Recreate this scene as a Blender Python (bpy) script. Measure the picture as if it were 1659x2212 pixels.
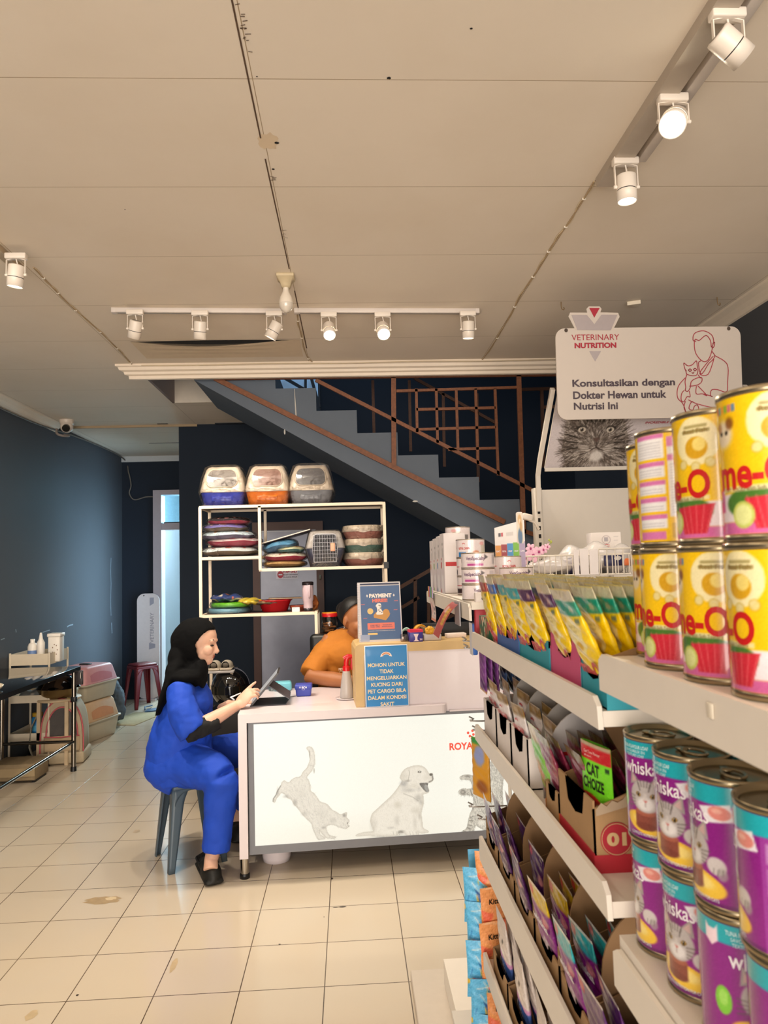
import bpy, bmesh, math, random
import numpy as np
from mathutils import Vector, Matrix
for o in list(bpy.data.objects): bpy.data.objects.remove(o)
SC = bpy.context.scene
COL = SC.collection
random.seed(7)
PI = math.pi
# ------------------------------------------------------------------ camera
FPX, VPX, VPY, ROLL = 1540.0, 755.0, 1225.0, 0.0243
CAM = Vector((0, 0, 1.52))
_fy = Vector(((VPX-829.5)/FPX, -(VPY-1106)/FPX, -1)).normalized()
_u = Vector((-math.sin(ROLL), math.cos(ROLL), 0))
_z = (_u - _fy*_u.dot(_fy)).normalized()
_x = _fy.cross(_z)
W2C = Matrix((_x, _fy, _z)).transposed()
C2W = W2C.transposed()
cd = bpy.data.cameras.new('camera'); co = bpy.data.objects.new('camera', cd); COL.objects.link(co)
cd.sensor_fit = 'HORIZONTAL'; cd.sensor_width = 36; cd.lens = 36*FPX/1659; cd.clip_start = 0.02; cd.clip_end = 60
cd.dof.use_dof = True; cd.dof.focus_distance = 3.6; cd.dof.aperture_fstop = 15
co.matrix_world = Matrix.Translation(CAM) @ C2W.to_4x4()
SC.camera = co
def at(px, py, Y):                                   # world point seen at a photo pixel, at depth Y
    v = C2W @ Vector(((px-829.5)/FPX, -(py-1106)/FPX, -1)); return CAM + v*(Y/v.y)
def atz(px, py, z):
    v = C2W @ Vector(((px-829.5)/FPX, -(py-1106)/FPX, -1)); return CAM + v*((z-CAM.z)/v.z)
def atx(px, py, x):
    v = C2W @ Vector(((px-829.5)/FPX, -(py-1106)/FPX, -1)); return CAM + v*(x/v.x)
# ------------------------------------------------------------------ colour management, world, lights
SC.view_settings.view_transform = 'Standard'; SC.view_settings.look = 'None'
SC.view_settings.gamma = 1; SC.view_settings.use_curve_mapping = False
SC.view_settings.exposure = 0.0
wd = bpy.data.worlds.new('world'); SC.world = wd; wd.use_nodes = True
wd.node_tree.nodes['Background'].inputs[0].default_value = (1.0, 0.88, 0.77, 1)
wd.node_tree.nodes['Background'].inputs[1].default_value = 0.8
def light(name, kind, loc, energy, color, rot=None, **kw):
    l = bpy.data.lights.new(name, kind); l.energy = energy; l.color = color
    for k, v in kw.items(): setattr(l, k, v)
    o = bpy.data.objects.new(name, l); COL.objects.link(o); o.location = loc
    if rot: o.rotation_euler = rot
    return o
# assumed daylight from the unseen shop front behind the camera, aimed up at ceiling
light('assumed_shopfront_daylight', 'AREA', (-0.2, -5.0, 1.2), 600, (1.0, 0.91, 0.82), (PI/2+.42, 0, 0), shape='RECTANGLE', size=6.5, size_y=3.4)
# added fill lights at ceiling height, out of view, to brighten floor and ceiling
for lx, ly in ((-1.5, 0.2), (0.3, -0.9), (-1.6, 2.2)):
    light('unseen_ceiling_fill', 'AREA', (lx, ly, 2.93), 7, (1.0, 0.89, 0.74), (0, 0, 0), shape='RECTANGLE', size=0.3, size_y=1.2)
# cool light: treatment room behind the corridor door, assumed source at the corridor side (no doorway built), added light above the stairwell
light('corridor_room_light', 'POINT', (-2.0, 10.4, 2.3), 420, (0.66, 0.90, 1.0), shadow_soft_size=0.3)
light('assumed_corridor_side_light', 'AREA', (-1.66, 7.9, 1.35), 20, (0.50, 0.78, 1.0), (0, PI/2, 0), shape='RECTANGLE', size=1.9, size_y=1.0, spread=2.0)  # assumed unseen source with no opening modelled; turns the left wall blue
light('added_upper_floor_light', 'AREA', (0.0, 5.9, 5.2), 30, (0.6, 0.8, 1.0), (0, 0, 0), size=1.2)  # added unseen light, lifts the dark wall behind the stairs
# ------------------------------------------------------------------ helpers
def lin(c):
    c = c/255.0
    return c/12.92 if c <= 0.04045 else ((c+0.055)/1.055)**2.4
def rgb(h):
    if isinstance(h, str):
        h = h.lstrip('#'); return tuple(lin(int(h[i:i+2], 16)) for i in (0, 2, 4))
    return tuple(lin(x) for x in h)
MATS = {}
def mat(name, col, rough=0.5, metal=0.0, var=0.06, vscale=30.0, bump=0.0, bscale=200.0, emit=0.0, alpha=1.0, trans=0.0, coat=0.0, sheen=0.0, spec=0.5, sss=0.0, double=None):
    if name in MATS: return MATS[name]
    m = bpy.data.materials.new(name); m.use_nodes = True; nt = m.node_tree; N = nt.nodes; L = nt.links
    b = N['Principled BSDF']; c = rgb(col)
    b.inputs['Roughness'].default_value = rough; b.inputs['Metallic'].default_value = metal
    b.inputs['Specular IOR Level'].default_value = spec
    b.inputs['Coat Weight'].default_value = coat; b.inputs['Sheen Weight'].default_value = sheen
    b.inputs['Subsurface Weight'].default_value = sss; b.inputs['Subsurface Scale'].default_value = 0.01
    b.inputs['Transmission Weight'].default_value = trans; b.inputs['Alpha'].default_value = alpha
    tc = N.new('ShaderNodeTexCoord')
    nz = N.new('ShaderNodeTexNoise'); nz.inputs['Scale'].default_value = vscale; nz.inputs['Detail'].default_value = 4
    L.new(tc.outputs['Object'], nz.inputs['Vector'])
    mx = N.new('ShaderNodeMix'); mx.data_type = 'RGBA'
    mx.inputs[6].default_value = (*[max(0, x*(1-var)) for x in c], 1); mx.inputs[7].default_value = (*[min(1, x*(1+var)) for x in c], 1)
    L.new(nz.outputs['Fac'], mx.inputs[0]); L.new(mx.outputs[2], b.inputs['Base Color'])
    if emit > 0:
        b.inputs['Emission Color'].default_value = (*c, 1); b.inputs['Emission Strength'].default_value = emit
    if bump > 0:
        n2 = N.new('ShaderNodeTexNoise'); n2.inputs['Scale'].default_value = bscale; n2.inputs['Detail'].default_value = 6
        L.new(tc.outputs['Object'], n2.inputs['Vector'])
        bp = N.new('ShaderNodeBump'); bp.inputs['Strength'].default_value = bump; bp.inputs['Distance'].default_value = 0.004
        L.new(n2.outputs['Fac'], bp.inputs['Height']); L.new(bp.outputs['Normal'], b.inputs['Normal'])
    MATS[name] = m; return m
def vmat(name, rough=0.5, emit=0.0, metal=0.0, coat=0.0, spec=0.5, bump=0.0, bscale=60.0):   # printed surface: colours come from the mesh's colour attribute
    if name in MATS: return MATS[name]
    m = bpy.data.materials.new(name); m.use_nodes = True; nt = m.node_tree; N = nt.nodes; L = nt.links
    b = N['Principled BSDF']; b.inputs['Roughness'].default_value = rough; b.inputs['Metallic'].default_value = metal
    b.inputs['Coat Weight'].default_value = coat; b.inputs['Specular IOR Level'].default_value = spec
    a = N.new('ShaderNodeAttribute'); a.attribute_name = 'Col'
    L.new(a.outputs['Color'], b.inputs['Base Color'])
    if emit: L.new(a.outputs['Color'], b.inputs['Emission Color']); b.inputs['Emission Strength'].default_value = emit
    if bump > 0:
        tc = N.new('ShaderNodeTexCoord'); n2 = N.new('ShaderNodeTexNoise'); n2.inputs['Scale'].default_value = bscale; n2.inputs['Detail'].default_value = 4
        L.new(tc.outputs['Object'], n2.inputs['Vector'])
        bp = N.new('ShaderNodeBump'); bp.inputs['Strength'].default_value = bump; bp.inputs['Distance'].default_value = 0.01
        L.new(n2.outputs['Fac'], bp.inputs['Height']); L.new(bp.outputs['Normal'], b.inputs['Normal'])
    MATS[name] = m; return m
def film(name, tint='#ffffff', amount=0.25, rough=0.12, bump=0.8, bscale=22.0):   # thin clear plastic with crinkles
    if name in MATS: return MATS[name]
    m = bpy.data.materials.new(name); m.use_nodes = True; nt = m.node_tree; N = nt.nodes; L = nt.links
    for n in list(N): N.remove(n)
    out = N.new('ShaderNodeOutputMaterial'); mix = N.new('ShaderNodeMixShader'); tr = N.new('ShaderNodeBsdfTransparent'); gl = N.new('ShaderNodeBsdfGlossy')
    tr.inputs[0].default_value = (*rgb(tint), 1); gl.inputs['Roughness'].default_value = rough
    tc = N.new('ShaderNodeTexCoord'); n2 = N.new('ShaderNodeTexNoise'); n2.inputs['Scale'].default_value = bscale; n2.inputs['Detail'].default_value = 5; n2.inputs['Distortion'].default_value = 1.5
    bp = N.new('ShaderNodeBump'); bp.inputs['Strength'].default_value = bump; bp.inputs['Distance'].default_value = 0.03
    L.new(tc.outputs['Object'], n2.inputs['Vector']); L.new(n2.outputs['Fac'], bp.inputs['Height']); L.new(bp.outputs['Normal'], gl.inputs['Normal'])
    fr = N.new('ShaderNodeFresnel'); fr.inputs[0].default_value = 1.22; L.new(bp.outputs['Normal'], fr.inputs['Normal'])
    ad = N.new('ShaderNodeMath'); ad.operation = 'ADD'; ad.inputs[1].default_value = amount*0.35; L.new(fr.outputs[0], ad.inputs[0])
    L.new(ad.outputs[0], mix.inputs[0]); L.new(tr.outputs[0], mix.inputs[1]); L.new(gl.outputs[0], mix.inputs[2]); L.new(mix.outputs[0], out.inputs[0])
    MATS[name] = m; return m
def setp(o, label=None, cat=None, group=None, kind=None):
    if label: o['label'] = label
    if cat: o['category'] = cat
    if group: o['group'] = group
    if kind: o['kind'] = kind
    return o
def thing(name, label, cat, loc=(0, 0, 0), rz=0.0, group=None):
    o = bpy.data.objects.new(name, None); COL.objects.link(o); o.empty_display_size = 0.05
    o.location = loc; o.rotation_euler = (0, 0, rz)
    return setp(o, label, cat, group)
def dup(root, loc=None, rot=None, label=None, group=None):
    r = root.copy(); COL.objects.link(r)
    if loc is not None: r.location = loc
    if rot is not None: r.rotation_euler = rot
    if label: r['label'] = label
    if group: r['group'] = group
    for ch in list(root.children):
        c = ch.copy(); COL.objects.link(c); c.parent = r
        for g in list(ch.children):
            d = g.copy(); COL.objects.link(d); d.parent = c
    return r
class MB:
    def __init__(s): s.v = []; s.f = []; s.m = []; s.sm = []
    def add(s, vs, fs, m=0, M=None, smooth=False):
        k = len(s.v)
        s.v += [tuple(M @ Vector(p)) if M else tuple(p) for p in vs]
        s.f += [tuple(i+k for i in f) for f in fs]; s.m += [m]*len(fs); s.sm += [smooth]*len(fs); return s
    def box(s, x0, x1, y0, y1, z0, z1, m=0, M=None):
        vs = [(x, y, z) for z in (z0, z1) for y in (y0, y1) for x in (x0, x1)]
        return s.add(vs, [(0, 2, 3, 1), (4, 5, 7, 6), (0, 1, 5, 4), (2, 6, 7, 3), (0, 4, 6, 2), (1, 3, 7, 5)], m, M)
    def rbox(s, x0, x1, y0, y1, z0, z1, r=0.01, seg=2, m=0, M=None, taper=None):
        bm = bmesh.new(); bmesh.ops.create_cube(bm, size=1)
        for v in bm.verts:
            t = 1.0
            if taper and v.co.z < 0: t = taper
            v.co = Vector(((x0+x1)/2+v.co.x*(x1-x0)*t, (y0+y1)/2+v.co.y*(y1-y0)*t, (z0+z1)/2+v.co.z*(z1-z0)))
        bmesh.ops.bevel(bm, geom=bm.edges[:], offset=r, segments=seg, profile=0.5, affect='EDGES')
        bm.verts.index_update(); vs = [v.co.copy() for v in bm.verts]; fs = [[v.index for v in f.verts] for f in bm.faces]; bm.free()
        return s.add(vs, fs, m, M, True)
    def cyl(s, p0, p1, r0, r1=None, n=16, m=0, caps=True, M=None):
        p0 = Vector(p0); p1 = Vector(p1); r1 = r0 if r1 is None else r1
        return s.tube([p0, p1], [r0, r1], n, m, caps, M)
    def tube(s, pts, r, n=10, m=0, caps=True, M=None, sq=None):
        pts = [Vector(p) for p in pts]; k = len(pts)
        rs = [r]*k if not hasattr(r, '__len__') else list(r)
        vs = []; fs = []; up = None
        for i, p in enumerate(pts):
            t = (pts[min(i+1, k-1)]-pts[max(i-1, 0)]).normalized()
            if up is None:
                up = Vector((0, 1, 0)) if abs(t.y) < 0.9 else Vector((0, 0, 1))
            a = up.cross(t)
            if a.length < 1e-6: a = Vector((1, 0, 0)).cross(t)
            a.normalize(); b = t.cross(a); up = b
            rr = rs[i]; ra, rb = rr if hasattr(rr, '__len__') else (rr, rr)
            for j in range(n):
                an = 2*PI*j/n + (PI/4 if n == 4 else 0)
                vs.append(p + a*math.cos(an)*ra + b*math.sin(an)*rb)
        for i in range(k-1):
            for j in range(n):
                j2 = (j+1) % n; fs.append((i*n+j, i*n+j2, (i+1)*n+j2, (i+1)*n+j))
        s.add(vs, fs, m, M, n > 4)
        if caps: s.add(vs, [tuple(range(n-1, -1, -1)), tuple((k-1)*n+j for j in range(n))], m, M, False)
        return s
    def lathe(s, prof, c=(0, 0, 0), n=32, m=0, M=None, sx=1.0, sy=1.0, a0=0.0, a1=2*PI):
        vs = []; fs = []; full = abs(a1-a0-2*PI) < 1e-6; cols = n if full else n+1
        for (r, z) in prof:
            for j in range(cols):
                a = a0+(a1-a0)*j/n; vs.append((c[0]+r*math.cos(a)*sx, c[1]+r*math.sin(a)*sy, c[2]+z))
        for i in range(len(prof)-1):
            for j in range(n):
                j2 = (j+1) % cols; fs.append((i*cols+j, i*cols+j2, (i+1)*cols+j2, (i+1)*cols+j))
        return s.add(vs, fs, m, M, True)
    def ell(s, c, rx, ry, rz, n=16, k=10, m=0, M=None, rot=None):
        vs = []; fs = []
        R = rot or Matrix.Identity(3)
        for i in range(k+1):
            t = PI*i/k
            for j in range(n):
                a = 2*PI*j/n; vs.append(Vector(c)+R @ Vector((rx*math.sin(t)*math.cos(a), ry*math.sin(t)*math.sin(a), -rz*math.cos(t))))
        for i in range(k):
            for j in range(n):
                j2 = (j+1) % n; fs.append((i*n+j, i*n+j2, (i+1)*n+j2, (i+1)*n+j))
        return s.add(vs, fs, m, M, True)
    def prism(s, out, h0, h1, m=0, M=None, smooth=False):
        n = len(out); vs = [(x, y, h0) for x, y in out]+[(x, y, h1) for x, y in out]
        s.add(vs, [(i, (i+1) % n, n+(i+1) % n, n+i) for i in range(n)], m, M, smooth)
        bm = bmesh.new(); bv = [bm.verts.new((x, y, 0)) for x, y in out]; bm.verts.index_update(); f = bm.faces.new(bv)
        r = bmesh.ops.triangulate(bm, faces=[f]); bm.verts.index_update()
        tr = [[v.index for v in q.verts] for q in bm.faces]; bm.free()
        ar = sum(out[i][0]*out[(i+1) % n][1]-out[(i+1) % n][0]*out[i][1] for i in range(n))
        dn = [tuple(reversed(t)) for t in tr]; upf = [tuple(n+i for i in t) for t in tr]
        if ar < 0: dn, upf = [tuple(reversed(t)) for t in dn], [tuple(reversed(t)) for t in upf]
        return s.add(vs, dn+upf, m, M)
    def grid(s, fn, nu, nv, m=0, M=None, smooth=True, wrap=False):
        vs = [fn(i/nu, j/nv) for j in range(nv+1) for i in range(nu+1)]
        fs = [(j*(nu+1)+i, j*(nu+1)+i+1, (j+1)*(nu+1)+i+1, (j+1)*(nu+1)+i) for j in range(nv) for i in range(nu)]
        return s.add(vs, fs, m, M, smooth)
    def build(s, name, mats, parent=None, off=None, weld=False):
        me = bpy.data.meshes.new(name)
        if off is not None: o_ = Vector(off); vs = [tuple(Vector(p)-o_) for p in s.v]
        else: vs = s.v
        me.from_pydata(vs, [], s.f); me.update()
        if not isinstance(mats, (list, tuple)): mats = [mats]
        for q in mats: me.materials.append(q)
        me.polygons.foreach_set('material_index', s.m); me.polygons.foreach_set('use_smooth', s.sm)
        bm = bmesh.new(); bm.from_mesh(me)
        if weld: bmesh.ops.remove_doubles(bm, verts=bm.verts[:], dist=1e-5)
        bmesh.ops.recalc_face_normals(bm, faces=bm.faces[:]); bm.to_mesh(me); bm.free()
        o = bpy.data.objects.new(name, me); COL.objects.link(o)
        if parent is not None: o.parent = parent
        return o
def solo(mb, name, mats, label, cat, group=None, loc=None, rz=0.0):      # a thing that is one mesh; loc = its base
    o = mb.build(name, mats, None, off=loc)
    if loc is not None: o.location = loc
    o.rotation_euler = (0, 0, rz)
    return setp(o, label, cat, group)
def subsurf(o, n=1):
    d = o.modifiers.new('sub', 'SUBSURF'); d.levels = n; d.render_levels = n; return o
def remesh(o, vox=0.006, smooth=6, fac=0.5):
    d = o.modifiers.new('remesh', 'REMESH'); d.mode = 'VOXEL'; d.voxel_size = vox; d.use_smooth_shade = True
    if smooth:
        k = o.modifiers.new('smooth', 'SMOOTH'); k.iterations = smooth; k.factor = fac
    return o
def rrect(x0, x1, y0, y1, r, k=5):
    out = []
    for cx, cy, a in ((x1-r, y1-r, 0), (x0+r, y1-r, PI/2), (x0+r, y0+r, PI), (x1-r, y0+r, 1.5*PI)):
        for i in range(k+1):
            t = a+PI/2*i/k; out.append((cx+r*math.cos(t), cy+r*math.sin(t)))
    return out
# ---- lettering
_TC = {}
def text2d(s, bold=0.0, space=1.0, shear=0.0, line=1.0, align='CENTER'):
    k = (s, bold, space, shear, line, align)
    if k in _TC: return _TC[k]
    c = bpy.data.curves.new('t', 'FONT'); c.body = s; c.offset = bold; c.space_character = space; c.shear = shear; c.space_line = line
    c.align_x = align; c.resolution_u = 4
    o = bpy.data.objects.new('t', c); me = bpy.data.meshes.new_from_object(o)
    vs = [(v.co.x, v.co.y) for v in me.vertices]; fs = [tuple(p.vertices) for p in me.polygons]
    bpy.data.objects.remove(o); bpy.data.meshes.remove(me); bpy.data.curves.remove(c)
    x0 = min(v[0] for v in vs); x1 = max(v[0] for v in vs); y0 = min(v[1] for v in vs); y1 = max(v[1] for v in vs)
    _TC[k] = (vs, fs, x0, x1, y0, y1); return _TC[k]
def text_on(mb, s, w, h, fn, m=0, bold=0.0, space=1.0, shear=0.0, cuts=None, line=1.0, align='CENTER', cx=0.0, cy=0.0):
    """lettering s filling a w x h box centred at (cx, cy); fn maps the flat (x, y) to 3D"""
    vs, fs, x0, x1, y0, y1 = text2d(s, bold, space, shear, line, align)
    if h is None: h = w*(y1-y0)/(x1-x0)
    if w is None: w = h*(x1-x0)/(y1-y0)
    P = [((x-(x0+x1)/2)/(x1-x0)*w+cx, (y-(y0+y1)/2)/(y1-y0)*h+cy) for x, y in vs]
    flat_on(mb, P, fs, fn, m, cuts); return mb
def flat_on(mb, P, fs, fn, m=0, cuts=None):
    if cuts:
        bm = bmesh.new(); bv = [bm.verts.new((x, y, 0)) for x, y in P]
        for f in fs:
            try: bm.faces.new([bv[i] for i in f])
            except ValueError: pass
        x = min(p[0] for p in P)+cuts; xm = max(p[0] for p in P)
        while x < xm:
            bmesh.ops.bisect_plane(bm, geom=bm.verts[:]+bm.edges[:]+bm.faces[:], plane_co=(x, 0, 0), plane_no=(1, 0, 0)); x += cuts
        bm.verts.index_update(); P = [(v.co.x, v.co.y) for v in bm.verts]; fs = [[v.index for v in f.verts] for f in bm.faces]; bm.free()
    mb.add([fn(x, y) for x, y in P], fs, m)
def poly_on(mb, out, fn, m=0, cuts=None):
    flat_on(mb, out, [tuple(range(len(out)))], fn, m, cuts) if len(out) < 5 or cuts is None else flat_on(mb, out, [tuple(range(len(out)))], fn, m, cuts)
def ellp(cx, cy, rx, ry, n=24, a=0.0):
    return [(cx+rx*math.cos(2*PI*i/n)*math.cos(a)-ry*math.sin(2*PI*i/n)*math.sin(a), cy+rx*math.cos(2*PI*i/n)*math.sin(a)+ry*math.sin(2*PI*i/n)*math.cos(a)) for i in range(n)]
def line_on(mb, pts, w, fn, m=0, closed=False):      # a flat printed line
    n = len(pts)
    for i in range(n if closed else n-1):
        a = Vector(pts[i]); b = Vector(pts[(i+1) % n]); d = b-a
        if d.length < 1e-9: continue
        e = Vector((-d.y, d.x)).normalized()*w/2; t = d.normalized()*w*0.3
        mb.add([fn(*(a-e-t)), fn(*(b-e+t)), fn(*(b+e+t)), fn(*(a+e-t))], [(0, 1, 2, 3)], m)
def smoothline(pts, k=6, closed=False):
    n = len(pts); out = []
    rng = range(n) if closed else range(n-1)
    for i in rng:
        if closed: p = [pts[(i+j-1) % n] for j in range(4)]
        else: p = [pts[max(0, i-1)], pts[i], pts[i+1], pts[min(n-1, i+2)]]
        for j in range(k):
            t = j/k
            out.append(tuple(0.5*((2*p[1][q])+(-p[0][q]+p[2][q])*t+(2*p[0][q]-5*p[1][q]+4*p[2][q]-p[3][q])*t*t+(-p[0][q]+3*p[1][q]-3*p[2][q]+p[3][q])*t**3) for q in range(len(p[1]))))
    if not closed: out.append(tuple(pts[-1]))
    return out
# ---- printed artwork: a small raster painter whose pixels become vertex colours
class Art:
    def __init__(s, w, h, nx, ny, bg):                 # w x h in artwork units, y up
        s.w, s.h, s.nx, s.ny = w, h, nx, ny
        xs = np.linspace(0, w, nx); ys = np.linspace(0, h, ny); s.X, s.Y = np.meshgrid(xs, ys)
        s.c = np.zeros((ny, nx, 3)); s.c[:] = np.array(s.col(bg)); s.px = w/(nx-1)
    @staticmethod
    def col(h):
        if isinstance(h, str): h = h.lstrip('#'); return [int(h[i:i+2], 16)/255 for i in (0, 2, 4)]
        return [x/255 for x in h]
    def mix(s, a, col):
        a = np.clip(a, 0, 1)[..., None]; s.c = s.c*(1-a)+np.array(s.col(col))*a
    def rect(s, x0, x1, y0, y1, col, a=1.0):
        p = s.px
        k = np.clip((s.X-x0)/p+.5, 0, 1)*np.clip((x1-s.X)/p+.5, 0, 1)*np.clip((s.Y-y0)/p+.5, 0, 1)*np.clip((y1-s.Y)/p+.5, 0, 1)
        s.mix(k*a, col)
    def ell(s, cx, cy, rx, ry, col, a=1.0, soft=0.0, rot=0.0):
        c, n = math.cos(rot), math.sin(rot); dx = s.X-cx; dy = s.Y-cy
        d = np.sqrt(((dx*c+dy*n)/rx)**2+((-dx*n+dy*c)/ry)**2)
        if soft > 0: k = np.clip((1-d)/soft, 0, 1); k = k*k*(3-2*k)
        else: k = np.clip((1-d)*min(rx, ry)/s.px+.5, 0, 1)
        s.mix(k*a, col)
    def inside(s, out):
        r = np.zeros(s.X.shape, bool); n = len(out)
        for i in range(n):
            x0, y0 = out[i]; x1, y1 = out[(i+1) % n]
            if y0 == y1: continue
            c = ((s.Y > y0) != (s.Y > y1)) & (s.X < (x1-x0)*(s.Y-y0)/(y1-y0)+x0); r ^= c
        return r
    def sd(s, out):                                       # distance to outline, positive inside
        d = np.full(s.X.shape, 1e9); n = len(out)
        for i in range(n):
            x0, y0 = out[i]; x1, y1 = out[(i+1) % n]; dx, dy = x1-x0, y1-y0; q = dx*dx+dy*dy+1e-12
            t = np.clip(((s.X-x0)*dx+(s.Y-y0)*dy)/q, 0, 1); d = np.minimum(d, np.hypot(s.X-x0-t*dx, s.Y-y0-t*dy))
        return np.where(s.inside(out), d, -d)
    def poly(s, out, col, a=1.0, soft=0.0):
        d = s.sd(out); s.mix(np.clip(d/(soft or s.px)+(.5 if not soft else 0), 0, 1)*a, col); return d
    def stroke(s, pts, w, col, a=1.0, soft=None):
        d = np.full(s.X.shape, 1e9)
        for (x0, y0), (x1, y1) in zip(pts[:-1], pts[1:]):
            dx, dy = x1-x0, y1-y0; q = dx*dx+dy*dy+1e-12
            t = np.clip(((s.X-x0)*dx+(s.Y-y0)*dy)/q, 0, 1); d = np.minimum(d, np.hypot(s.X-x0-t*dx, s.Y-y0-t*dy))
        s.mix(np.clip((w/2-d)/(soft or s.px)+.5, 0, 1)*a, col)
    def fur(s, mask, n, ln, ang, cols, w=None, a=0.5, seed=1, spread=0.5):
        rnd = random.Random(seed); ys, xs = np.nonzero(mask)
        if len(ys) == 0: return
        for _ in range(n):
            i = rnd.randrange(len(ys)); x = s.X[ys[i], xs[i]]; y = s.Y[ys[i], xs[i]]
            t = (ang(x, y) if callable(ang) else ang)+rnd.gauss(0, spread); l = ln*(0.6+0.8*rnd.random()); col = rnd.choice(cols)
            x1 = x+l*math.cos(t); y1 = y+l*math.sin(t); ww = (w or s.px)
            bx0, bx1 = sorted((x, x1)); by0, by1 = sorted((y, y1))
            i0 = max(0, int((bx0-2*ww)/s.px)); i1 = min(s.nx, int((bx1+2*ww)/s.px)+2); py = s.h/(s.ny-1); j0 = max(0, int((by0-2*ww)/py)); j1 = min(s.ny, int((by1+2*ww)/py)+2)
            if i1 <= i0 or j1 <= j0: continue
            Xs = s.X[j0:j1, i0:i1]; Ys = s.Y[j0:j1, i0:i1]; dx, dy = x1-x, y1-y; q = dx*dx+dy*dy+1e-12
            tt = np.clip(((Xs-x)*dx+(Ys-y)*dy)/q, 0, 1); d = np.hypot(Xs-x-tt*dx, Ys-y-tt*dy)
            k = (np.clip((ww*.6-d)/ww+.5, 0, 1)*a*(1-tt*0.5))[..., None]
            s.c[j0:j1, i0:i1] = s.c[j0:j1, i0:i1]*(1-k)+np.array(s.col(col))*k
    def noise(s, amp, seed=0):
        s.c = np.clip(s.c+np.random.RandomState(seed).normal(0, amp, s.c.shape[:2])[..., None], 0, 1)
    def build(s, name, fn, m, parent=None, off=None, smooth=False, wrap=False):
        """fn(x, y) -> 3D for artwork coordinates"""
        nx, ny = s.nx, s.ny
        vs = [fn(s.X[j, i], s.Y[j, i]) for j in range(ny) for i in range(nx)]
        if off is not None: o_ = Vector(off); vs = [tuple(Vector(v)-o_) for v in vs]
        fs = [(j*nx+i, j*nx+i+1, (j+1)*nx+i+1, (j+1)*nx+i) for j in range(ny-1) for i in range(nx-1)]
        me = bpy.data.meshes.new(name); me.from_pydata([tuple(v) for v in vs], [], fs); me.update()
        me.materials.append(m); s.colour(me, s.c.reshape(-1, 3))
        if smooth: me.polygons.foreach_set('use_smooth', [True]*len(fs))
        o = bpy.data.objects.new(name, me); COL.objects.link(o)
        if parent is not None: o.parent = parent
        return o
    @staticmethod
    def colour(me, c):
        c = np.clip(c, 0, 1); l = np.where(c <= 0.04045, c/12.92, ((c+0.055)/1.055)**2.4)
        ca = me.color_attributes.new('Col', 'FLOAT_COLOR', 'POINT')
        ca.data.foreach_set('color', np.concatenate([l, np.ones((len(l), 1))], 1).astype(np.float32).ravel())
# ================================================================== SETTING
def tilemat(name, c1, line, w, h, mortar, ox, oy, rough, var, bump=0.0, stain=None, nscale=1.5, mix=0.25, spec=0.5):
    m = bpy.data.materials.new(name); m.use_nodes = True; nt = m.node_tree; N = nt.nodes; L = nt.links; b = N['Principled BSDF']
    b.inputs['Roughness'].default_value = rough; b.inputs['Specular IOR Level'].default_value = spec
    tc = N.new('ShaderNodeTexCoord'); mp = N.new('ShaderNodeMapping'); mp.inputs['Location'].default_value = (-ox, -oy, 0)
    L.new(tc.outputs['Object'], mp.inputs['Vector'])
    br = N.new('ShaderNodeTexBrick'); br.offset = 0; br.squash = 1
    c = rgb(c1); br.inputs['Color1'].default_value = (*c, 1); br.inputs['Color2'].default_value = (*[x*(1-var) for x in c], 1); br.inputs['Mortar'].default_value = (*rgb(line), 1)
    br.inputs['Scale'].default_value = 1; br.inputs['Mortar Size'].default_value = mortar; br.inputs['Mortar Smooth'].default_value = 0.3
    br.inputs['Brick Width'].default_value = w; br.inputs['Row Height'].default_value = h; br.inputs['Bias'].default_value = 0
    L.new(mp.outputs[0], br.inputs['Vector'])
    nz = N.new('ShaderNodeTexNoise'); nz.inputs['Scale'].default_value = nscale; nz.inputs['Detail'].default_value = 8; nz.inputs['Roughness'].default_value = 0.6
    L.new(tc.outputs['Object'], nz.inputs['Vector'])
    cr = N.new('ShaderNodeValToRGB'); cr.color_ramp.elements[0].position = 0.45; cr.color_ramp.elements[1].position = 0.8
    cr.color_ramp.elements[0].color = (0, 0, 0, 1); cr.color_ramp.elements[1].color = (mix, mix, mix, 1)
    L.new(nz.outputs['Fac'], cr.inputs[0])
    mx = N.new('ShaderNodeMix'); mx.data_type = 'RGBA'; mx.inputs[7].default_value = (*rgb(stain or c1), 1)
    L.new(cr.outputs[0], mx.inputs[0]); L.new(br.outputs['Color'], mx.inputs[6]); L.new(mx.outputs[2], b.inputs['Base Color'])
    if bump:
        bp = N.new('ShaderNodeBump'); bp.inputs['Strength'].default_value = bump; bp.inputs['Distance'].default_value = 0.003; bp.invert = True
        L.new(br.outputs['Fac'], bp.inputs['Height']); L.new(bp.outputs[0], b.inputs['Normal'])
    MATS[name] = m; return m
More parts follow.
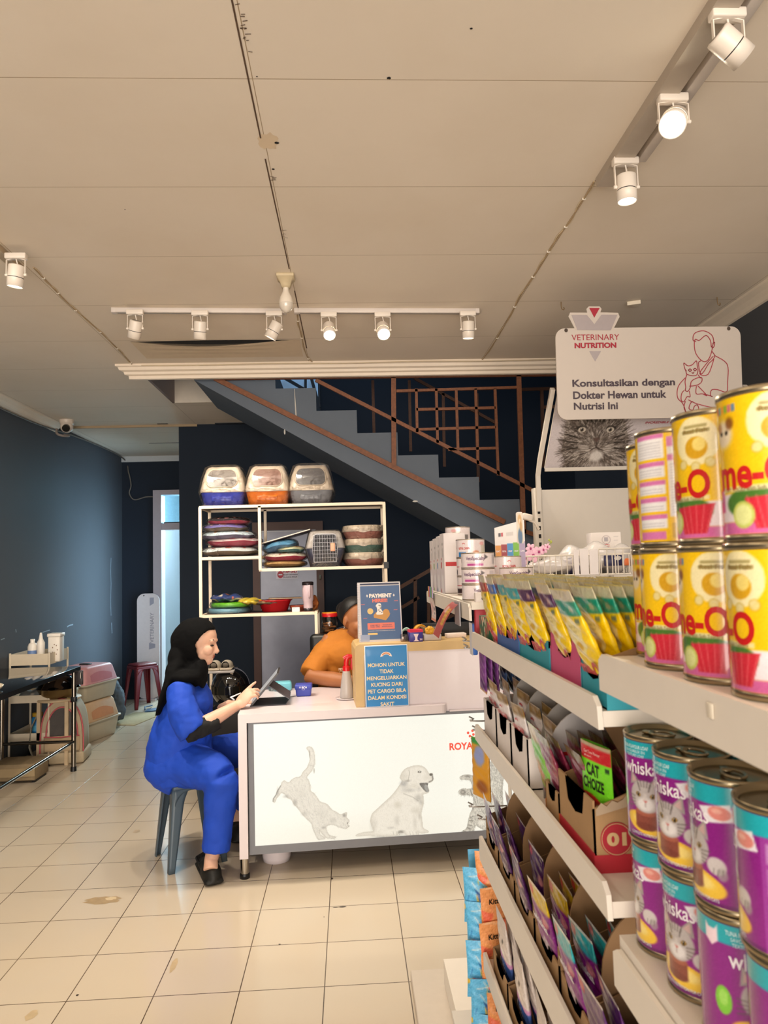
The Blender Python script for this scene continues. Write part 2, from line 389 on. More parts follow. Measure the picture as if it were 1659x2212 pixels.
def wallmat(name, col, patch, amt=0.5):
    m = bpy.data.materials.new(name); m.use_nodes = True; nt = m.node_tree; N = nt.nodes; L = nt.links; b = N['Principled BSDF']
    b.inputs['Roughness'].default_value = 0.75; b.inputs['Specular IOR Level'].default_value = 0.25
    tc = N.new('ShaderNodeTexCoord'); nz = N.new('ShaderNodeTexNoise'); nz.inputs['Scale'].default_value = 1.2; nz.inputs['Detail'].default_value = 9
    L.new(tc.outputs['Object'], nz.inputs['Vector'])
    mx = N.new('ShaderNodeMix'); mx.data_type = 'RGBA'; mx.inputs[6].default_value = (*rgb(col), 1); mx.inputs[7].default_value = (*rgb(patch), 1)
    mt = N.new('ShaderNodeMath'); mt.operation = 'MULTIPLY'; mt.inputs[1].default_value = amt; L.new(nz.outputs['Fac'], mt.inputs[0]); L.new(mt.outputs[0], mx.inputs[0])
    # small chips of bare plaster
    sp = N.new('ShaderNodeTexNoise'); sp.inputs['Scale'].default_value = 9; sp.inputs['Detail'].default_value = 3; L.new(tc.outputs['Object'], sp.inputs['Vector'])
    cr = N.new('ShaderNodeValToRGB'); cr.color_ramp.elements[0].position = 0.78; cr.color_ramp.elements[1].position = 0.80; L.new(sp.outputs['Fac'], cr.inputs[0])
    m2 = N.new('ShaderNodeMix'); m2.data_type = 'RGBA'; m2.inputs[7].default_value = (*rgb('#8d97a0'), 1); L.new(cr.outputs[0], m2.inputs[0]); L.new(mx.outputs[2], m2.inputs[6])
    L.new(m2.outputs[2], b.inputs['Base Color'])
    bp = N.new('ShaderNodeBump'); bp.inputs['Strength'].default_value = 0.15; bp.inputs['Distance'].default_value = 0.01; L.new(nz.outputs['Fac'], bp.inputs['Height']); L.new(bp.outputs[0], b.inputs['Normal'])
    MATS[name] = m; return m
floor_m = tilemat('floor_tiles', '#c6b7a2', '#4a3a2c', .3073, .3077, .0022, -.1275, 2.7286-.3077*20, .16, .03, .4, '#cdb796', 1.2, .35, .45)
ceil_m = tilemat('ceiling_boards', '#e8dccb', '#a89478', 1.22, .598, .0016, -.25-1.22*4, 2.01-.598*8, .8, .02, .3, '#cbb89c', .8, .35, .2)
wall_m = wallmat('wall_navy', '#4c4d50', '#565c66')
wallback_m = wallmat('wall_deep_navy', '#1b2430', '#222d3c')
WHITE = mat('white_laminate', '#efe2d8', .3, var=.02)
CREAM = mat('cream_paint', '#e6d8c4', .6, var=.04)
def struct(mb, name, mats, parent=None):
    o = mb.build(name, mats, parent)
    if parent is None: o['kind'] = 'structure'
    return o
XL, XR, ZC = -2.78, 2.28, 2.96
flo = struct(MB().box(XL-.1, XR+.1, -2.2, 12.2, -.12, 0), 'floor', floor_m)
mb = MB(); mb.box(XL-.1, XR+.1, -2.2, 4.97, ZC, ZC+.12); mb.box(XL-.1, -1.46, 4.97, 8.95, ZC, ZC+.12); mb.box(-1.46, -.75, 6.08, 7.05, ZC, ZC+.12)
ceil = struct(mb, 'ceiling', ceil_m)
struct(MB().box(XL-.1, XL, -2.2, 12.2, 0, 3.2), 'wall_left', wall_m)
struct(MB().box(XR, XR+.1, -2.2, 7.1, 0, 5.3), 'wall_right', wall_m)
mb = MB(); mb.box(-1.64, XR, 7.0, 7.12, 0, ZC); mb.box(-.75, XR, 7.0, 7.12, ZC, 5.3); mb.box(-1.64, -1.52, 7.12, 8.9, 0, ZC)
struct(mb, 'wall_back', wallback_m)
mb = MB(); mb.box(-.87, -.75, 6.08, 7.0, ZC+.12, 5.3); mb.box(-1.6, -1.46, 4.97, 6.08, ZC+.12, 5.3); mb.box(-1.46, -.75, 6.08, 6.2, ZC+.12, 5.3); mb.box(-1.6, XR+.1, 4.85, 4.97, ZC+.12, 5.3)
struct(mb, 'wall_upper', wallback_m)
struct(MB().box(-1.7, XR+.1, 4.85, 7.1, 5.3, 5.4), 'ceiling_upper', ceil_m)
# opening lining around the stairwell
mb = MB(); mb.box(-1.475, -1.455, 4.99, 6.08, ZC-.002, ZC+.3, 0); mb.box(-1.46, -.75, 6.07, 6.085, ZC-.002, ZC+.3, 1)
struct(mb, 'trim_opening', [mat('opening_brown', '#7d6455', .7), CREAM])
mb = MB()
def scuff(pts, w):
    q = [atx(x, y, XL+.0012) for x, y in pts]
    for a, b in zip(q[:-1], q[1:]):
        d = (b-a).normalized(); e = Vector((0, -d.z, d.y))*w/2; mb.add([a-e, b-e, b+e, a+e], [(0, 1, 2, 3)])
scuff([(92, 1366), (101, 1363), (108, 1361)], .008); scuff([(145, 1354), (150, 1351), (158, 1349)], .012); scuff([(2, 1382), (10, 1379)], .008); scuff([(34, 1359), (35, 1366)], .012); scuff([(241, 1345), (242, 1368)], .02)
scuff([(240, 1205), (239, 1232), (240, 1262), (239, 1300), (240, 1330)], .012)
mb.build('wall_scuff', mat('scuff_pale', '#8f9aa2', .8, var=.3, vscale=40), bpy.data.objects['wall_left'])
# wall at the end of the corridor with a doorway, and the bright room behind
DX0, DX1, DZ = -2.39, -1.75, 2.53
mb = MB(); mb.box(XL, DX0, 8.9, 9.0, 0, ZC); mb.box(DX1, -1.5, 8.9, 9.0, 0, ZC); mb.box(DX0, DX1, 8.9, 9.0, DZ, ZC)
struct(mb, 'wall_end', wallback_m)
BR = mat('treatment_room_white', '#dfe9ec', .6, var=.03)
mb = MB(); mb.box(XL, -1.0, 12.0, 12.1, 0, ZC); mb.box(-1.05, -.95, 9.0, 12.1, 0, ZC); mb.box(XL-.1, -.9, 9.0, 12.1, ZC, ZC+.1); mb.box(-1.5, -.95, 8.92, 9.0, 0, ZC)
struct(mb, 'wall_treatment_room', BR)
mb = MB(); mb.box(-2.62, -2.60, 11.96, 11.99, 1.2, 1.25)
GREYP = mat('door_frame_grey', '#a79fa6', .5)
mb = MB()
mb.box(DX0, DX0+.1, 8.84, 9.02, 0, DZ); mb.box(DX1-.1, DX1, 8.84, 9.02, 0, DZ); mb.box(DX0+.1, DX1-.1, 8.84, 9.02, DZ-.06, DZ); mb.box(DX0+.1, DX1-.1, 8.85, 9.0, 2.04, 2.12)
door1 = struct(mb, 'door_1', GREYP)
MB().box(DX0+.1, DX1-.1, 8.94, 8.945, 2.12, DZ-.06).build('transom_glass', film('transom_film', '#d8f0f8', .15, .05, .1), door1)
MB().box(DX0+.105, DX1-.105, 8.935, 8.96, 2.12, 2.14).build('transom_ledge', mat('dark_grey', '#35383c', .5), door1)
# staff door under the stairs
BROWN = mat('door_wood_brown', '#4a2a20', .5, var=.2, vscale=8)
mb = MB(); x0, x1, zt = -.93, -.25, 1.975
mb.box(x0, x0+.07, 6.93, 7.01, 0, zt); mb.box(x1-.07, x1, 6.93, 7.01, 0, zt); mb.box(x0+.07, x1-.07, 6.93, 7.01, zt-.08, zt)
door2 = struct(mb, 'door_2', BROWN)
def dirtymat():
    m = mat('dirty_door_panel', '#9a9db0', .28, var=.35, vscale=3.2, bump=.05, bscale=9); return m
MB().box(x0+.07, x1-.07, 6.95, 6.985, 0, zt-.08).build('door_leaf', dirtymat(), door2)
MB().box(x0+.075, x1-.075, 6.945, 6.949, zt-.095, zt-.085).build('door_edge_strip', mat('pale_strip', '#c9ccd4', .4), door2)
MB().ell((x1-.035, 6.92, 1.43), .012, .02, .025).build('door_knob', mat('brass_pale', '#8f9080', .4, metal=.6), door2)
# crown moulding along the stairwell edge, cornices along the side walls
prof = [(0, 0), (0, -.02), (-.012, -.024), (-.016, -.042), (-.032, -.05), (-.035, -.062), (-.05, -.066), (-.052, -.09), (-.06, -.094), (-.06, -.0)]
def crown(x0, x1):
    mb = MB(); n = len(prof)
    pr = [(4.97+p[0]+.06-.105, ZC+p[1]) for p in reversed([(-q[0], q[1]) for q in prof])]
    pr = [(4.90, ZC), (4.90, ZC-.014), (4.915, ZC-.02), (4.922, ZC-.038), (4.945, ZC-.046), (4.95, ZC-.062), (4.972, ZC-.068), (4.975, ZC-.088), (5.0, ZC-.09), (5.0, ZC)]
    vs = [(x0-.06+(y-4.90)*1.0, y, z) for y, z in pr]+[(x1, y, z) for y, z in pr]; k = len(pr)
    mb.add(vs, [(i, (i+1) % k, k+(i+1) % k, k+i) for i in range(k)]+[tuple(range(k-1, -1, -1)), tuple(range(k, 2*k))]); return mb
struct(crown(-1.52, XR), 'trim_1', mat('crown_white', '#efe0cc', .5, var=.03))
def sidecornice(x, s, y0, y1, name):
    pr = [(0, 0), (s*.07, 0), (s*.066, -.012), (s*.04, -.03), (s*.02, -.05), (s*.012, -.07), (0, -.075)]
    mb = MB(); k = len(pr); vs = [(x+a, y0, ZC+b) for a, b in pr]+[(x+a, y1, ZC+b) for a, b in pr]
    mb.add(vs, [(i, (i+1) % k, k+(i+1) % k, k+i) for i in range(k)]+[tuple(range(k)), tuple(range(k, 2*k))])
    return struct(mb, name, CREAM)
sidecornice(XL, 1, -2.2, 6.9, 'trim_2'); sidecornice(XR, -1, -2.2, 4.95, 'trim_3')
struct(MB().box(XL, -1.64, 8.87, 8.9, ZC-.07, ZC), 'trim_4', mat('corridor_trim', '#b9c0c4', .6))
struct(MB().box(-2.78, -1.46, 6.985, 7.0, ZC-.022, ZC+.001), 'trim_5', mat('joint_strip', '#a58f70', .7))
# long ceiling seams with flaking filler, peeled corridor slot and the sagging torn board above the light track
mb = MB()
SEAM = mat('seam_dark', '#5b4636', .9, var=.4, vscale=60)
def seam(x0, y0, x1, y1, w0, m=0, dz=-.0015):
    d = Vector((x1-x0, y1-y0, 0)).normalized(); e = Vector((-d.y, d.x, 0))*w0/2; a = Vector((x0, y0, ZC+dz)); b = Vector((x1, y1, ZC+dz))
    mb.add([a-e, b-e, b+e, a+e], [(0, 1, 2, 3)], m)
seam(-.2625, 1.65, -.262, 2.30, .005); seam(-.261, 2.42, -.255, 3.35, .005); seam(-.25, 3.62, -.245, 4.6, .006)
rnd = random.Random(3)
for _ in range(26):
    y = rnd.choice([1.75, 1.8, 1.85, 2.52, 3.0])+rnd.uniform(-.05, .05); x = -.258+rnd.uniform(0, .012); seam(x, y, x+rnd.uniform(.004, .018), y+rnd.uniform(-.004, .004), .0025)
mb.build('ceiling_seam', SEAM, ceil)
mb = MB(); pts = [(-2.3, 8.0), (-1.9, 8.02), (-1.65, 8.01)]
mb.box(-2.2, -1.68, 7.98, 7.995, ZC-.002, ZC); mb.box(-1.83, -1.73, 6.93, 6.95, ZC-.003, ZC)
mb.build('ceiling_crack', mat('black_gap', '#0c0a09', .9), ceil)
mb = MB()
def sag(u, v):
    x = -1.33+u*1.05; y = 4.42+v*.36; e = math.sin(PI*min(1, u*1.08)) if u < .92 else math.sin(PI*.92*1.08)*(1-u)/.08
    return (x, y, ZC-.002-.032*max(0, e)*(1-v)**1.5-.004*max(0, e)*math.sin(v*22+math.sin(u*5)*1.2)*(1-v))
mb.grid(sag, 40, 24); mb.build('sagging_board', mat('sagging_plaster', '#ddcbb0', .8), ceil)
mb = MB(); mb.grid(lambda u, v: (-1.3+u*.98, 4.425-.012*math.sin(PI*u)*(1-v)+.0*v, ZC-.001-.022*math.sin(PI*u)*v), 24, 1); mb.build('torn_gap', MATS['black_gap'], ceil)
# spots, stains and chips
mb = MB()
def blot(mbx, x, y, rx, ry, z, seed, n=20):
    r = random.Random(seed); mbx.add([(x+rx*math.cos(2*PI*i/n)*r.uniform(.75, 1.15), y+ry*math.sin(2*PI*i/n)*r.uniform(.75, 1.15), z) for i in range(n)], [tuple(range(n))])
for (px, py, r) in [(1018, 61, .004), (840, 168, .007), (598, 308, .008), (590, 365, .006), (270, 452, .003), (555, 165, .003)]:
    p = atz(px, py, ZC); blot(mb, p.x, p.y, r, r*.8, ZC-.001, px)
mb.build('ceiling_spot', MATS['black_gap'], ceil)
mb = MB(); p = atz(560, 305, ZC); blot(mb, p.x+.03, p.y, .035, .05, ZC-.0008, 4); mb.build('filler_patch', mat('filler', '#dcc8ab', .9), ceil)
def floorblot(pxs, col, name, seed=0, a=1):
    mb = MB()
    for i, (px, py, rx, ry) in enumerate(pxs):
        p = atz(px, py, 0); blot(mb, p.x, p.y, rx, ry, .0006, seed+i)
    return mb.build(name, mat('stain_'+col, col, .35, var=.25, vscale=40), flo)
floorblot([(222, 1945, .085, .045), (295, 1796, .02, .03)], '#a58a62', 'floor_stain', 1)
p = atz(240, 1941, 0); mb = MB(); blot(mb, p.x, p.y, .03, .018, .0009, 8); mb.build('floor_stain', mat('stain_light', '#cfb890', .3), flo)
floorblot([(375, 2085, .012, .05), (68, 2193, .02, .03)], '#b9a27e', 'floor_stain', 11)
floorblot([(740, 1959, .018, .006), (725, 1960, .012, .003), (717, 1898, .006, .012), (604, 2040, .005, .004), (167, 2150, .005, .006), (700, 1981, .003, .003)], '#2b1d14', 'floor_chip', 21)
# ------------------------------------------------------------------ staircase
STG = mat('stair_grey_paint', '#5a6470', .6, var=.12, vscale=5, bump=.1, bscale=30)
stair = thing('staircase', 'grey painted staircase climbing to the left behind the display rack', 'staircase', (1.7, 5.6, 0))
run, rise = .2912, .1686; cx0, cz0 = 1.244, 1.978
out = []
k = 7
for i in range(-7, 11):                                     # from upper left to lower right
    xr = cx0+run*i; zt = cz0-rise*i
    if zt < .05: zt = max(zt, 0.0)
    out += [(xr-run, zt), (xr, zt)]
    if zt <= .001: break
xlast = out[-1][0]
sl = (1.661-2.92)/(1.031+1.13); low = lambda x: 2.92+(x+1.13)*sl
xb = -1.13-2.92/sl
XE = XR-.02
out2 = []
for (x, z) in out:
    if x <= XE: out2.append((x, z))
    else:
        out2.append((XE, out2[-1][1] if len(out2) else z)); break
out = out2; xlast = XE
out += [(XE, low(XE))]
xt = cx0-run*8
out += [(xt, low(xt))]
M = Matrix(((1, 0, 0, 0), (0, 0, 1, 0), (0, 1, 0, 0), (0, 0, 0, 1)))
mb = MB(); mb.prism(out, 5.1, 6.02, 0, M); mb.build('flight', STG, stair, off=stair.location)
mb = MB(); rnd = random.Random(5)
p0, p1 = at(636, 840, 5.098), at(640, 905, 5.098)
mb.tube([p0, p0+(p1-p0)*.5, p1], [.002, .005, .007], 6); mb.build('paint_drip', mat('chip_white', '#c9c6bf', .8), stair, off=stair.location)
MB().ell(at(897, 1083, 5.097), .02, .004, .007).build('chipped_paint', MATS['chip_white'], stair, off=stair.location)
MB().ell(at(615, 933, 5.097), .006, .003, .02).build('chipped_paint', MATS['chip_white'], stair, off=stair.location)
RUST = mat('railing_brown_rust', '#7d4a2a', .55, var=.45, vscale=60, bump=.2, bscale=90)
def railbar(mb, p, q, w, Y, d=.02):
    a = at(*p, Y); b = at(*q, Y); t = (b-a).normalized(); n = Vector((-t.z, 0, t.x))*w/2
    vs = [a-n, b-n, b+n, a+n]; vs = [v+Vector((0, -d/2, 0)) for v in vs]+[v+Vector((0, d/2, 0)) for v in vs]
    mb.add(vs, [(0, 1, 2, 3), (7, 6, 5, 4), (0, 4, 5, 1), (1, 5, 6, 2), (2, 6, 7, 3), (3, 7, 4, 0)])
rail = thing('stair_railing', 'brown rusty metal stair railing with a grid panel, nearer of the two', 'railing', (1.26, 5.08, 1.7))
def rpart(name, bars, w, Y=5.08, par=None, m=None):
    mb = MB()
    for p, q in bars: railbar(mb, p, q, w, Y)
    return mb.build(name, m or RUST, par or rail, off=(par or rail).location)
rpart('bottom_rail', [((464, 817), (1090, 1128))], .036)
rpart('top_rail', [((464, 816), (1230, 807))], .036)
rpart('handrail', [((682, 821), (1165, 1067))], .026)
rpart('post', [((850, 815), (851, 1012))], .034); rpart('post', [((1120, 806), (1131, 1152))], .034)
rpart('bottom_foot', [((1128, 1146), (1160, 1157))], .03)
rpart('grid_panel', [((899, 840), (901, 934)), ((942, 840), (945, 957)), ((985, 840), (989, 969)), ((1027, 840), (1032, 1003)), ((1069, 840), (1076, 1027)), ((856, 845), (1116, 837)), ((899, 885), (1070, 881)), ((899, 928), (1071, 923)), ((968, 971), (1071, 968))], .019)
DRUST = mat('railing_far_brown', '#5a3824', .6, var=.4, vscale=60)
rail2 = thing('stair_railing', 'thin dark brown railing on the far side of the stairs', 'railing', (1.26, 5.95, 1.9))
rpart('handrail', [((895, 817), (1075, 916))], .024, 5.95, rail2, DRUST)
for x in (805, 884, 957, 1030): rpart('post', [((x, 822 if x < 900 else 850), (x+3, 940+(x-805)*.45))], .024, 5.95, rail2, DRUST)
rpart('top_rail', [((1116, 842), (1240, 838)), ((1170, 842), (1174, 1010)), ((1170, 880), (1240, 876))], .026, 5.95, rail2, DRUST)
rail3 = thing('stair_railing', 'low brown railing seen between counter and tin shelf', 'railing', (.75, 5.9, 1.0))
rpart('handrail', [((862, 1270), (945, 1222))], .03, 5.9, rail3, DRUST); rpart('bottom_rail', [((930, 1352), (1000, 1318)), ((868, 1312), (905, 1290))], .026, 5.9, rail3, DRUST)
for x, ya, yb in ((897, 1252, 1620), (926, 1300, 1620), (955, 1330, 1620), (985, 1320, 1620)): rpart('post', [((x, ya), (x, yb))], .028, 5.9, rail3, DRUST)
# upper window seen past the top steps
p0 = at(596, 878, 6.9); p1 = at(686, 815, 6.9)
w1 = struct(MB().box(p0.x-.6, p1.x+.02, 6.94, 6.99, p0.z-.15, p1.z+.5), 'window_1', mat('window_frame_dark', '#2b3038', .6))
MB().box(p0.x-.55, p1.x, 6.93, 6.945, p0.z-.1, p1.z+.45).build('window_pane', mat('window_glow', '#8fb4d8', .4, emit=.35), w1)
mb = MB(); railbar(mb, (612, 815), (655, 840), .03, 6.9); railbar(mb, (660, 815), (660, 845), .025, 6.9); railbar(mb, (672, 815), (690, 880), .03, 6.9); mb.build('window_bar', MATS['window_frame_dark'], w1)
# ================================================================== LIGHTS ON THE CEILING
LAMPW = mat('lamp_white', '#ebe0d2', .35, var=.02)
GREYM = mat('grille_grey', '#9c9387', .5, metal=.3)
LIT = mat('lamp_lit', '#fff2d8', .4, emit=30.0)
LITS = mat('lamp_lit_soft', '#fff4e2', .4, emit=6.0)
UNLIT = mat('lamp_unlit', '#cbb9a0', .3)
BLK = mat('black_plastic', '#0c0c0d', .4)
def spot(px, py, label, aim, lens, z=ZC-.028, R=.034, L=.095, drop=.075, power=0, size=1.1):
    p = atz(px, py, z)
    t = thing('track_spotlight', label, 'ceiling lamp', (p.x, p.y, z), 0, 'white spotlights on the ceiling tracks')
    MB().rbox(-.045, .045, -.016, .016, -.026, 0, .004).build('adapter', LAMPW, t)
    a = Vector(aim).normalized(); c = Vector((0, 0, -.026-drop))
    q = Vector((0, 0, 1)).rotation_difference(-a) if abs(a.z) < .9999 else Matrix.Identity(3).to_quaternion()
    Rm = Matrix.Translation(c) @ q.to_matrix().to_4x4()
    side = Vector((1, 0, 0))
    mb = MB()
    for s in (-1, 1): mb.tube([(s*.012, 0, -.024), (s*(R+.006), 0, -.03), (s*(R+.006), 0, -.026-drop)], [(.0025, .007)]*3, 4)
    mb.build('bracket', LAMPW, t)
    MB().tube([(0, 0, -.025), (.006, .004, -.03-drop*.3), c+Vector((0, 0, .03))], .003, 6).build('wire', LAMPW, t)
    MB().lathe([(0, L*.45), (R*.75, L*.45), (R*.98, L*.42), (R, L*.38), (R, L*-.12)], n=28, M=Rm).lathe([(R, -L*.15), (R, -L*.55), (R*.92, -L*.55), (R*.9, -L*.5)], n=28, M=Rm).build('housing', LAMPW, t)
    MB().lathe([(R*.975, -L*.11), (R*.975, -L*.16)], n=28, M=Rm).build('seam_ring', BLK, t)
    MB().lathe([(0, L*.455), (R*.72, L*.455)], n=24, M=Rm).build('rear_grille', GREYM, t)
    MB().lathe([(0, -L*.5), (R*.9, -L*.5)], n=28, M=Rm).build('lens', lens, t)
    for s in (-1, 1): MB().cyl((s*(R+.001), 0, c.z), (s*(R+.012), 0, c.z), .006, n=10).build('knob', LAMPW, t)
    if power:
        lo = light('spot_beam', 'SPOT', Vector((p.x, p.y, z))+c+a*(L*.6), power, (1.0, .89, .74), spot_size=size, spot_blend=.6, shadow_soft_size=.03)
        lo.rotation_euler = a.to_track_quat('-Z', 'Y').to_euler(); lo.name = 'spot_beam'
    return t
TRK = mat('track_white', '#d9cfc6', .4)
def track(pa, pb, label, z=ZC, w=.034, h=.026, name='light_track', m=None):
    a = atz(*pa, z); b = atz(*pb, z); c = (a+b)/2; d = (b-a); L = d.length; rz = math.atan2(d.y, d.x)
    t = thing(name, label, 'light track', (c.x, c.y, z), rz)
    MB().rbox(-L/2, L/2, -w/2, w/2, -h, 0, .003).build('rail', m or TRK, t)
    MB().box(-L/2+.02, L/2-.02, -.006, .006, -h-.0005, -h+.002).build('slot', GREYM, t)
    for s in (-1, 1): MB().rbox(s*L/2-.012, s*L/2+.012, -w/2-.001, w/2+.001, -h-.001, 0, .003).build('end_cap', m or TRK, t)
    return t
track((246, 666), (614, 668), 'white ceiling light track holding three downward spotlights, left half')
track((640, 667), (1030, 668), 'white ceiling light track holding two glowing spotlights, right half')
down = (0.02, -.05, -1)
spot(292, 670, 'white track spotlight aimed down, leftmost on the middle track', (-.30, .40, -1), LITS, power=68, size=2.4)
spot(432, 672, 'white track spotlight aimed down, second from left on the middle track', (-.12, .35, -1), LITS, power=60, size=2.3)
spot(592, 673, 'white track spotlight tilted sideways beside the bulb', (-.45, .12, -.8), LITS, power=42, size=2.3)
spot(710, 675, 'glowing track spotlight just right of the bulb, smaller glow', (0.05, -.62, -.78), LIT, power=48, size=1.7)
spot(826, 675, 'glowing track spotlight with the largest glare on the middle track', (.05, -.70, -.70), LIT, R=.036, power=55, size=1.7)
spot(1010, 673, 'white track spotlight at right end of the middle track, lit from below', (0, .15, -1), LITS, power=45, size=1.9)
# right-hand track with its steel channel
tr = thing('light_track', 'light track and grey steel channel at upper right of ceiling', 'light track', (1.0, 1.6, ZC))
MB().box(-.035, .035, -1.2, .95, -.035, 0).build('channel', mat('channel_grey', '#b7ab9c', .4, metal=.2), tr)
MB().rbox(.06, .094, -1.2, .80, -.026, 0, .003).build('rail', TRK, tr)
def spotxy(x, y, **k):
    # helper for lamps on the right track given in world metres
    v = W2C @ (Vector((x, y, ZC-.026))-CAM); return (829.5+FPX*v.x/-v.z, 1106-FPX*v.y/-v.z)
spot(1350, 342, 'white spotlight aimed straight down at far end of the right track', (0, .03, -1), LITS, drop=.08, power=40, size=2.0)
spot(1452, 205, 'spotlight glaring straight at the viewer on the right track', (-.42, -.65, -.6), LIT, R=.04, drop=.06, power=45, size=1.7)
spot(1570, 22, 'spotlight at top right corner aimed right with lit disc', (.62, .1, -.45), mat('lamp_lit_disc', '#fff6ea', .4, emit=9.0), drop=.07, power=38)
t = thing('light_track', 'light track at left edge of the ceiling with one spotlight', 'light track', (-1.50, 2.6, ZC))
MB().rbox(-.02, .02, -.9, .72, -.03, 0, .003).build('rail', mat('track_beige', '#c9b597', .5), t)
spot(35, 548, 'white spotlight at left edge of the ceiling', (-.14, .12, -1), LITS, z=ZC-.03, drop=.07, power=95, size=2.4)
# bare bulb
p = atz(617, 596, ZC)
t = thing('light_bulb', 'bare white bulb in a square ceiling holder', 'light bulb', (p.x, p.y, ZC))
mb = MB()
mb.rbox(-.043, .043, -.043, .043, -.016, 0, .003); mb.lathe([(.055, -.016), (.04, -.03), (.032, -.05), (.026, -.062), (0, -.062)], n=4, M=Matrix.Rotation(PI/4, 4, 'Z')); mb.build('lamp_holder', mat('holder_cream', '#cdbb98', .5), t)
MB().lathe([(.014, -.06), (.015, -.078), (.02, -.09), (.029, -.108), (.034, -.128), (.0345, -.14)], n=28).build('bulb_collar', mat('bulb_collar_white', '#e8ddcc', .4), t)
MB().lathe([(.0345, -.14), (.033, -.155), (.026, -.172), (.014, -.182), (0, -.185)], n=28).build('bulb_globe', mat('bulb_globe', '#d9cfc0', .15, var=.02, coat=.5), t)
# cables and hooks
def cable(pxs, label, r=.0035, z=ZC-.004, col='#b59c78', cl=True):
    pts = [atz(x, y, z) for x, y in pxs]; q = smoothline(pts, 5); c = q[0]
    t = thing('ceiling_cable', label, 'cable', c)
    a = MB().tube(q, r, 6); a.build('cable', mat('cable_'+col, col, .6), t, off=c)
    b = MB().tube([Vector(v)+Vector((.008*math.sin(i*.9), 0, .001)) for i, v in enumerate(q)], r*.8, 6); b.build('cable', mat('cable_pale', '#d6c3a2', .6), t, off=c)
    if cl:
        for i in range(4, len(q)-1, 6):
            v = Vector(q[i]); MB().rbox(v.x-.008, v.x+.008, v.y-.004, v.y+.004, v.z-.005, v.z+.004, .002).build('clip', mat('clip_white', '#e6dccb', .5), t, off=c)
    return t
cable([(1283, 392), (1255, 440), (1222, 490), (1190, 535), (1165, 578), (1130, 630), (1100, 685), (1068, 740), (1040, 780)], 'cream cable pair clipped along ceiling toward the sign side')
cable([(72, 578), (100, 607), (125, 633), (155, 663), (200, 702), (238, 738), (262, 762), (285, 787)], 'cream cable clipped along left side of the ceiling')
cable([(640, 668), (645, 700), (652, 730), (663, 770), (680, 785)], 'short cable from bulb down to the crown moulding', .003)
q = smoothline([(.0-1.4, 4.9, ZC-.012), (-1.0, 4.895, ZC-.018), (-.5, 4.89, ZC-.014), (0, 4.89, ZC-.02), (.5, 4.89, ZC-.013), (1.0, 4.89, ZC-.018), (1.5, 4.89, ZC-.012)], 6)
solo(MB().tube(q, .003, 6), 'ceiling_cable', MATS['cable_pale'], 'thin cable running along front of the white crown moulding', 'cable', None, q[0])
for px, py, lb in ((1212, 652, 'small bare ceiling hook above left side of the hanging sign'), (1549, 642, 'small bare ceiling hook above right side of the hanging sign')):
    p = atz(px, py, ZC)
    pts = [(0, 0, 0), (0, 0, -.03), (.004, 0, -.042), (.012, 0, -.046), (.016, 0, -.038), (.013, 0, -.03)]
    solo(MB().tube([p+Vector(v) for v in smoothline(pts, 4)], .0025, 6), 'ceiling_hook', mat('hook_brass', '#8a6f4a', .4, metal=.5), lb, 'hook', 'ceiling hooks', p)
p = atz(1368, 652, ZC)
solo(MB().prism([(-.035, 0), (.03, -.028), (.028, .028)], -.02, 0, 0, Matrix.Translation(p)), 'ceiling_clip', mat('clip_cream', '#e9dcc5', .5), 'small cream triangular clip on ceiling above the sign', 'clip', None, p)
# security camera
p = atz(156, 905, ZC)
t = thing('security_camera', 'white dome security camera where left wall meets ceiling', 'security camera', (-2.60, 6.70, ZC))
CAMW = mat('camera_white', '#d8cabb', .4)
MB().lathe([(.065, 0), (.065, -.02), (.055, -.05), (0, -.05)], n=24).build('base', CAMW, t)
MB().ell((0, 0, -.06), .058, .058, .06, 24, 14).build('ball', CAMW, t)
MB().cyl((.01, -.035, -.075), (.016, -.062, -.09), .034, .034, 24).build('lens', mat('camera_lens', '#141414', .15), t)
q = smoothline([(-2.70, 6.72, ZC-.08), (-2.68, 6.68, ZC-.13), (-2.63, 6.68, ZC-.15), (-2.60, 6.75, ZC-.14), (-2.66, 6.8, ZC-.12)], 5)
MB().tube(q, .012, 6).build('cable_loop', mat('cable_grey', '#8c8078', .6), t, off=t.location)
q = smoothline([(XL+.02, 5.0, ZC-.085), (XL+.02, 6.3, ZC-.09), (XL+.03, 7.5, ZC-.03), (XL+.04, 8.8, ZC-.03), (XL+.09, 8.86, ZC-.2), (XL+.12, 8.86, 2.6), (XL+.10, 8.86, 2.5), (XL+.16, 8.86, 2.42), (XL+.3, 8.86, 2.45), (XL+.4, 8.86, 2.45)], 6)
solo(MB().tube(q, .008, 6), 'wall_cable', mat('cable_wall', '#6b665f', .6), 'grey cable along left wall top bending down to door frame', 'cable', None, q[0])
# ================================================================== RECEPTION COUNTER
CO = Vector((-.575, 3.66, 0)); CA = math.radians(3.3)
CM = Matrix.Translation(CO) @ Matrix.Rotation(CA, 4, 'Z')
_ey = Vector((-math.sin(CA), math.cos(CA), 0)); CMi = CM.inverted()
def cloc(px, py, y):                                   # photo pixel -> counter coordinates on the plane local y
    v = C2W @ Vector(((px-829.5)/FPX, -(py-1106)/FPX, -1)); t = ((CO-CAM).dot(_ey)+y)/v.dot(_ey); return CMi @ (CAM+v*t)
def onc(x, y, z): return CM @ Vector((x, y, z))
ctr = thing('reception_counter', 'white reception counter with glowing animal picture on its front', 'counter', CO, CA)
CGREY = mat('counter_grey_frame', '#7d7f86', .5)
CPINK = mat('counter_white_laminate', '#e4d9dc', .22, var=.02)
WOODE = mat('counter_wood_edge', '#cfae78', .45, var=.12, vscale=14)
LB1 = 1.56
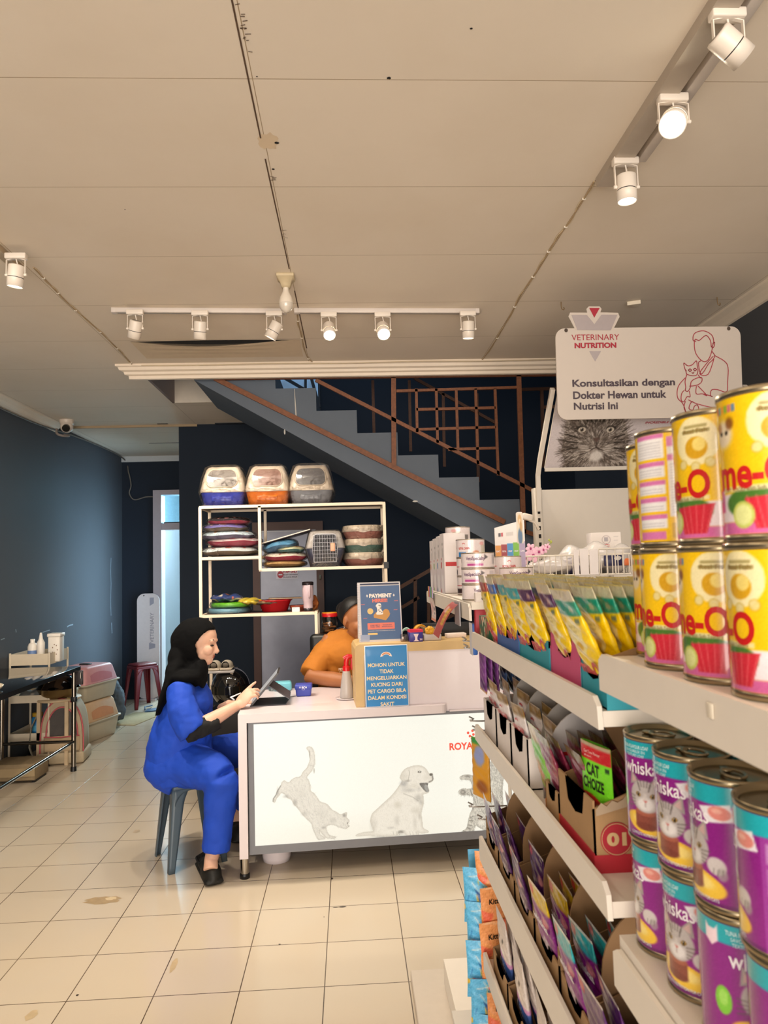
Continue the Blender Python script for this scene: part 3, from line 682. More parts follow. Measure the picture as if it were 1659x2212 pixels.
out = rrect(0, 1.06, 0, .72, .001, 1); out = [(0, 0), (1.035, 0)]+[(1.035+.025*math.sin(a), .025-.025*math.cos(a)) for a in [PI/8*i for i in range(1, 4)]]+[(1.06, .025), (1.06, .72), (0, .72)]
MB().prism(out, .757, .80).build('desk_top', CPINK, ctr)
MB().box(0, .042, 0, .21, .10, .757).build('end_panel', CPINK, ctr)
MB().box(0, .042, .64, .72, .10, .757).build('rear_post', CPINK, ctr)
for y in (.03, .68):
    MB().lathe([(.021, .02), (.021, .1)], (.022, y, 0), 20).build('leg', mat('chrome', '#b9b4ac', .18, metal=1.0), ctr)
    MB().lathe([(0, 0), (.024, 0), (.025, .02), (.022, .024)], (.022, y, 0), 20).build('foot_cap', BLK, ctr)
mb = MB(); z0, z1 = .107, .757
mb.box(.046, LB1, .03, .30, z0, z0+.04); mb.box(.046, LB1, .03, .2, z1-.014, z1); mb.box(.046, .074, .03, .2, z0+.04, z1-.014); mb.box(LB1-.03, LB1, .03, .2, z0+.04, z1-.014); mb.box(.074, LB1-.03, .15, .2, z0+.04, z1-.014)
mb.build('light_box_frame', CGREY, ctr)
MB().lathe([(.05, .0), (.07, .005), (.075, .03), (.075, .1065)], (.17, .22, 0), 28).build('round_foot', CPINK, ctr)
MB().lathe([(.05, .0), (.07, .005), (.075, .03), (.075, .1065)], (1.4, .22, 0), 28).build('round_foot', CPINK, ctr)
# raised counter
MB().box(.63, LB1+.02, .045, .075, .757, 1.075).build('raised_panel', CPINK, ctr)
out = [(.595, .80), (.64, .80), (.64, 1.06), (.652, 1.075), (LB1+.02, 1.075), (LB1+.02, 1.12), (.62, 1.12), (.603, 1.112), (.595, 1.095)]
MB().prism(out, .035, .33, 0, Matrix(((1, 0, 0, 0), (0, 0, 1, 0), (0, 1, 0, 0), (0, 0, 0, 1)))).build('raised_top', WOODE, ctr)
MB().box(1.08, LB1, .03, .72, .757, .765).build('inner_shelf', CPINK, ctr)
MB().box(.046, LB1, .2, .215, .107, .757).build('inner_panel', CPINK, ctr)
# backlit picture: leaping kitten, sitting puppy, standing kitten
ax0, ax1, az0, az1 = .072, LB1-.028, .145, .745
A = Art(ax1-ax0, az1-az0, 640, 236, '#fffdf0')
def cp(sx, ox, oy, pts): return [(q.x-ax0, q.z-az0) for q in (cloc(ox+sx*x, oy+sx*y, .035) for x, y in pts)]
A.ell(.5, .02, .9, .16, '#f4ecda', .55, 1.0)
S = .12055
def lay(pts, base, edge, ew=.012):
    pts = smoothline(pts, 3, True); d = A.sd(pts); A.mix(np.clip(d/.0022+.6, 0, 1), base); A.mix(np.where(d > 0, np.clip(1-d/ew, 0, 1)**1.4*.75, 0), edge); return d > 0
k1 = cp(S, 570, 1590, [(765, 205), (795, 185), (840, 190), (880, 220), (905, 300), (918, 400), (920, 470), (895, 560), (850, 640), (775, 730), (805, 790), (835, 880), (843, 980), (900, 1020), (960, 1100), (1010, 1170), (1110, 1205), (1160, 1240), (1215, 1310), (1290, 1350), (1370, 1400), (1420, 1385), (1480, 1362), (1490, 1400), (1480, 1450), (1530, 1500), (1532, 1540), (1505, 1570), (1532, 1612), (1500, 1645), (1460, 1662), (1340, 1635), (1280, 1605), (1210, 1590), (1135, 1610), (1122, 1660), (1145, 1730), (1200, 1780), (1280, 1795), (1296, 1815), (1260, 1833), (1130, 1832), (1060, 1770), (1012, 1715), (1002, 1690), (1015, 1760), (1080, 1800), (1102, 1835), (1075, 1852), (970, 1852), (930, 1790), (880, 1680), (850, 1570), (820, 1540), (700, 1420), (600, 1290), (540, 1230), (490, 1140), (420, 1110), (375, 1050), (320, 1020), (280, 1060), (235, 1110), (205, 1180), (172, 1185), (162, 1130), (218, 1050), (230, 1000), (295, 895), (325, 820), (370, 795), (440, 830), (500, 775), (560, 740), (650, 720), (700, 640), (770, 560), (815, 450), (822, 390), (800, 280), (765, 230)])
m1 = lay(k1, '#e6dfd0', '#b9b0a0', .010)
A.fur(m1, 2200, .010, lambda x, y: -1.0, ['#b7b0a4', '#cfc8ba', '#fbf6e8', '#9f998f', '#f4ecdc'], .0014, .30, 2, .5)
for x, y, rx, ry, c, a in [(400, 1080, 90, 40, '#6f6b66', .6), (560, 1190, 60, 80, '#6a6661', .7), (730, 1390, 90, 60, '#8a857c', .5), (1070, 1640, 60, 35, '#74706a', .8), (1240, 1510, 90, 70, '#9d978c', .5), (820, 320, 14, 90, '#857f76', .7), (250, 990, 30, 110, '#6c6863', .6), (1050, 1400, 160, 160, '#c0b9ab', .4), (650, 1020, 170, 180, '#c8c0b2', .4), (1440, 1420, 45, 45, '#4c4a47', .85), (1500, 1560, 14, 14, '#222', .9) if False else (1500, 1558, 12, 14, '#262422', .9), (1525, 1612, 10, 8, '#3a3633', .9), (850, 530, 50, 22, '#8a847a', .5), (900, 620, 18, 60, '#8d877d', .6)]:
    p = cp(S, 570, 1590, [(x, y)])[0]; A.ell(p[0], p[1], rx*S/390, ry*S/390, c, a*(.62 if rx > 20 else 1), 1.0 if rx > 20 else .7)
A.stroke(cp(S, 570, 1590, [(165, 1170), (170, 1120), (222, 1045), (235, 1000), (300, 890)]), .004, '#5c5955', .8, .004)
pu = cp(S, 760, 1630, [(75, 1440), (130, 1410), (250, 1380), (365, 1378), (372, 1330), (338, 1240), (330, 1170), (360, 1060), (440, 980), (560, 870), (690, 750), (770, 660), (840, 560), (892, 480), (865, 430), (860, 400), (900, 310), (960, 250), (1040, 215), (1150, 190), (1250, 200), (1320, 240), (1362, 300), (1385, 332), (1440, 332), (1458, 360), (1446, 400), (1467, 430), (1450, 470), (1410, 500), (1370, 515), (1358, 560), (1376, 610), (1388, 650), (1360, 690), (1290, 708), (1282, 740), (1292, 850), (1270, 950), (1250, 1050), (1265, 1200), (1282, 1310), (1350, 1350), (1382, 1380), (1350, 1402), (1215, 1412), (1190, 1385), (1208, 1440), (1180, 1462), (990, 1466), (955, 1425), (900, 1405), (855, 1395), (835, 1430), (750, 1462), (600, 1464), (430, 1457), (300, 1455), (85, 1464)])
p = cp(S, 760, 1630, [(650, 1460)])[0]; A.ell(p[0], p[1], .14, .012, '#8c877d', .6, 1)
m2 = lay(pu, '#f1e9d9', '#c6bdac', .016)
for x, y, rx, ry, c, a in [(930, 520, 95, 70, '#77777a', .8), (960, 620, 130, 90, '#a9a39a', .55), (1060, 640, 110, 45, '#8b8780', .5), (1190, 780, 90, 90, '#77736d', .6), (1240, 860, 50, 60, '#8a867f', .6), (820, 900, 100, 90, '#b7ab94', .55), (1150, 1000, 130, 80, '#b2a894', .5), (390, 1260, 90, 170, '#b8b0a2', .55), (810, 1180, 70, 130, '#a69f92', .5), (700, 1310, 90, 30, '#8f897f', .5), (880, 1385, 80, 40, '#4b4844', .8), (1130, 1230, 50, 160, '#b0a798', .5), (1210, 1100, 30, 90, '#a29a8c', .6), (940, 390, 90, 110, '#c2b9a8', .6), (1000, 470, 70, 30, '#78716a', .7), (1120, 560, 120, 70, '#c8bda8', .5), (1200, 620, 60, 60, '#9b958c', .5), (1350, 410, 110, 70, '#cfc5b3', .5), (200, 1430, 130, 30, '#cfc6b5', .5)]:
    p = cp(S, 760, 1630, [(x, y)])[0]; A.ell(p[0], p[1], rx*S/360, ry*S/360, c, a*.72, 1)
A.poly(smoothline(cp(S, 760, 1630, [(1210, 515), (1300, 505), (1365, 512), (1358, 560), (1374, 615), (1382, 655), (1330, 668), (1260, 600)]), 3, True), '#4a4b4c', .95)
A.poly(smoothline(cp(S, 760, 1630, [(1290, 560), (1350, 545), (1378, 650), (1340, 665)]), 3, True), '#9fa09c', .8)
A.stroke(cp(S, 760, 1630, [(1385, 490), (1440, 465), (1452, 430), (1445, 385)]), .006, '#66625d', .8, .004)
p = cp(S, 760, 1630, [(1418, 358)])[0]; A.ell(p[0], p[1], .0115, .008, '#2e2d2d', .95, .5)
p = cp(S, 760, 1630, [(1212, 310)])[0]; A.ell(p[0], p[1], .012, .0065, '#232221', .95, .5); A.ell(p[0]+.001, p[1]+.001, .003, .003, '#f0ece2', .9)
A.stroke(cp(S, 760, 1630, [(1020, 275), (1035, 330), (1005, 480)]), .003, '#8f8778', .7, .003); A.stroke(cp(S, 760, 1630, [(930, 700), (1090, 760), (1190, 830)]), .003, '#8d877c', .6, .004)
for x in (740, 800, 840, 1040, 1090, 1150): A.stroke(cp(S, 760, 1630, [(x, 1380), (x+12, 1440)]), .002, '#8a8478', .6, .002)
A.fur(m2, 1500, .01, -1.1, ['#d8cfbe', '#fbf6ea', '#cbc2b1'], .0015, .3, 5, .6)
S3 = .12658
k2h = [(790, 740), (720, 770), (690, 830), (668, 880), (690, 950), (640, 985), (560, 968), (480, 980), (420, 1010), (430, 1055), (500, 1060), (590, 1075), (625, 1150), (620, 1200), (560, 1215), (480, 1205), (408, 1240), (400, 1290), (450, 1328), (540, 1320), (640, 1350), (650, 1420), (638, 1500), (628, 1570), (590, 1640), (560, 1770), (528, 1890), (452, 1940), (458, 1985), (572, 1988), (640, 1960), (690, 1850), (760, 1880), (850, 1930), (1000, 1930), (1150, 1700), (1150, 1200), (1180, 900), (1120, 740), (1060, 760), (900, 745)]
k2 = cp(S3, 940, 1550, k2h); m3 = lay(k2, '#d9d2c2', '#a8a193', .010)
A.fur(m3, 3200, .012, -1.35, ['#3c3a38', '#5d5a55', '#8d887e', '#f5eedd', '#fffbe9', '#77736b'], .0015, .36, 9, .5)
for pts in [[(600, 1700), (650, 1690)], [(580, 1760), (640, 1760)], [(565, 1830), (630, 1840)], [(545, 1880), (610, 1900)], [(480, 1930), (560, 1970)], [(600, 1230), (630, 1320)], [(640, 1210), (680, 1310)], [(690, 1210), (730, 1330)]]: A.stroke(cp(S3, 940, 1550, pts), .004, '#4a4743', .7, .003)
for x, y, rx, ry, c, a in [(745, 820, 60, 40, '#4a4744', .7), (728, 880, 20, 16, '#e9e2d2', .9), (728, 880, 9, 9, '#1d1c1b', .95), (690, 945, 16, 10, '#6e675f', .8), (475, 1270, 70, 55, '#5b5854', .8), (470, 1270, 38, 25, '#cfc6b4', .7), (740, 1100, 60, 90, '#7b766c', .6), (485, 1965, 35, 22, '#383633', .8), (550, 1000, 70, 30, '#5d5953', .6), (780, 1790, 90, 90, '#efe7d6', .8)]:
    p = cp(S3, 940, 1550, [(x, y)])[0]; A.ell(p[0], p[1], rx*S3/418, ry*S3/418, c, a, .7)
A.noise(.006, 1)
LBM = vmat('light_box_print', .25, .86)
nt = LBM.node_tree; b = nt.nodes['Principled BSDF']
for l in list(nt.links):
    if l.to_socket == b.inputs['Base Color']: nt.links.remove(l)
b.inputs['Base Color'].default_value = (.12, .12, .11, 1)
A.build('light_panel', lambda x, y: (ax0+x, .034, az0+y), LBM, ctr)
RED = mat('print_red', '#d8523f', .4, emit=.55)
fn = lambda x, y: (x, .0325, y)
mb = MB(); a = cloc(971, 1621, .034); b_ = cloc(1028, 1619, .034); h = cloc(972, 1605, .034).z-a.z
text_on(mb, 'ROYAL CANIN', (b_.x-a.x)*2.16, h, lambda x, y: (a.x+x, .0325, a.z+y), 0, bold=.035, cx=(b_.x-a.x)*1.08, cy=h/2)
for px, py, r in ((1011, 1583, .0068), (1020.5, 1578.5, .0068), (1015, 1590, .0068), (1022.5, 1586.5, .0068), (1031, 1577, .0068), (1031, 1585.5, .0068), (1041, 1577, .0068), (1039.5, 1585.5, .0068), (1051, 1581, .0068), (1047, 1588.5, .0068)):
    c = cloc(px, py, .034); mb.add([(x, .0325, y) for x, y in ellp(c.x, c.z, r, r, 18)], [tuple(range(18))])
for dy in (0, 5):
    q = [cloc(x, y+dy, .034) for x, y in ((1017, 1596), (1024, 1593), (1031, 1592), (1038, 1592), (1046, 1594))]; line_on(mb, [(v.x, v.z) for v in q], .005 if dy == 0 else .0035, fn)
mb.build('lettering', RED, ctr)
# ---- things on the counter
def cthing(name, label, cat, x, y, z, rz=0, group=None): return thing(name, label, cat, onc(x, y, z), CA+rz, group)
# tablet in a folding grey case, screen towards the woman
CASE = mat('tablet_case_grey', '#4d4d54', .55, bump=.1, bscale=300)
t = cthing('tablet', 'tablet propped in grey folding case at left end of the desk', 'tablet', .045, .22, .8)
P0, P1 = Vector((.012, 0, .006)), Vector((.152, 0, .165)); u = (P1-P0).normalized(); nn = Vector((-u.z, 0, u.x))
def slab(p, q, n, th, y0, y1): return [Vector((v.x, y, v.z)) for v in (p, q, q+n*th, p+n*th) for y in (y0, y1)]
def slabmb(p, q, n, th, y0, y1):
    mb = MB(); vs = slab(p, q, n, th, y0, y1); mb.add(vs, [(0, 1, 3, 2), (2, 3, 5, 4), (4, 5, 7, 6), (6, 7, 1, 0), (0, 2, 4, 6), (1, 7, 5, 3)]); return mb
slabmb(P0, P1, nn, .004, -.03, .20).build('case_back', CASE, t)
slabmb(P0+nn*.004, P1+nn*.004, nn, .006, -.028, .198).build('tablet_body', mat('tablet_grey', '#3f3c3b', .4), t)
slabmb(P0+nn*.0101+u*.006, P1+nn*.0101-u*.006, nn, .0006, -.022, .192).build('screen', mat('tablet_screen', '#b9bdc4', .2, emit=.25), t)
Q0 = P0+u*.13-nn*.0005; Q1 = Vector((.205, 0, .03)); uq = (Q1-Q0).normalized(); nq = Vector((-uq.z, 0, uq.x))
mb = slabmb(Q0, Q1, nq, .004, -.03, .20); mb.build('support_flap', CASE, t)
slabmb(Q1, Vector((.185, 0, .004)), Vector((1, 0, 0.3)).normalized(), .004, -.03, .20).build('support_fold', CASE, t)
slabmb(Vector((.0, 0, 0)), Vector((.185, 0, 0)), Vector((0, 0, 1)), .005, -.03, .20).build('base_flap', CASE, t)
c = Q0.lerp(Q1, .45)-nq*.0006; mb = MB(); mb.add([c+uq*x+Vector((0, y+.06, 0)) for x, y in rrect(-.025, .025, -.04, .04, .02, 5)], [tuple(range(24))]); mb.build('camera_window', mat('case_window', '#cfc4bd', .5), t)
q = [onc(*v) for v in smoothline([(.13, .25, .803), (.16, .34, .803), (.22, .40, .803), (.28, .43, .804)], 5)]
solo(MB().tube(q, .002, 6), 'stylus_cable', mat('cable_darkgrey', '#4a4648', .5), 'thin dark cable lying on the desk between tablet and blue box', 'cable', None, q[0])
# card machine cover
BLUE = mat('card_blue', '#3f4cae', .4)
t = cthing('card_terminal', 'small blue card terminal box on the desk', 'card terminal', .325, .46, .8, -.05)
MB().rbox(-.046, .046, -.04, .04, 0, .062, .008, 3, taper=.9).rbox(-.048, .048, -.042, .042, .038, .066, .006, 2).build('housing', BLUE, t)
mb = MB(); text_on(mb, 'BCA', .03, .011, lambda x, y: (x+.006, -.0425, .052+y), bold=.03, shear=.1); line_on(mb, ellp(-.018, 0, .004, .004, 8), .002, lambda x, y: (x, -.0425, .052+y), closed=True)
line_on(mb, ellp(0, 0, .008, .004, 12), .0012, lambda x, y: (x, -.0425, .041+y), closed=True); mb.build('lettering', mat('white_print', '#f0eef4', .5), t)
t = cthing('tissue_pack', 'light blue tissue pack at back edge of the desk', 'tissue pack', .20, .672, .8, .05)
mb = MB(); mb.rbox(-.052, .052, -.04, .04, 0, .052, .014, 3); mb.build('pack', mat('tissue_cyan', '#74c4d4', .35, var=.12), t)
mb = MB(); mb.rbox(-.085, -.05, -.03, .03, .004, .02, .006, 2); mb.build('pack_flap', film('clear_wrap', '#e8f4f4', .3), t)
# spray bottle on a small round saucer
t = cthing('saucer', 'shallow white saucer under the red topped spray bottle', 'saucer', .562, .30, .8)
MB().lathe([(0, .001), (.035, 0), (.062, .004), (.064, .007), (.04, .0045), (0, .004)], n=32).build('saucer', CPINK, t)
t = cthing('spray_bottle', 'grey spray bottle with bright red trigger head', 'spray bottle', .562, .30, .8045)
MB().lathe([(0, 0), (.036, 0), (.038, .006), (.037, .03), (.03, .09), (.022, .135), (.0185, .15), (0, .152)], n=32).build('bottle', mat('bottle_grey', '#bdb6b2', .3, var=.03, trans=.15), t)
RB = mat('trigger_red', '#c8141c', .3)
h = MB(); h.lathe([(.0195, .145), (.0205, .168), (.017, .175)], n=24); h.tube([(0, 0, .17), (.0, 0, .195), (.004, 0, .212), (.018, 0, .225)], [.014, .014, .015, .013], 12); h.tube([(-.014, 0, .212), (.012, 0, .224), (.036, 0, .222), (.044, 0, .219)], [(.013, .012), (.014, .014), (.011, .01), (.009, .008)], 10)
h.build('spray_head', RB, t)
MB().tube([(.03, 0, .215), (.034, 0, .195), (.028, 0, .172), (.032, 0, .15)], [(.009, .005), (.009, .005), (.008, .004), (.007, .003)], 8).build('trigger', RB, t)
t = cthing('plastic_bag', 'crumpled clear plastic beside the spray bottle', 'plastic bag', .612, .33, .8)
MB().ell((0, .02, .02), .02, .03, .02, 12, 8).build('bag', film('clear_wrap', '#e8f4f4', .3), t)
# blue notice board
t = cthing('notice_board', 'blue notice with cream capital letters about sick cats', 'notice', .755, .022, .8)
nw, nh = .224, .313
MB().rbox(-nw/2, nw/2, -.002, .002, 0, nh, .001, 1).build('acrylic_plate', mat('notice_white_edge', '#e4e6ea', .2), t)
MB().box(-nw/2+.004, nw/2-.004, -.0028, -.002, .004, nh-.004).build('blue_sheet', mat('notice_blue', '#2f86c8', .25, var=.03, vscale=9, coat=.3), t)
mb = MB()
for i, (s, w) in enumerate([('MOHON UNTUK', .193), ('TIDAK', .073), ('MENGELUARKAN', .206), ('KUCING DARI', .162), ('PET CARGO BILA', .198), ('DALAM KONDISI', .198), ('SAKIT', .071)]):
    text_on(mb, s, w, .0195, lambda x, y: (x, -.0033, y), 0, bold=.022, cy=.213-i*.0332)
mb.build('lettering', mat('notice_cream', '#f2dca8', .5), t)
mb = MB(); arch = [( .03*math.cos(a), .026*math.sin(a)) for a in [PI*i/14 for i in range(15)]]+[(.016*math.cos(a), .004+.008*math.sin(a)) for a in [PI-PI*i/10 for i in range(11)]]
mb.add([(x, -.0031, .253+y) for x, y in arch], [tuple(range(len(arch)))]); mb.build('emblem', mat('emblem_white', '#f1e6dc', .5), t)
mb = MB()
for i, a in enumerate((2.5, 2.05, 1.57, 1.09, .64)): mb.add([(.021*math.cos(a)+x, -.0034, .255+.017*math.sin(a)+y) for x, y in ellp(0, 0, .0042, .005, 10, a)], [tuple(range(10))])
mb.build('emblem_marks', mat('emblem_orange', '#d98c5c', .5), t)
# payment sign: ring bound display book
t = cthing('payment_sign', 'blue payment sign book with white spiral binding', 'sign', .742, .12, 1.12, .03)
pw, ph = .232, .318; tl = .14
PM = Matrix.Rotation(-tl, 4, 'X')
MB().box(-pw/2, pw/2, 0, .006, 0, ph, 0, PM).build('backing', mat('sign_pages', '#d9d3d4', .4), t)
MB().box(-pw/2+.014, pw/2-.006, -.001, 0, .012, ph-.02, 0, PM).build('blue_poster', mat('poster_blue', '#4a6690', .35, var=.03, coat=.2), t)
MB().box(-pw/2, pw/2, .09, .093, 0, .29, 0, Matrix.Translation((0, 0, .0)) @ Matrix.Rotation(.14, 4, 'X')).build('rear_leaf', mat('sign_pages', '#d9d3d4', .4), t)
mb = MB()
for i in range(34): mb.tube([PM @ Vector((-pw/2+.004+.006*math.cos(a), .002+.006*math.sin(a), .006+i*.0091)) for a in [2*PI*k/6 for k in range(7)]], .0012, 4, caps=False)
sp = mb.build('spiral_binding', mat('spiral_white', '#e6e2e4', .4), t)
pf = lambda z: (lambda x, y: PM @ Vector((x, z, y)))
mb = MB(); mb.add([pf(-.0008)(x, y) for x, y in ((-pw/2+.014, ph-.015), (pw/2-.006, ph-.015), (pw/2-.006, ph-.006), (-pw/2+.014, ph-.006))], [(0, 1, 2, 3)]); mb.build('dark_top_strip', mat('strip_dark', '#41455c', .4), t)
mb = MB(); text_on(mb, 'PAYMENT', .122, .022, pf(-.0015), bold=.06, cx=.006, cy=.245)
text_on(mb, 'TRANSFER HARAP KONFIRMASI KE ADMIN', .146, .0035, pf(-.0015), cx=.004, cy=.058)
for cx in (-.066, .079): mb.add([pf(-.0015)(cx+x, .245+y) for x, y in ((0, .009), (.0025, .0025), (.006, 0), (.0025, -.0025), (0, -.009), (-.0025, -.0025), (-.006, 0), (-.0025, .0025))], [tuple(range(8))])
mb.build('lettering_white', mat('poster_white', '#efe6dc', .5), t)
COR = mat('poster_coral', '#e07a68', .5)
mb = MB(); text_on(mb, 'HERE!!!', .082, .02, pf(-.0015), bold=.055, cx=.002, cy=.219)
mb.add([pf(-.0014)(x, y) for x, y in rrect(-.07, .076, .066, .1, .003, 3)], [tuple(range(16))])
for cx, cy in ((-.09, .2), (.09, .215), (-.08, .126), (.085, .167)): line_on(mb, [(cx+i*.004-.01, cy+(.002 if i % 2 else -.002)) for i in range(6)], .0018, pf(-.0014))
mb.build('coral_print', COR, t)
mb = MB(); text_on(mb, '5285 0812', .05, .006, pf(-.0018), bold=.02, cx=-.03, cy=.088); text_on(mb, '7435 1092', .05, .006, pf(-.0018), bold=.02, cx=-.03, cy=.079); text_on(mb, 'TRANSFER BANK', .05, .005, pf(-.0018), bold=.02, cx=.036, cy=.088); text_on(mb, 'MANDIRI DAN BCA', .056, .005, pf(-.0018), bold=.02, cx=.036, cy=.079)
mb.build('lettering_navy', mat('poster_navy', '#4a4468', .5), t)
mb = MB(); mb.add([pf(-.0014)(x, y) for x, y in ellp(-.052, .163, .016, .016)], [tuple(range(24))]); mb.add([pf(-.0014)(x, y) for x, y in ((-.07, .038), (-.018, .038), (-.018, .048), (-.07, .048))], [(0, 1, 2, 3)]); mb.build('yellow_badges', mat('poster_yellow', '#e0c07c', .5), t)
mb = MB(); mb.add([pf(-.0012)(x, y) for x, y in ((-.035, .142), (-.02, .158), (.055, .15), (.05, .135), (.03, .112), (-.034, .128))], [tuple(range(6))]); mb.add([pf(-.0015)(x, y) for x, y in smoothline([(.012, .148), (.02, .166), (.034, .172), (.048, .164), (.05, .148), (.03, .14)], 4, True)], [tuple(range(24))])
mb.build('cat_on_box_print', mat('poster_tan', '#c79150', .5), t)
mb = MB(); o2 = smoothline([(-.02, .145), (-.014, .165), (-.018, .185), (-.022, .19), (-.012, .203), (.004, .203), (.008, .19), (.006, .175), (.016, .155), (.012, .144)], 4, True); mb.add([pf(-.0018)(x, y) for x, y in o2], [tuple(range(len(o2)))]); mb.build('dog_print', MATS['poster_white'], t)
mb = MB()
for cx, cy in ((.002, .178), (-.006, .168), (.0, .16), (.01, .155), (-.004, .193), (.002, .19)): mb.add([pf(-.0021)(cx+x, cy+y) for x, y in ellp(0, 0, .0025, .0035, 10)], [tuple(range(10))])
mb.build('dog_spots', mat('poster_dark', '#4a3b34', .5), t)
MB().add([pf(-.0022)(x, y) for x, y in ((-.112, .004), (-.062, .004), (-.06, .04), (-.11, .04))], [(0, 1, 2, 3)]).build('clear_tape', mat('tape_pale', '#b9c6e6', .15, alpha=.6), t)
# things on the raised wooden top
t = cthing('bulb_box', 'purple and red light bulb carton on the wooden counter top', 'carton', .918, .075, 1.12, .08)
MB().rbox(-.035, .035, -.03, .03, 0, .062, .002, 1).build('carton', mat('carton_purple', '#3f3a8c', .4), t)
MB().box(-.0355, .0355, -.0305, .0305, .05, .063).build('red_band', mat('carton_red', '#d8304c', .4), t)
mb = MB(); mb.add([(x, -.0312, y) for x, y in ((-.016, .042), (.012, .042), (.004, .024), (.004, .012), (.014, .004), (-.018, .004), (-.008, .012), (-.008, .024))], [tuple(range(8))]); text_on(mb, '7W', .015, .01, lambda x, y: (x+.024, -.0312, .012+y), bold=.03); mb.build('bulb_print', mat('carton_pale', '#f1d9dc', .5), t)
t = cthing('sample_jar', 'small clear sample jar with dark lump left of the bulb carton', 'jar', .872, .09, 1.12)
MB().rbox(-.03, .012, -.02, .02, 0, .038, .004, 2).build('jar', film('clear_jar', '#e9dfdf', .25, .08, .1), t); MB().ell((0, 0, .018), .012, .014, .016, 12, 8).build('dark_lump', mat('dark_lump', '#3c3838', .6), t)
t = cthing('face_mask', 'pale green folded face mask behind the bulb carton', 'face mask', .885, .17, 1.12)
mb = MB(); mb.grid(lambda u, v: (-.035+u*.085, -.03+v*.06, .03+.035*math.sin(PI*min(1, u*1.2+.05))*(1-.3*v)+.006*math.sin(v*18)), 20, 16); o = mb.build('mask', mat('mask_mint', '#bfe0d6', .8), t)
d = o.modifiers.new('s', 'SOLIDIFY'); d.thickness = .002
t = cthing('tape_roll', 'yellow orange roll of tape standing behind the bulb carton', 'tape roll', .956, .15, 1.12)
Rm = Matrix.Translation((0, 0, .041)) @ Matrix.Rotation(.5, 4, 'Z') @ Matrix.Rotation(PI/2, 4, 'X') @ Matrix.Scale(1, 4)
MB().lathe([(.03, -.012), (.041, -.012), (.041, .012), (.03, .012), (.03, -.012)], n=32, M=Rm).build('tape', mat('tape_amber', '#d8962a', .3), t)
MB().lathe([(.027, -.012), (.03, -.012), (.03, .012), (.027, .012), (.027, -.012)], n=32, M=Rm).build('core', mat('tape_core', '#c8b08c', .7), t)
t = cthing('storage_tray', 'grey clear tray with lid beside the bulb carton', 'tray', 1.01, .12, 1.12)
MB().rbox(-.048, .048, -.05, .05, 0, .034, .006, 2).build('tray', mat('tray_grey', '#b4aaa4', .35), t)
MB().rbox(-.03, .055, -.02, .06, .035, .066, .004, 2).build('lid', mat('lid_clear', '#8d8a88', .2, alpha=.7), t)
t = cthing('paper_ball', 'crumpled orange yellow paper on the grey tray', 'paper', 1.0, .09, 1.155)
bm = bmesh.new(); bmesh.ops.create_icosphere(bm, subdivisions=3, radius=.022); rn = random.Random(4)
for v in bm.verts: v.co *= 1+rn.uniform(-.2, .2); v.co.z += .017; v.co.x *= 1.15
mb = MB(); bm.verts.index_update(); mb.add([v.co.copy() for v in bm.verts], [[v.index for v in f.verts] for f in bm.faces]); bm.free(); mb.build('paper_ball', mat('paper_amber', '#d8a02c', .5), t)
solo(MB().rbox(-.055, .055, -.025, .025, 0, .024, .003, 2), 'paper_stack', mat('paper_pinkish', '#e6d6cc', .7), 'low white paper block near right end of the wooden top', 'paper', None, None).matrix_world = Matrix.Translation(onc(1.16, .2, 1.12)) @ Matrix.Rotation(CA+.1, 4, 'Z')
solo(MB().rbox(-.14, .14, -.02, .02, 0, .075, .004, 2), 'monitor_box', mat('dark_box', '#1a1a1e', .5), 'low black box behind the white paper block', 'box', None, None).matrix_world = Matrix.Translation(onc(1.13, .30, 1.12)) @ Matrix.Rotation(CA, 4, 'Z')
# ================================================================== DISPLAY RACK UNDER THE STAIRS
RY, RD = 4.70, .34                                       # front plane and depth
RACKM = mat('rack_cream_metal', '#e6d3b8', .4, var=.03)
def bar(mb, pa, pb, w=.019, Y=RY):
    a = at(*pa, Y); b = at(*pb, Y)
    if abs(a.x-b.x) > abs(a.z-b.z): z = (a.z+b.z)/2; mb.box(min(a.x, b.x)-w/2, max(a.x, b.x)+w/2, Y, Y+w, z-w/2, z+w/2)
    else: x = (a.x+b.x)/2; mb.box(x-w/2, x+w/2, Y, Y+w, min(a.z, b.z), max(a.z, b.z))
def rx(px, Y=RY): return at(px, 1200, Y).x
def rzz(py, px=600, Y=RY): return at(px, py, Y).z
xl, xm, xr_, xs = rx(432.5), rx(561.5), rx(832.5), rx(680)
zt, zl, zr, zs = rzz(1092), rzz(1202.5), rzz(1227.5, 700), rzz(1328, 560)
zb = .40
rack = thing('display_rack', 'cream metal display rack with staggered shelves under the stairs', 'rack', ((xl+xr_)/2, RY+RD/2, 0))
o_ = rack.location; w = .019
def post(x, z0, z1, y): MB().box(x-w/2, x+w/2, y, y+w, z0, z1).build('post', RACKM, rack, off=o_)
yb = RY+RD-w
for y in (RY, yb):
    post(xl, 0, zt, y); post(xr_, 0, zt, y); post(xm, zr, zt, y); post(xs, 0, zs, y)
def shelf(name, x0, x1, z, thick=.004):
    mb = MB()
    for y in (RY, yb): mb.box(x0+w/2, x1-w/2, y, y+w, z-w/2, z+w/2)
    for x in (x0, x1): mb.box(x-w/2, x+w/2, RY+w, yb, z-w/2, z+w/2)
    mb.build(name, RACKM, rack, off=o_)
    MB().box(x0+w/2, x1-w/2, RY+w, yb, z+w/2-thick, z+w/2).build('shelf_board', mat('shelf_board_brown', '#6a5246', .6), rack, off=o_)
shelf('top_shelf', xl, xr_, zt); shelf('shelf', xl, xm, zl); shelf('shelf', xm, xr_, zr); shelf('shelf', xl, xs, zs); shelf('shelf', xl, xr_, zb)
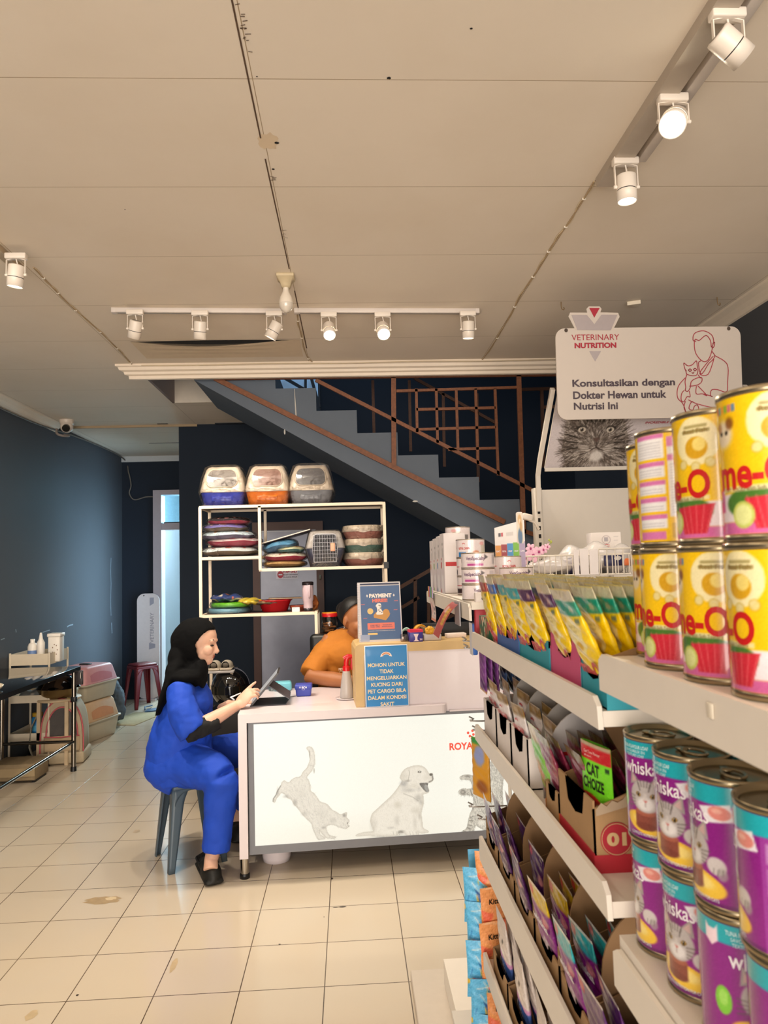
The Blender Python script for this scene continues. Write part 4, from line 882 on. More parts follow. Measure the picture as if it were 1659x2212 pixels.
MB().box(xr_-.012, xr_+.02, RY-.003, RY+.005, zr-.012, zr+.03).build('black_bracket', BLK, rack, off=o_)
PWRAP = film('plastic_wrap', '#fcfbfa', .12, .12, 1.0, 26)
PWRAP2 = film('plastic_wrap_fine', '#fcfbfa', .12, .10, 1.0, 40)
HOODM = mat('hood_cream', '#d9c9b4', .35, var=.03)
def litter(px, col, colname, label, wcol):
    zz = zt+w/2; p = at(px, 1088, RY+.16)
    t = thing('litter_box', label, 'litter box', (p.x, RY+.17, zz), 0, 'wrapped litter boxes on the rack top')
    W, D = .152, .15
    def ring(z, s, r=.3): return [(x*s, y*s, z) for x, y in rrect(-W, W, -D, D, .05, 5)]
    def loft(mb, rings, cap0=True, cap1=True):
        n = len(rings[0]); vs = [v for r in rings for v in r]; fs = [(i*n+j, i*n+(j+1) % n, (i+1)*n+(j+1) % n, (i+1)*n+j) for i in range(len(rings)-1) for j in range(n)]
        if cap0: fs.append(tuple(range(n-1, -1, -1)))
        if cap1: fs.append(tuple((len(rings)-1)*n+j for j in range(n)))
        mb.add(vs, fs, 0, None, True)
    mb = MB(); loft(mb, [ring(0, .80), ring(.008, .84), ring(.085, .95), ring(.09, .97)]); mb.rbox(-.07, .07, -D*.95, -D*.86, .025, .065, .008, 2); mb.build('tray', mat(colname, col, .3, var=.05), t)
    mb = MB(); loft(mb, [ring(.09, 1.0), ring(.10, 1.0), ring(.115, .97), ring(.19, .86), ring(.245, .74), ring(.262, .66), ring(.266, .5)]); mb.build('hood', HOODM, t)
    for s in (-1, 1): MB().ell((s*.082, -.02, .252), .026, .028, .024, 14, 10).build('ear', HOODM, t)
    # window in the sloping front of the hood
    def fw(x, y, e=.0035):
        z = .185+y; k = .97+(z-.115)*(.86-.97)/.075 if z < .19 else .86+(z-.19)*(.74-.86)/.055
        return (x, -D*k-e, z)
    o2 = rrect(-.105, .105, -.062, .058, .045, 6)
    o2 = [(x*(1-.12*(y+.06)/.12), y) for x, y in o2]
    n = len(o2); mb = MB(); flat_on(mb, [(0, 0)]+o2, [(0, 1+i, 1+(i+1) % n) for i in range(n)], fw, 0); mb.build('window', mat(colname+'_window', wcol, .2, var=.1, coat=.6), t)
    mb = MB(); mb.tube([fw(x, y) for x, y in o2]+[fw(*o2[0])], .004, 6, caps=False); mb.build('window_rim', HOODM, t)
    MB().rbox(-.06, .06, -D*1.02, -D*.97, .088, .101, .003).build('latch', HOODM, t)
    mb = MB(); loft(mb, [ring(.004, .88), ring(.05, 1.0), ring(.095, 1.06), ring(.15, 1.0), ring(.2, .93), ring(.262, .80), ring(.28, .6)]); mb.build('plastic_wrap', PWRAP, t)
litter(487, '#2f3fb0', 'tray_blue', 'wrapped litter box with blue tray, left on the rack top', '#7b736c')
litter(582, '#e07808', 'tray_orange', 'wrapped litter box with orange tray, middle on the rack top', '#8e6a5c')
litter(674, '#8a8c92', 'tray_grey2', 'wrapped litter box with grey tray, right on the rack top', '#6d6b6c')
# cushions
def cushion(x0, x1, ytop, ybot, label, top, bot, pats=(), Y=None, tilt=0, group='wrapped pet cushions on the rack', split=.5, depth=.13):
    Y = Y or RY+.17; a = at(x0, ybot, Y-depth*.7); b = at(x1, ybot, Y-depth*.7); h = (ybot-ytop)/FPX*(Y-depth*.7)
    t = thing('pet_cushion', label, 'cushion', ((a.x+b.x)/2, Y, (a.z+b.z)/2), 0, group)
    W = (b.x-a.x)/2; rn = random.Random(int(x0*7+ytop)); ph = rn.uniform(0, 6)
    Rm = Matrix.Rotation(tilt, 4, 'Y')
    def surf(s):
        def f(u, v):
            an = 2*PI*u; c, n = math.cos(an), math.sin(an); r = v
            x = W*r*math.copysign(abs(c)**.75, c); y = depth*r*math.copysign(abs(n)**.75, n)
            prof = (1-r**3.2)**.6
            wob = .05*h*math.sin(5*an+ph)*r**3
            return Rm @ Vector((x, y, h*split+s*prof*h*(1-split if s > 0 else split)+wob))
        return f
    MB().grid(surf(1), 40, 10).build('top_cover', top if not isinstance(top, str) else mat('cushion_'+top, top, .8, var=.1, bump=.3, bscale=60), t)
    MB().grid(surf(-1), 40, 10).build('base_cover', mat('cushion_'+bot, bot, .8, var=.12, bump=.3, bscale=60), t)
    for k, (col, pts) in enumerate(pats):
        mb = MB()
        for (u0, v0, su, sv) in pts:
            f = surf(1); q = [f(u0+x, min(.995, v0+y))+Vector((0, -.0012, .0015)) for x, y in ellp(0, 0, su, sv, 12)]; mb.add(q, [tuple(range(12))])
        mb.build('print', mat('print_'+col, col, .7), t)
    mb = MB(); ff = surf(1); gg = surf(-1)
    mb.grid(lambda u, v: Vector(ff(u, 1-v*2))*1.0+Vector((0, 0, .004)) if v < .5 else Vector(ff(u, 0)), 40, 12)
    def wrapf(u, v):
        r = math.sin(PI*v); s = 1 if v > .5 else -1
        p = surf(s)(u, min(1, r)); k = 1.06+.05*math.sin(9*2*PI*u+ph)*r
        return Vector((p[0]*k, p[1]*k, p[2]+s*.004))
    MB().grid(wrapf, 48, 16).build('plastic_wrap', PWRAP2, t)
    return t
def ring_pts(n, v, su, sv, ph=0, u0=.5, u1=1.0): return [(u0+(u1-u0)*(i+.5)/n+ph, v, su, sv) for i in range(n)]
cushion(432, 556, 1180, 1202, 'wrapped cushion with pale top and brown base, lowest in the left stack', '#d9e3e4', '#8d7c66', [('#c96a5a', ring_pts(5, .8, .012, .07)), ('#e0b070', ring_pts(4, .65, .014, .06, .03))])
cushion(444, 560, 1161, 1182, 'wrapped cushion with crimson base, second from bottom in the left stack', '#d6c3c4', '#c23a5c', [('#c84058', ring_pts(7, .82, .012, .06))], split=.62)
cushion(432, 546, 1145, 1168, 'wrapped light blue cushion with purple base in middle of the left stack', '#cfe0ea', '#7a7592', [('#d98f4c', ring_pts(4, .8, .014, .07)), ('#5a6fc0', ring_pts(3, .7, .01, .06, .05))])
cushion(436, 532, 1130, 1150, 'wrapped purple cushion with brown base, second from top of left stack', '#8078b8', '#8a7660', [('#d8b088', ring_pts(5, .82, .014, .06))])
cushion(445, 536, 1116, 1134, 'wrapped cushion with black patterned top and pink base on top of left stack', '#2a2226', '#d8526a', [('#e89a98', ring_pts(9, .82, .011, .08)), ('#c9a070', ring_pts(8, .6, .01, .09, .02))], split=.5)
cushion(566, 660, 1210, 1226, 'wrapped tan cushion lying lowest in the right stack', '#c8a266', '#b08a52')
cushion(568, 662, 1192, 1214, 'wrapped white printed cushion with crimson base in the right stack', '#efe3d2', '#b82450', [('#d8902c', ring_pts(5, .75, .014, .08)), ('#b0504a', ring_pts(4, .88, .008, .05, .04))], split=.55)
cushion(590, 656, 1179, 1195, 'wrapped green and yellow printed cushion in the right stack', '#dfe0b8', '#3c8082', [('#d85a28', ring_pts(5, .75, .016, .09)), ('#e2b02c', ring_pts(4, .85, .012, .06, .05))])
cushion(568, 644, 1166, 1192, 'wrapped tilted blue cushion under the dark tray', '#5d9cc4', '#4a80aa', [('#8a5a3c', ring_pts(2, .7, .02, .1, .1))], tilt=-.16)
a = at(566, 1177, RY+.08); b = at(672, 1146, RY+.08)
t = thing('flat_tray', 'dark flat tray leaning from cushions onto the pet carrier', 'tray', a)
L_ = (b-a).length; Rm = Matrix.Rotation(-math.atan2(b.z-a.z, b.x-a.x), 4, 'Y')
MB().rbox(0, L_, -.02, .2, 0, .012, .004, 2, M=Rm).build('tray', mat('tray_dark', '#3a3234', .3), t)
MB().box(.004, L_-.004, -.0212, -.0195, .006, .0115, M=Rm).build('shiny_edge', mat('edge_cream', '#cfc3ae', .2), t)
# pet carrier
p = at(703, 1223, RY+.02)
t = thing('pet_carrier', 'wrapped grey and navy pet carrier with wire door on the right shelf', 'pet carrier', (p.x, RY+.16, zr+w/2))
def cr(z, wx, wy=.14, r=.03): return [(x, y, z) for x, y in rrect(-wx, wx, -wy, wy, r, 4)]
def loftr(rings, c0=True, c1=True):
    mb = MB(); n = len(rings[0]); vs = [v for r in rings for v in r]; fs = [(i*n+j, i*n+(j+1) % n, (i+1)*n+(j+1) % n, (i+1)*n+j) for i in range(len(rings)-1) for j in range(n)]
    if c0: fs.append(tuple(range(n-1, -1, -1)))
    if c1: fs.append(tuple((len(rings)-1)*n+j for j in range(n)))
    return mb.add(vs, fs, 0, None, True)
loftr([cr(0, .092, .125), cr(.006, .098, .13), cr(.118, .128), cr(.122, .128)]).build('base', mat('carrier_navy', '#1c2444', .35), t)
loftr([cr(.122, .132, .144), cr(.13, .13, .142), cr(.222, .106, .125), cr(.236, .094, .115), cr(.24, .07, .1)]).build('roof', mat('carrier_grey', '#b9b2ac', .4), t)
def dr(x, y, e=.150): return (x, -e, y)
o2 = [(-.074, .03), (.074, .03), (.082, .12), (.072, .206), (.06, .215), (-.06, .215), (-.072, .206), (-.082, .12)]
mb = MB(); mb.add([dr(x, y, .146) for x, y in o2], [tuple(range(8))]); mb.build('door_opening', mat('carrier_dark_inside', '#10131f', .5), t)
mb = MB()
for i in range(9): x = -.07+i*.0175; mb.tube([dr(x, .034), dr(x*.95, .21)], .0013, 5)
for z in (.034, .06, .085, .11, .135, .16, .185, .21): mb.tube([dr(-.076, z), dr(.076, z)], .0013, 5)
mb.tube([dr(*q) for q in o2]+[dr(*o2[0])], .0022, 6); mb.build('wire_door', mat('wire_white', '#d9d9e0', .3, metal=.3), t)
MB().rbox(.036, .066, -.16, -.15, .10, .155, .004, 2).build('latch', mat('latch_peach', '#e0a080', .4), t)
loftr([cr(.0, .10, .15), cr(.12, .136, .158), cr(.228, .112, .15), cr(.244, .09, .12)]).build('plastic_wrap', PWRAP, t)
# round lidded trays
TRAYN = [('#b5776a', 'pink', 'wrapped round tray with pink base, lowest of three on right shelf'), ('#5d8478', 'green', 'wrapped round tray with green base, middle of three on right shelf'), ('#b5776a', 'pink', 'wrapped round tray with pink base, topmost of three on right shelf')]
p = at(787, 1222, RY+.02)
for i, (c, n_, lb) in enumerate(TRAYN):
    t = thing('round_litter_tray', lb, 'litter tray', (p.x, RY+.16, zr+w/2+i*.091), 0, 'stack of wrapped round trays')
    MB().lathe([(.11, 0), (.122, .006), (.138, .05)], n=36, sy=.95).lathe([(0, .0), (.11, 0)], n=36, sy=.95).build('base', mat('tray_'+n_, c, .4), t)
    MB().lathe([(.139, .046), (.144, .05), (.141, .066), (.136, .086), (.13, .089), (0, .0885)], n=36, sy=.95).build('lid', HOODM, t)
    mb = MB(); mb.grid(lambda u, v: ((.146*math.cos(-PI/2+(u-.5)*.62), .139*math.sin(-PI/2+(u-.5)*.62), .052-.014*math.sin(PI*u)*v)), 12, 2); mb.build('lid_tab', HOODM, t)
    MB().lathe([(.12, -.0), (.146, .03), (.15, .05), (.146, .075), (.137, .0905)], n=36, sy=.96).build('plastic_wrap', PWRAP, t)
# lower shelf: round items and bags, red basin, brown pot, tumbler
zz = zs+w/2
p = at(492, 1322, RY+.03)
t = thing('ring_toy', 'wrapped light blue ring lying lowest in the left pile', 'ring toy', (p.x-.01, RY+.15, zz))
MB().lathe([(.06, 0), (.13, .004), (.137, .018), (.13, .034), (.06, .036)], n=36).build('ring', mat('ring_blue', '#7fb4cc', .3, var=.15), t); MB().lathe([(.07, -.0), (.145, .004), (.15, .02), (.143, .036), (.05, .0375)], n=36).build('plastic_wrap', PWRAP2, t)
t = thing('ring_toy', 'wrapped bright green ring on the light blue ring', 'ring toy', (p.x+.005, RY+.15, zz+.0385))
MB().lathe([(.05, 0), (.125, .003), (.135, .016), (.125, .034), (.05, .036)], n=36).build('ring', mat('ring_green', '#6cc41c', .3, var=.15), t); MB().lathe([(.07, 0), (.138, .003), (.146, .018), (.138, .036), (.04, .0375)], n=36).build('plastic_wrap', PWRAP2, t)
def softbag(name, label, cat, c, L, Wd, H, cols, rz=0, seed=1, group=None):
    t = thing(name, label, cat, c, rz, group); ph = random.Random(seed).uniform(0, 6)
    Av = Art(1, 1, 56, 28, cols[0]); rn = random.Random(seed)
    for _ in range(26): Av.ell(rn.random(), rn.random(), rn.uniform(.03, .12), rn.uniform(.03, .16), rn.choice(cols), .9, .3, rn.uniform(0, 3))
    def f(x, y):
        an = 2*PI*x; v = y*2-1; r = max(0, 1-abs(v)**3)**.5
        return (v*L/2+.004*math.sin(an*3+ph), Wd/2*r*math.cos(an)*(1+.1*math.sin(6*v+ph)), H/2+H/2*r*math.sin(an)*(1+.25*math.sin(9*v+ph+an)))
    Av.build('bag_body', f, vmat('bag_print', .25, coat=.5, bump=.4, bscale=40), t, smooth=True); return t
softbag('pet_clothes_pack', 'dark blue patterned pack on the green ring', 'pack', (p.x-.02, RY+.12, zz+.077), .21, .17, .05, ['#2c3a66', '#1d2440', '#c8b8a0', '#6a90b8', '#d8703c'], .05, 3)
softbag('pet_clothes_pack', 'yellow olive patterned pack beside the dark blue pack', 'pack', (p.x+.13, RY+.13, zz+.05), .16, .17, .045, ['#b8a030', '#8a7c3c', '#d8c050', '#5c5630'], -.25, 5)
softbag('pet_clothes_pack', 'brown flat pack between yellow pack and red basin', 'pack', (p.x+.25, RY+.12, zz+.048), .18, .16, .03, ['#5c4a38', '#3c2c24', '#8a7456', '#c0784a'], .08, 9)
p = at(590, 1322, RY+.05)
t = thing('basin', 'deep red plastic basin on the lower shelf', 'basin', (p.x, RY+.16, zz))
MB().lathe([(0, .003), (.075, 0), (.085, .004), (.108, .068), (.118, .074), (.119, .079), (.106, .076), (.082, .012), (0, .01)], n=40).build('basin', mat('basin_red', '#b81420', .25), t)
p = at(620, 1322, RY+.05)
t = thing('flat_tray', 'thin brown tray resting across the red basin', 'tray', (p.x-.01, RY+.15, zz+.083), .12)
MB().rbox(-.12, .10, -.06, .06, 0, .008, .003, 2).build('tray', mat('tray_brown', '#8a7258', .4), t)
p = at(642, 1323, RY+.04)
t = thing('clay_pot', 'small brown pot dish with a white price card in front', 'pot', (p.x, RY+.16, zz))
MB().lathe([(0, 0), (.045, 0), (.06, .03), (.06, .038), (.052, .036), (.04, .01), (0, .01)], n=28).build('pot', mat('pot_brown', '#8a3c28', .4), t)
p = at(639, 1322, RY+.02)
t = thing('price_card', 'little white card standing before the brown dish', 'card', (p.x, RY+.03, zz), .1)
MB().box(-.025, .025, 0, .002, 0, .03, 0, Matrix.Rotation(-.2, 4, 'X')).build('card', mat('card_white', '#ece4d6', .6), t)
mb = MB(); text_on(mb, 'P', .005, .007, lambda x, y: (x-.012, -.001+.2*(y+.02), .02+y)); mb.build('lettering', BLK, t)
p = at(665, 1322, RY+.05)
t = thing('tumbler', 'tall lilac insulated tumbler with handle and dark lid', 'tumbler', (p.x, RY+.10, zz))
TUM = mat('tumbler_lilac', '#cdb6bc', .35)
MB().lathe([(0, 0), (.028, 0), (.03, .004), (.03, .022), (0, .022)], n=28).build('base_ring', mat('tumbler_steel', '#4a4448', .3, metal=.6), t)
MB().lathe([(.031, .02), (.0315, .065), (.036, .072), (.037, .168), (.036, .172)], n=32).build('cup', TUM, t)
MB().lathe([(.037, .17), (.0385, .174), (.0385, .19), (.03, .194), (0, .194)], n=32).build('lid', mat('lid_dark', '#3c3438', .3, metal=.4), t)
MB().tube([(.012, -.036, .165), (.012, -.052, .163), (.012, -.056, .15), (.012, -.056, .105), (.012, -.05, .092), (.012, -.036, .09)], .008, 8).build('handle', TUM, t)
softbag('snack_pack', 'orange snack pack behind the lilac tumbler', 'pack', (p.x+.03, RY+.22, zz), .1, .07, .09, ['#b86a3c', '#d89050', '#7a4028', '#e8c8a0'], 1.4, 12)
# things right of the low shelf: a side cabinet of baskets with a jar
p = at(714, 1345, RY+.1)
BASK = mat('basket_orange', '#d88a50', .35, var=.08)
def basket(x, y, z, label, W=.16, D=.14, H=.115):
    t = thing('plastic_basket', label, 'basket', (x, y, z), 0, 'orange plastic baskets')
    def holes(x0, x1, z0, z1, y, ax):
        mb = MB(); nx, nz = 7, 4
        for k in range(nx+1): xx = x0+(x1-x0)*k/nx; mb.box(xx-.004, xx+.004, y-.002, y+.002, z0, z1)
        for k in range(nz+1): zz_ = z0+(z1-z0)*k/nz; mb.box(x0, x1, y-.002, y+.002, zz_-.0035, zz_+.0035)
        return mb
    mb = holes(-W/2+.04, W/2-.015, .015, H-.03, -D/2, 0); mb.box(-W/2, -W/2+.04, -D/2-.002, -D/2+.002, 0, H); mb.box(W/2-.015, W/2, -D/2-.002, -D/2+.002, 0, H); mb.box(-W/2, W/2, -D/2-.002, -D/2+.002, 0, .018); mb.box(-W/2, W/2, -D/2-.002, -D/2+.002, H-.034, H); mb.build('lattice_front', BASK, t)
    mb = MB(); mb.box(-W/2, -W/2+.004, -D/2, D/2, 0, H); mb.box(W/2-.004, W/2, -D/2, D/2, 0, H); mb.box(-W/2, W/2, D/2-.004, D/2, 0, H); mb.box(-W/2, W/2, -D/2, D/2, 0, .004); mb.build('body', mat('basket_brown', '#7c4a30', .5), t)
    MB().rbox(-W/2-.004, W/2+.004, -D/2-.004, D/2+.004, H-.006, H+.006, .003).build('rim', BASK, t)
    MB().rbox(-W/2-.005, W/2+.005, -D/2-.005, D/2+.005, 0.002, H+.01, .012, 2).build('plastic_wrap', PWRAP, t)
    return t
zb2 = rzz(1412, 714, RY+.12); 
basket(p.x, RY+.2, zb2-.118, 'lower orange lattice basket behind the seated cashier'); bt = basket(p.x, RY+.2, zb2+.004, 'upper orange lattice basket holding the red lidded jar')
MB().rbox(.02, .06, -.078, -.0755, .045, .12, .001, 1).build('label_tag', mat('tag_grey', '#cfc6c0', .5), bt)
t = thing('side_cabinet', 'dark low cabinet under the orange baskets behind the cashier', 'cabinet', (p.x+.06, RY+.2, 0))
MB().rbox(-.16, .18, -.1, .14, .03, zb2-.128, .004).build('body', mat('cabinet_dark', '#23201f', .5), t)
MB().rbox(-.165, .185, -.105, .145, zb2-.13, zb2-.12, .002).build('top', mat('cabinet_top', '#3a3230', .4), t)
MB().box(-.15, -.12, -.09, .13, 0, .03).build('foot', BLK, t); MB().box(.14, .17, -.09, .13, 0, .03).build('foot', BLK, t)
pj = at(711, 1334, RY+.1)
t = thing('jar', 'clear jar with bright red lid on the upper orange basket', 'jar', (pj.x, RY+.2, zb2+.132))
MB().lathe([(0, 0), (.05, 0), (.056, .006), (.057, .09), (.05, .105), (.05, .112)], n=32).build('glass', film('jar_clear', '#e9e2da', .25, .06, .15), t)
MB().lathe([(.054, .108), (.055, .13), (.05, .134), (0, .134)], n=32).build('lid', mat('lid_red', '#c0181c', .3), t); MB().lathe([(.052, .13), (.053, .137), (.047, .139), (0, .139)], n=32).build('lid_rim', mat('lid_orange', '#d88a18', .3), t)
mb = MB(); rn = random.Random(3)
for i in range(9): c = (rn.uniform(-.03, .03), rn.uniform(-.03, .03), .012+.007*i); mb.rbox(c[0]-.02, c[0]+.02, c[1]-.012, c[1]+.012, c[2]-.006, c[2]+.006, .003, 1, M=Matrix.Rotation(rn.uniform(-.3, .3), 4, 'Z'))
for i in range(1): pass
mb.build('snacks', mat('snack_tan', '#b8804c', .6, var=.3, vscale=80), t)['kind'] = 'stuff'
# shoes and helmet on the low part behind the hijab
p = at(484, 1440, 4.98)
t = thing('low_shoe_shelf', 'small grey ledge carrying pale clogs behind the woman', 'ledge', (p.x, 5.0-.16, 0))
zc = p.z
for x in (-.085, .085): MB().box(x-.009, x+.009, -.07, -.052, .42, zc-.012).build('post', RACKM, t)
MB().rbox(-.1, .1, -.08, .1, zc-.014, zc, .002).build('board', mat('ledge_grey', '#a39c98', .5), t)
MB().rbox(-.1, .06, -.08, .1, .52, .534, .002).build('board', mat('ledge_grey', '#a39c98', .5), t)
def clog(x, y, z, label, m, rz=0, S=1.0):
    t = thing('clog', label, 'shoe', (x, y, z), rz, 'pale clogs on the ledge')
    mb = MB()
    def f(u, v):
        an = PI*u; yy = -.07+v*.14; wv = .036*(1-.25*abs(2*v-1)**3); h = .05*(.45+.55*math.sin(PI*(.15+.5*(1-v))))
        return (wv*math.cos(an)*S, yy*S, (.012+h*math.sin(an)**.7)*S)
    mb.grid(f, 16, 12); mb.build('upper', m, t)
    MB().rbox(-.038*S, .038*S, -.075*S, .075*S, 0, .016*S, .008, 2).build('sole', mat('clog_sole', '#a39684', .7), t)
    MB().ell((0, -.058*S, .034*S), .022*S, .018*S, .018*S, 12, 8).build('opening', mat('clog_dark', '#5c5348', .8), t)
CLM = mat('clog_grey', '#b9ae9c', .6)
clog(p.x-.035, 4.85, zc+.001, 'pale grey clog on the ledge, left one', CLM); clog(p.x+.043, 4.85, zc+.001, 'pale grey clog on the ledge, right one', CLM)
p = at(492, 1490, 4.75)
t = thing('motorcycle_helmet', 'glossy black motorcycle helmet behind the woman by the desk', 'helmet', (p.x, 4.86, p.z-.13))
mb = MB(); mb.ell((0, 0, .13), .125, .14, .13, 28, 18); mb.build('shell', mat('helmet_black', '#0b0b0c', .08, coat=1.0), t)
MB().grid(lambda u, v: (.128*math.cos(PI+PI*u)*1.0, .145*math.sin(PI+PI*u), .10+.05*v), 20, 4).build('visor', mat('visor', '#15140f', .05, coat=1.0), t)
t = thing('helmet_stand', 'dark stool carrying the black helmet', 'stool', (p.x, 4.86, 0)); MB().rbox(-.13, .13, -.12, .12, .03, p.z-.132, .01).build('body', mat('cabinet_dark', '#23201f', .5), t)
for x in (-.1, .1): MB().box(x-.02, x+.02, -.1, .1, 0, .03).build('foot', BLK, t)
solo(MB().ell((0, 0, .0), .04, .05, .02, 14, 8), 'cloth', mat('cloth_cream', '#cdbfae', .9), 'cream folded cloth on lower ledge beside the helmet', 'cloth', None, None).location = (p.x-.12, 4.84, .556)
# notice on the staff door
t = thing('door_sign', 'small white no entry sign on the grey staff door', 'sign', at(620, 1241, 6.945))
s = 6.945/FPX
MB().box(-23*s, 23*s, 0, .002, -9*s, 9*s).build('plate', mat('sign_plate', '#d4d0dc', .5), t)
MB().add([(x-14*s, -.001, y) for x, y in ellp(0, 0, 6.5*s, 7.5*s)], [tuple(range(24))]).build('no_entry_disc', mat('sign_red', '#b02838', .5), t)
MB().box(-18*s, -10*s, -.002, -.001, -1.5*s, 1.5*s).build('bar', mat('sign_plate', '#d4d0dc', .5), t)
mb = MB(); text_on(mb, 'STAFF ONLY', 31*s, 4.6*s, lambda x, y: (x, -.001, y), bold=.05, cx=7*s, cy=5.5*s); mb.build('lettering_red', MATS['sign_red'], t)
mb = MB(); text_on(mb, 'SELAIN KARYAWAN', 31*s, 3.4*s, lambda x, y: (x, -.001, y), bold=.03, cx=7*s, cy=-.5*s); text_on(mb, 'DILARANG MASUK', 31*s, 3.4*s, lambda x, y: (x, -.001, y), bold=.03, cx=7*s, cy=-5.5*s); mb.build('lettering_dark', mat('sign_dark', '#4a4450', .5), t)
# ================================================================== PEOPLE
SKIN = mat('skin_light', '#dcae94', .5, var=.06, vscale=20, sss=.08)
SKIN2 = mat('skin_tan', '#a4683f', .5, var=.06, vscale=20, sss=.05)
HIJ = mat('hijab_black', '#050506', .9, var=.2, bump=.25, bscale=30, spec=.15)
SCR = mat('scrub_blue', '#0a42b8', .75, var=.08, vscale=12, bump=.12, bscale=300)
BLKC = mat('black_cotton', '#0c0c0e', .85, var=.2)
def wrinkle(o, strength=.012, size=.09, mid=.5):
    tx = bpy.data.textures.new('folds', 'CLOUDS'); tx.noise_scale = size; tx.noise_depth = 2
    d = o.modifiers.new('folds', 'DISPLACE'); d.texture = tx; d.strength = strength; d.mid_level = mid; d.texture_coords = 'LOCAL'
    return o
def hand(mb, W, fwd, back, curls=(.5, .6, .7, .75), spread=(.16, .05, -.06, -.18), thumb=(.7, .3), side=1, S=1.0):
    """palm, four fingers of their own length with bent knuckles, and a thumb from the side of the palm"""
    f = Vector(fwd).normalized(); n = Vector(back); n = (n-f*n.dot(f)).normalized(); l = n.cross(f)*side   # l: towards the thumb
    def P(x, y, z): return W+f*x*S+l*y*S+n*z*S
    Rh = Matrix((f, l, n)).transposed()
    mb.ell(P(.046, 0, 0), .056*S, .041*S, .0155*S, 18, 12, rot=Rh); mb.ell(P(.005, 0, 0), .035*S, .027*S, .019*S, 16, 10, rot=Rh); mb.ell(P(.036, .020, -.006), .032*S, .018*S, .015*S, 14, 10, rot=Rh); mb.ell(P(.03, -.022, -.004), .034*S, .016*S, .014*S, 14, 10, rot=Rh)
    tips = []
    for i, (L, y, r) in enumerate(((.070, .030, .0088), (.078, .010, .0092), (.072, -.010, .0088), (.056, -.028, .0078))):
        c = curls[i]; a = 0.0; p = [Vector((.083-.004*abs(i-1), y, 0))]; d = spread[i]
        for k, frac in enumerate((.46, .3, .24)):
            a += c*(.55, .75, .5)[k]
            q = p[-1]+Vector((math.cos(a)*L*frac*math.cos(d), L*frac*math.sin(d)*math.cos(a), -math.sin(a)*L*frac)); p.append(q)
        pts = [P(*(p[0]-Vector((.02, 0, 0))))]+[P(*v) for v in p]
        mb.tube(pts, [r*S, r*1.08*S, r*S, r*.92*S, r*.7*S], 10); mb.ell(pts[-1], r*.72*S, r*.72*S, r*.72*S, 10, 6); tips.append(pts[-1])
    a, b = thumb
    tp = [P(.018, .022, -.004), P(.036, .04, -.010-.01*b), P(.056, .052-.012*a, -.018-.016*b), P(.076, .056-.022*a, -.022-.024*b)]
    mb.tube(tp, [.0135*S, .0122*S, .0105*S, .0085*S], 10); mb.ell(tp[-1], .0086*S, .0086*S, .0086*S, 10, 6)
    return tips
# ------------------------------------------------ seated woman
wom = thing('person', 'person in black hijab and blue scrubs seated on grey stool using tablet', 'person', (-.88, 3.95, 0))
wo = wom.location
A3 = lambda px, py, Y: at(px, py, Y)
eye = A3(455.5, 1393, 3.90)
HR = Matrix.Rotation(-.16, 4, 'Z') @ Matrix.Rotation(.10, 4, 'Y')
HO = eye-(HR @ Vector((.078, -.034, 0)))
HM = Matrix.Translation(HO) @ HR
skin = MB()
skin.ell((-.005, 0, .03), .098, .076, .095, 24, 16, M=HM); skin.ell((.03, 0, -.03), .062, .062, .075, 20, 14, M=HM)
skin.ell((.05, 0, -.085), .034, .036, .03, 16, 10, M=HM); skin.ell((.02, 0, -.06), .055, .058, .05, 18, 12, M=HM)
skin.tube([(.086, 0, .008), (.095, 0, -.018), (.106, 0, -.036), (.098, 0, -.046)], [.009, .0105, .0125, .009], 10, M=HM)
for s in (-1, 1): skin.ell((.092, s*.011, -.041), .010, .008, .007, 10, 8, M=HM); skin.ell((.062, s*.038, -.028), .032, .026, .03, 14, 10, M=HM)
skin.ell((.080, 0, -.061), .0115, .02, .007, 12, 8, M=HM); skin.ell((.077, 0, -.073), .0115, .018, .0075, 12, 8, M=HM); skin.ell((.066, 0, -.058), .024, .034, .03, 14, 10, M=HM)
skin.ell((.078, 0, .02), .02, .05, .014, 14, 8, M=HM)
nb = A3(409, 1462, 3.95)
skin.tube([HM @ Vector((-.02, 0, -.05)), nb], [.052, .056], 16)
# arms, hands, ankles
elb, wr = A3(414, 1581, 3.73), A3(513, 1523, 3.80)
skin.tube([elb, elb.lerp(wr, .35), elb.lerp(wr, .75), wr], [.043, .042, .032, .0265], 14)
ftip = A3(573, 1467, 3.86)
hd = (ftip-wr)
hand(skin, wr, hd+Vector((0, 0, .01)), Vector((-.35, -.75, .75)), (.10, .75, .95, 1.05), (.02, -.05, -.08, -.16), (.5, .6), 1, 1.0)
elb2, wr2 = A3(438, 1560, 4.10), A3(498, 1521, 3.99)
skin.tube([elb2, elb2.lerp(wr2, .6), wr2], [.042, .036, .027], 14)
hand(skin, wr2, Vector((.95, -.10, .12)), Vector((-.2, .1, 1)), (.35, .45, .55, .6), (.1, .02, -.06, -.15), (.3, .4), -1, 1.0)
an = A3(461, 1836, 3.70); 
skin.tube([A3(466, 1800, 3.72), an, A3(456, 1858, 3.68), A3(455, 1880, 3.65)], [.042, .036, .034, .036], 14)
an2 = Vector((-.675, 4.27, .13))
skin.tube([Vector((-.66, 4.27, .22)), an2, Vector((-.675, 4.26, .06))], [.04, .035, .036], 14)
kn_, kn2_ = A3(478, 1686, 3.71), Vector((-.51, 4.16, .54))
skin.tube([nb, A3(411, 1500, 3.95), A3(398, 1570, 3.95), A3(388, 1640, 3.95)], [.056, .085, .10, .11], 16)
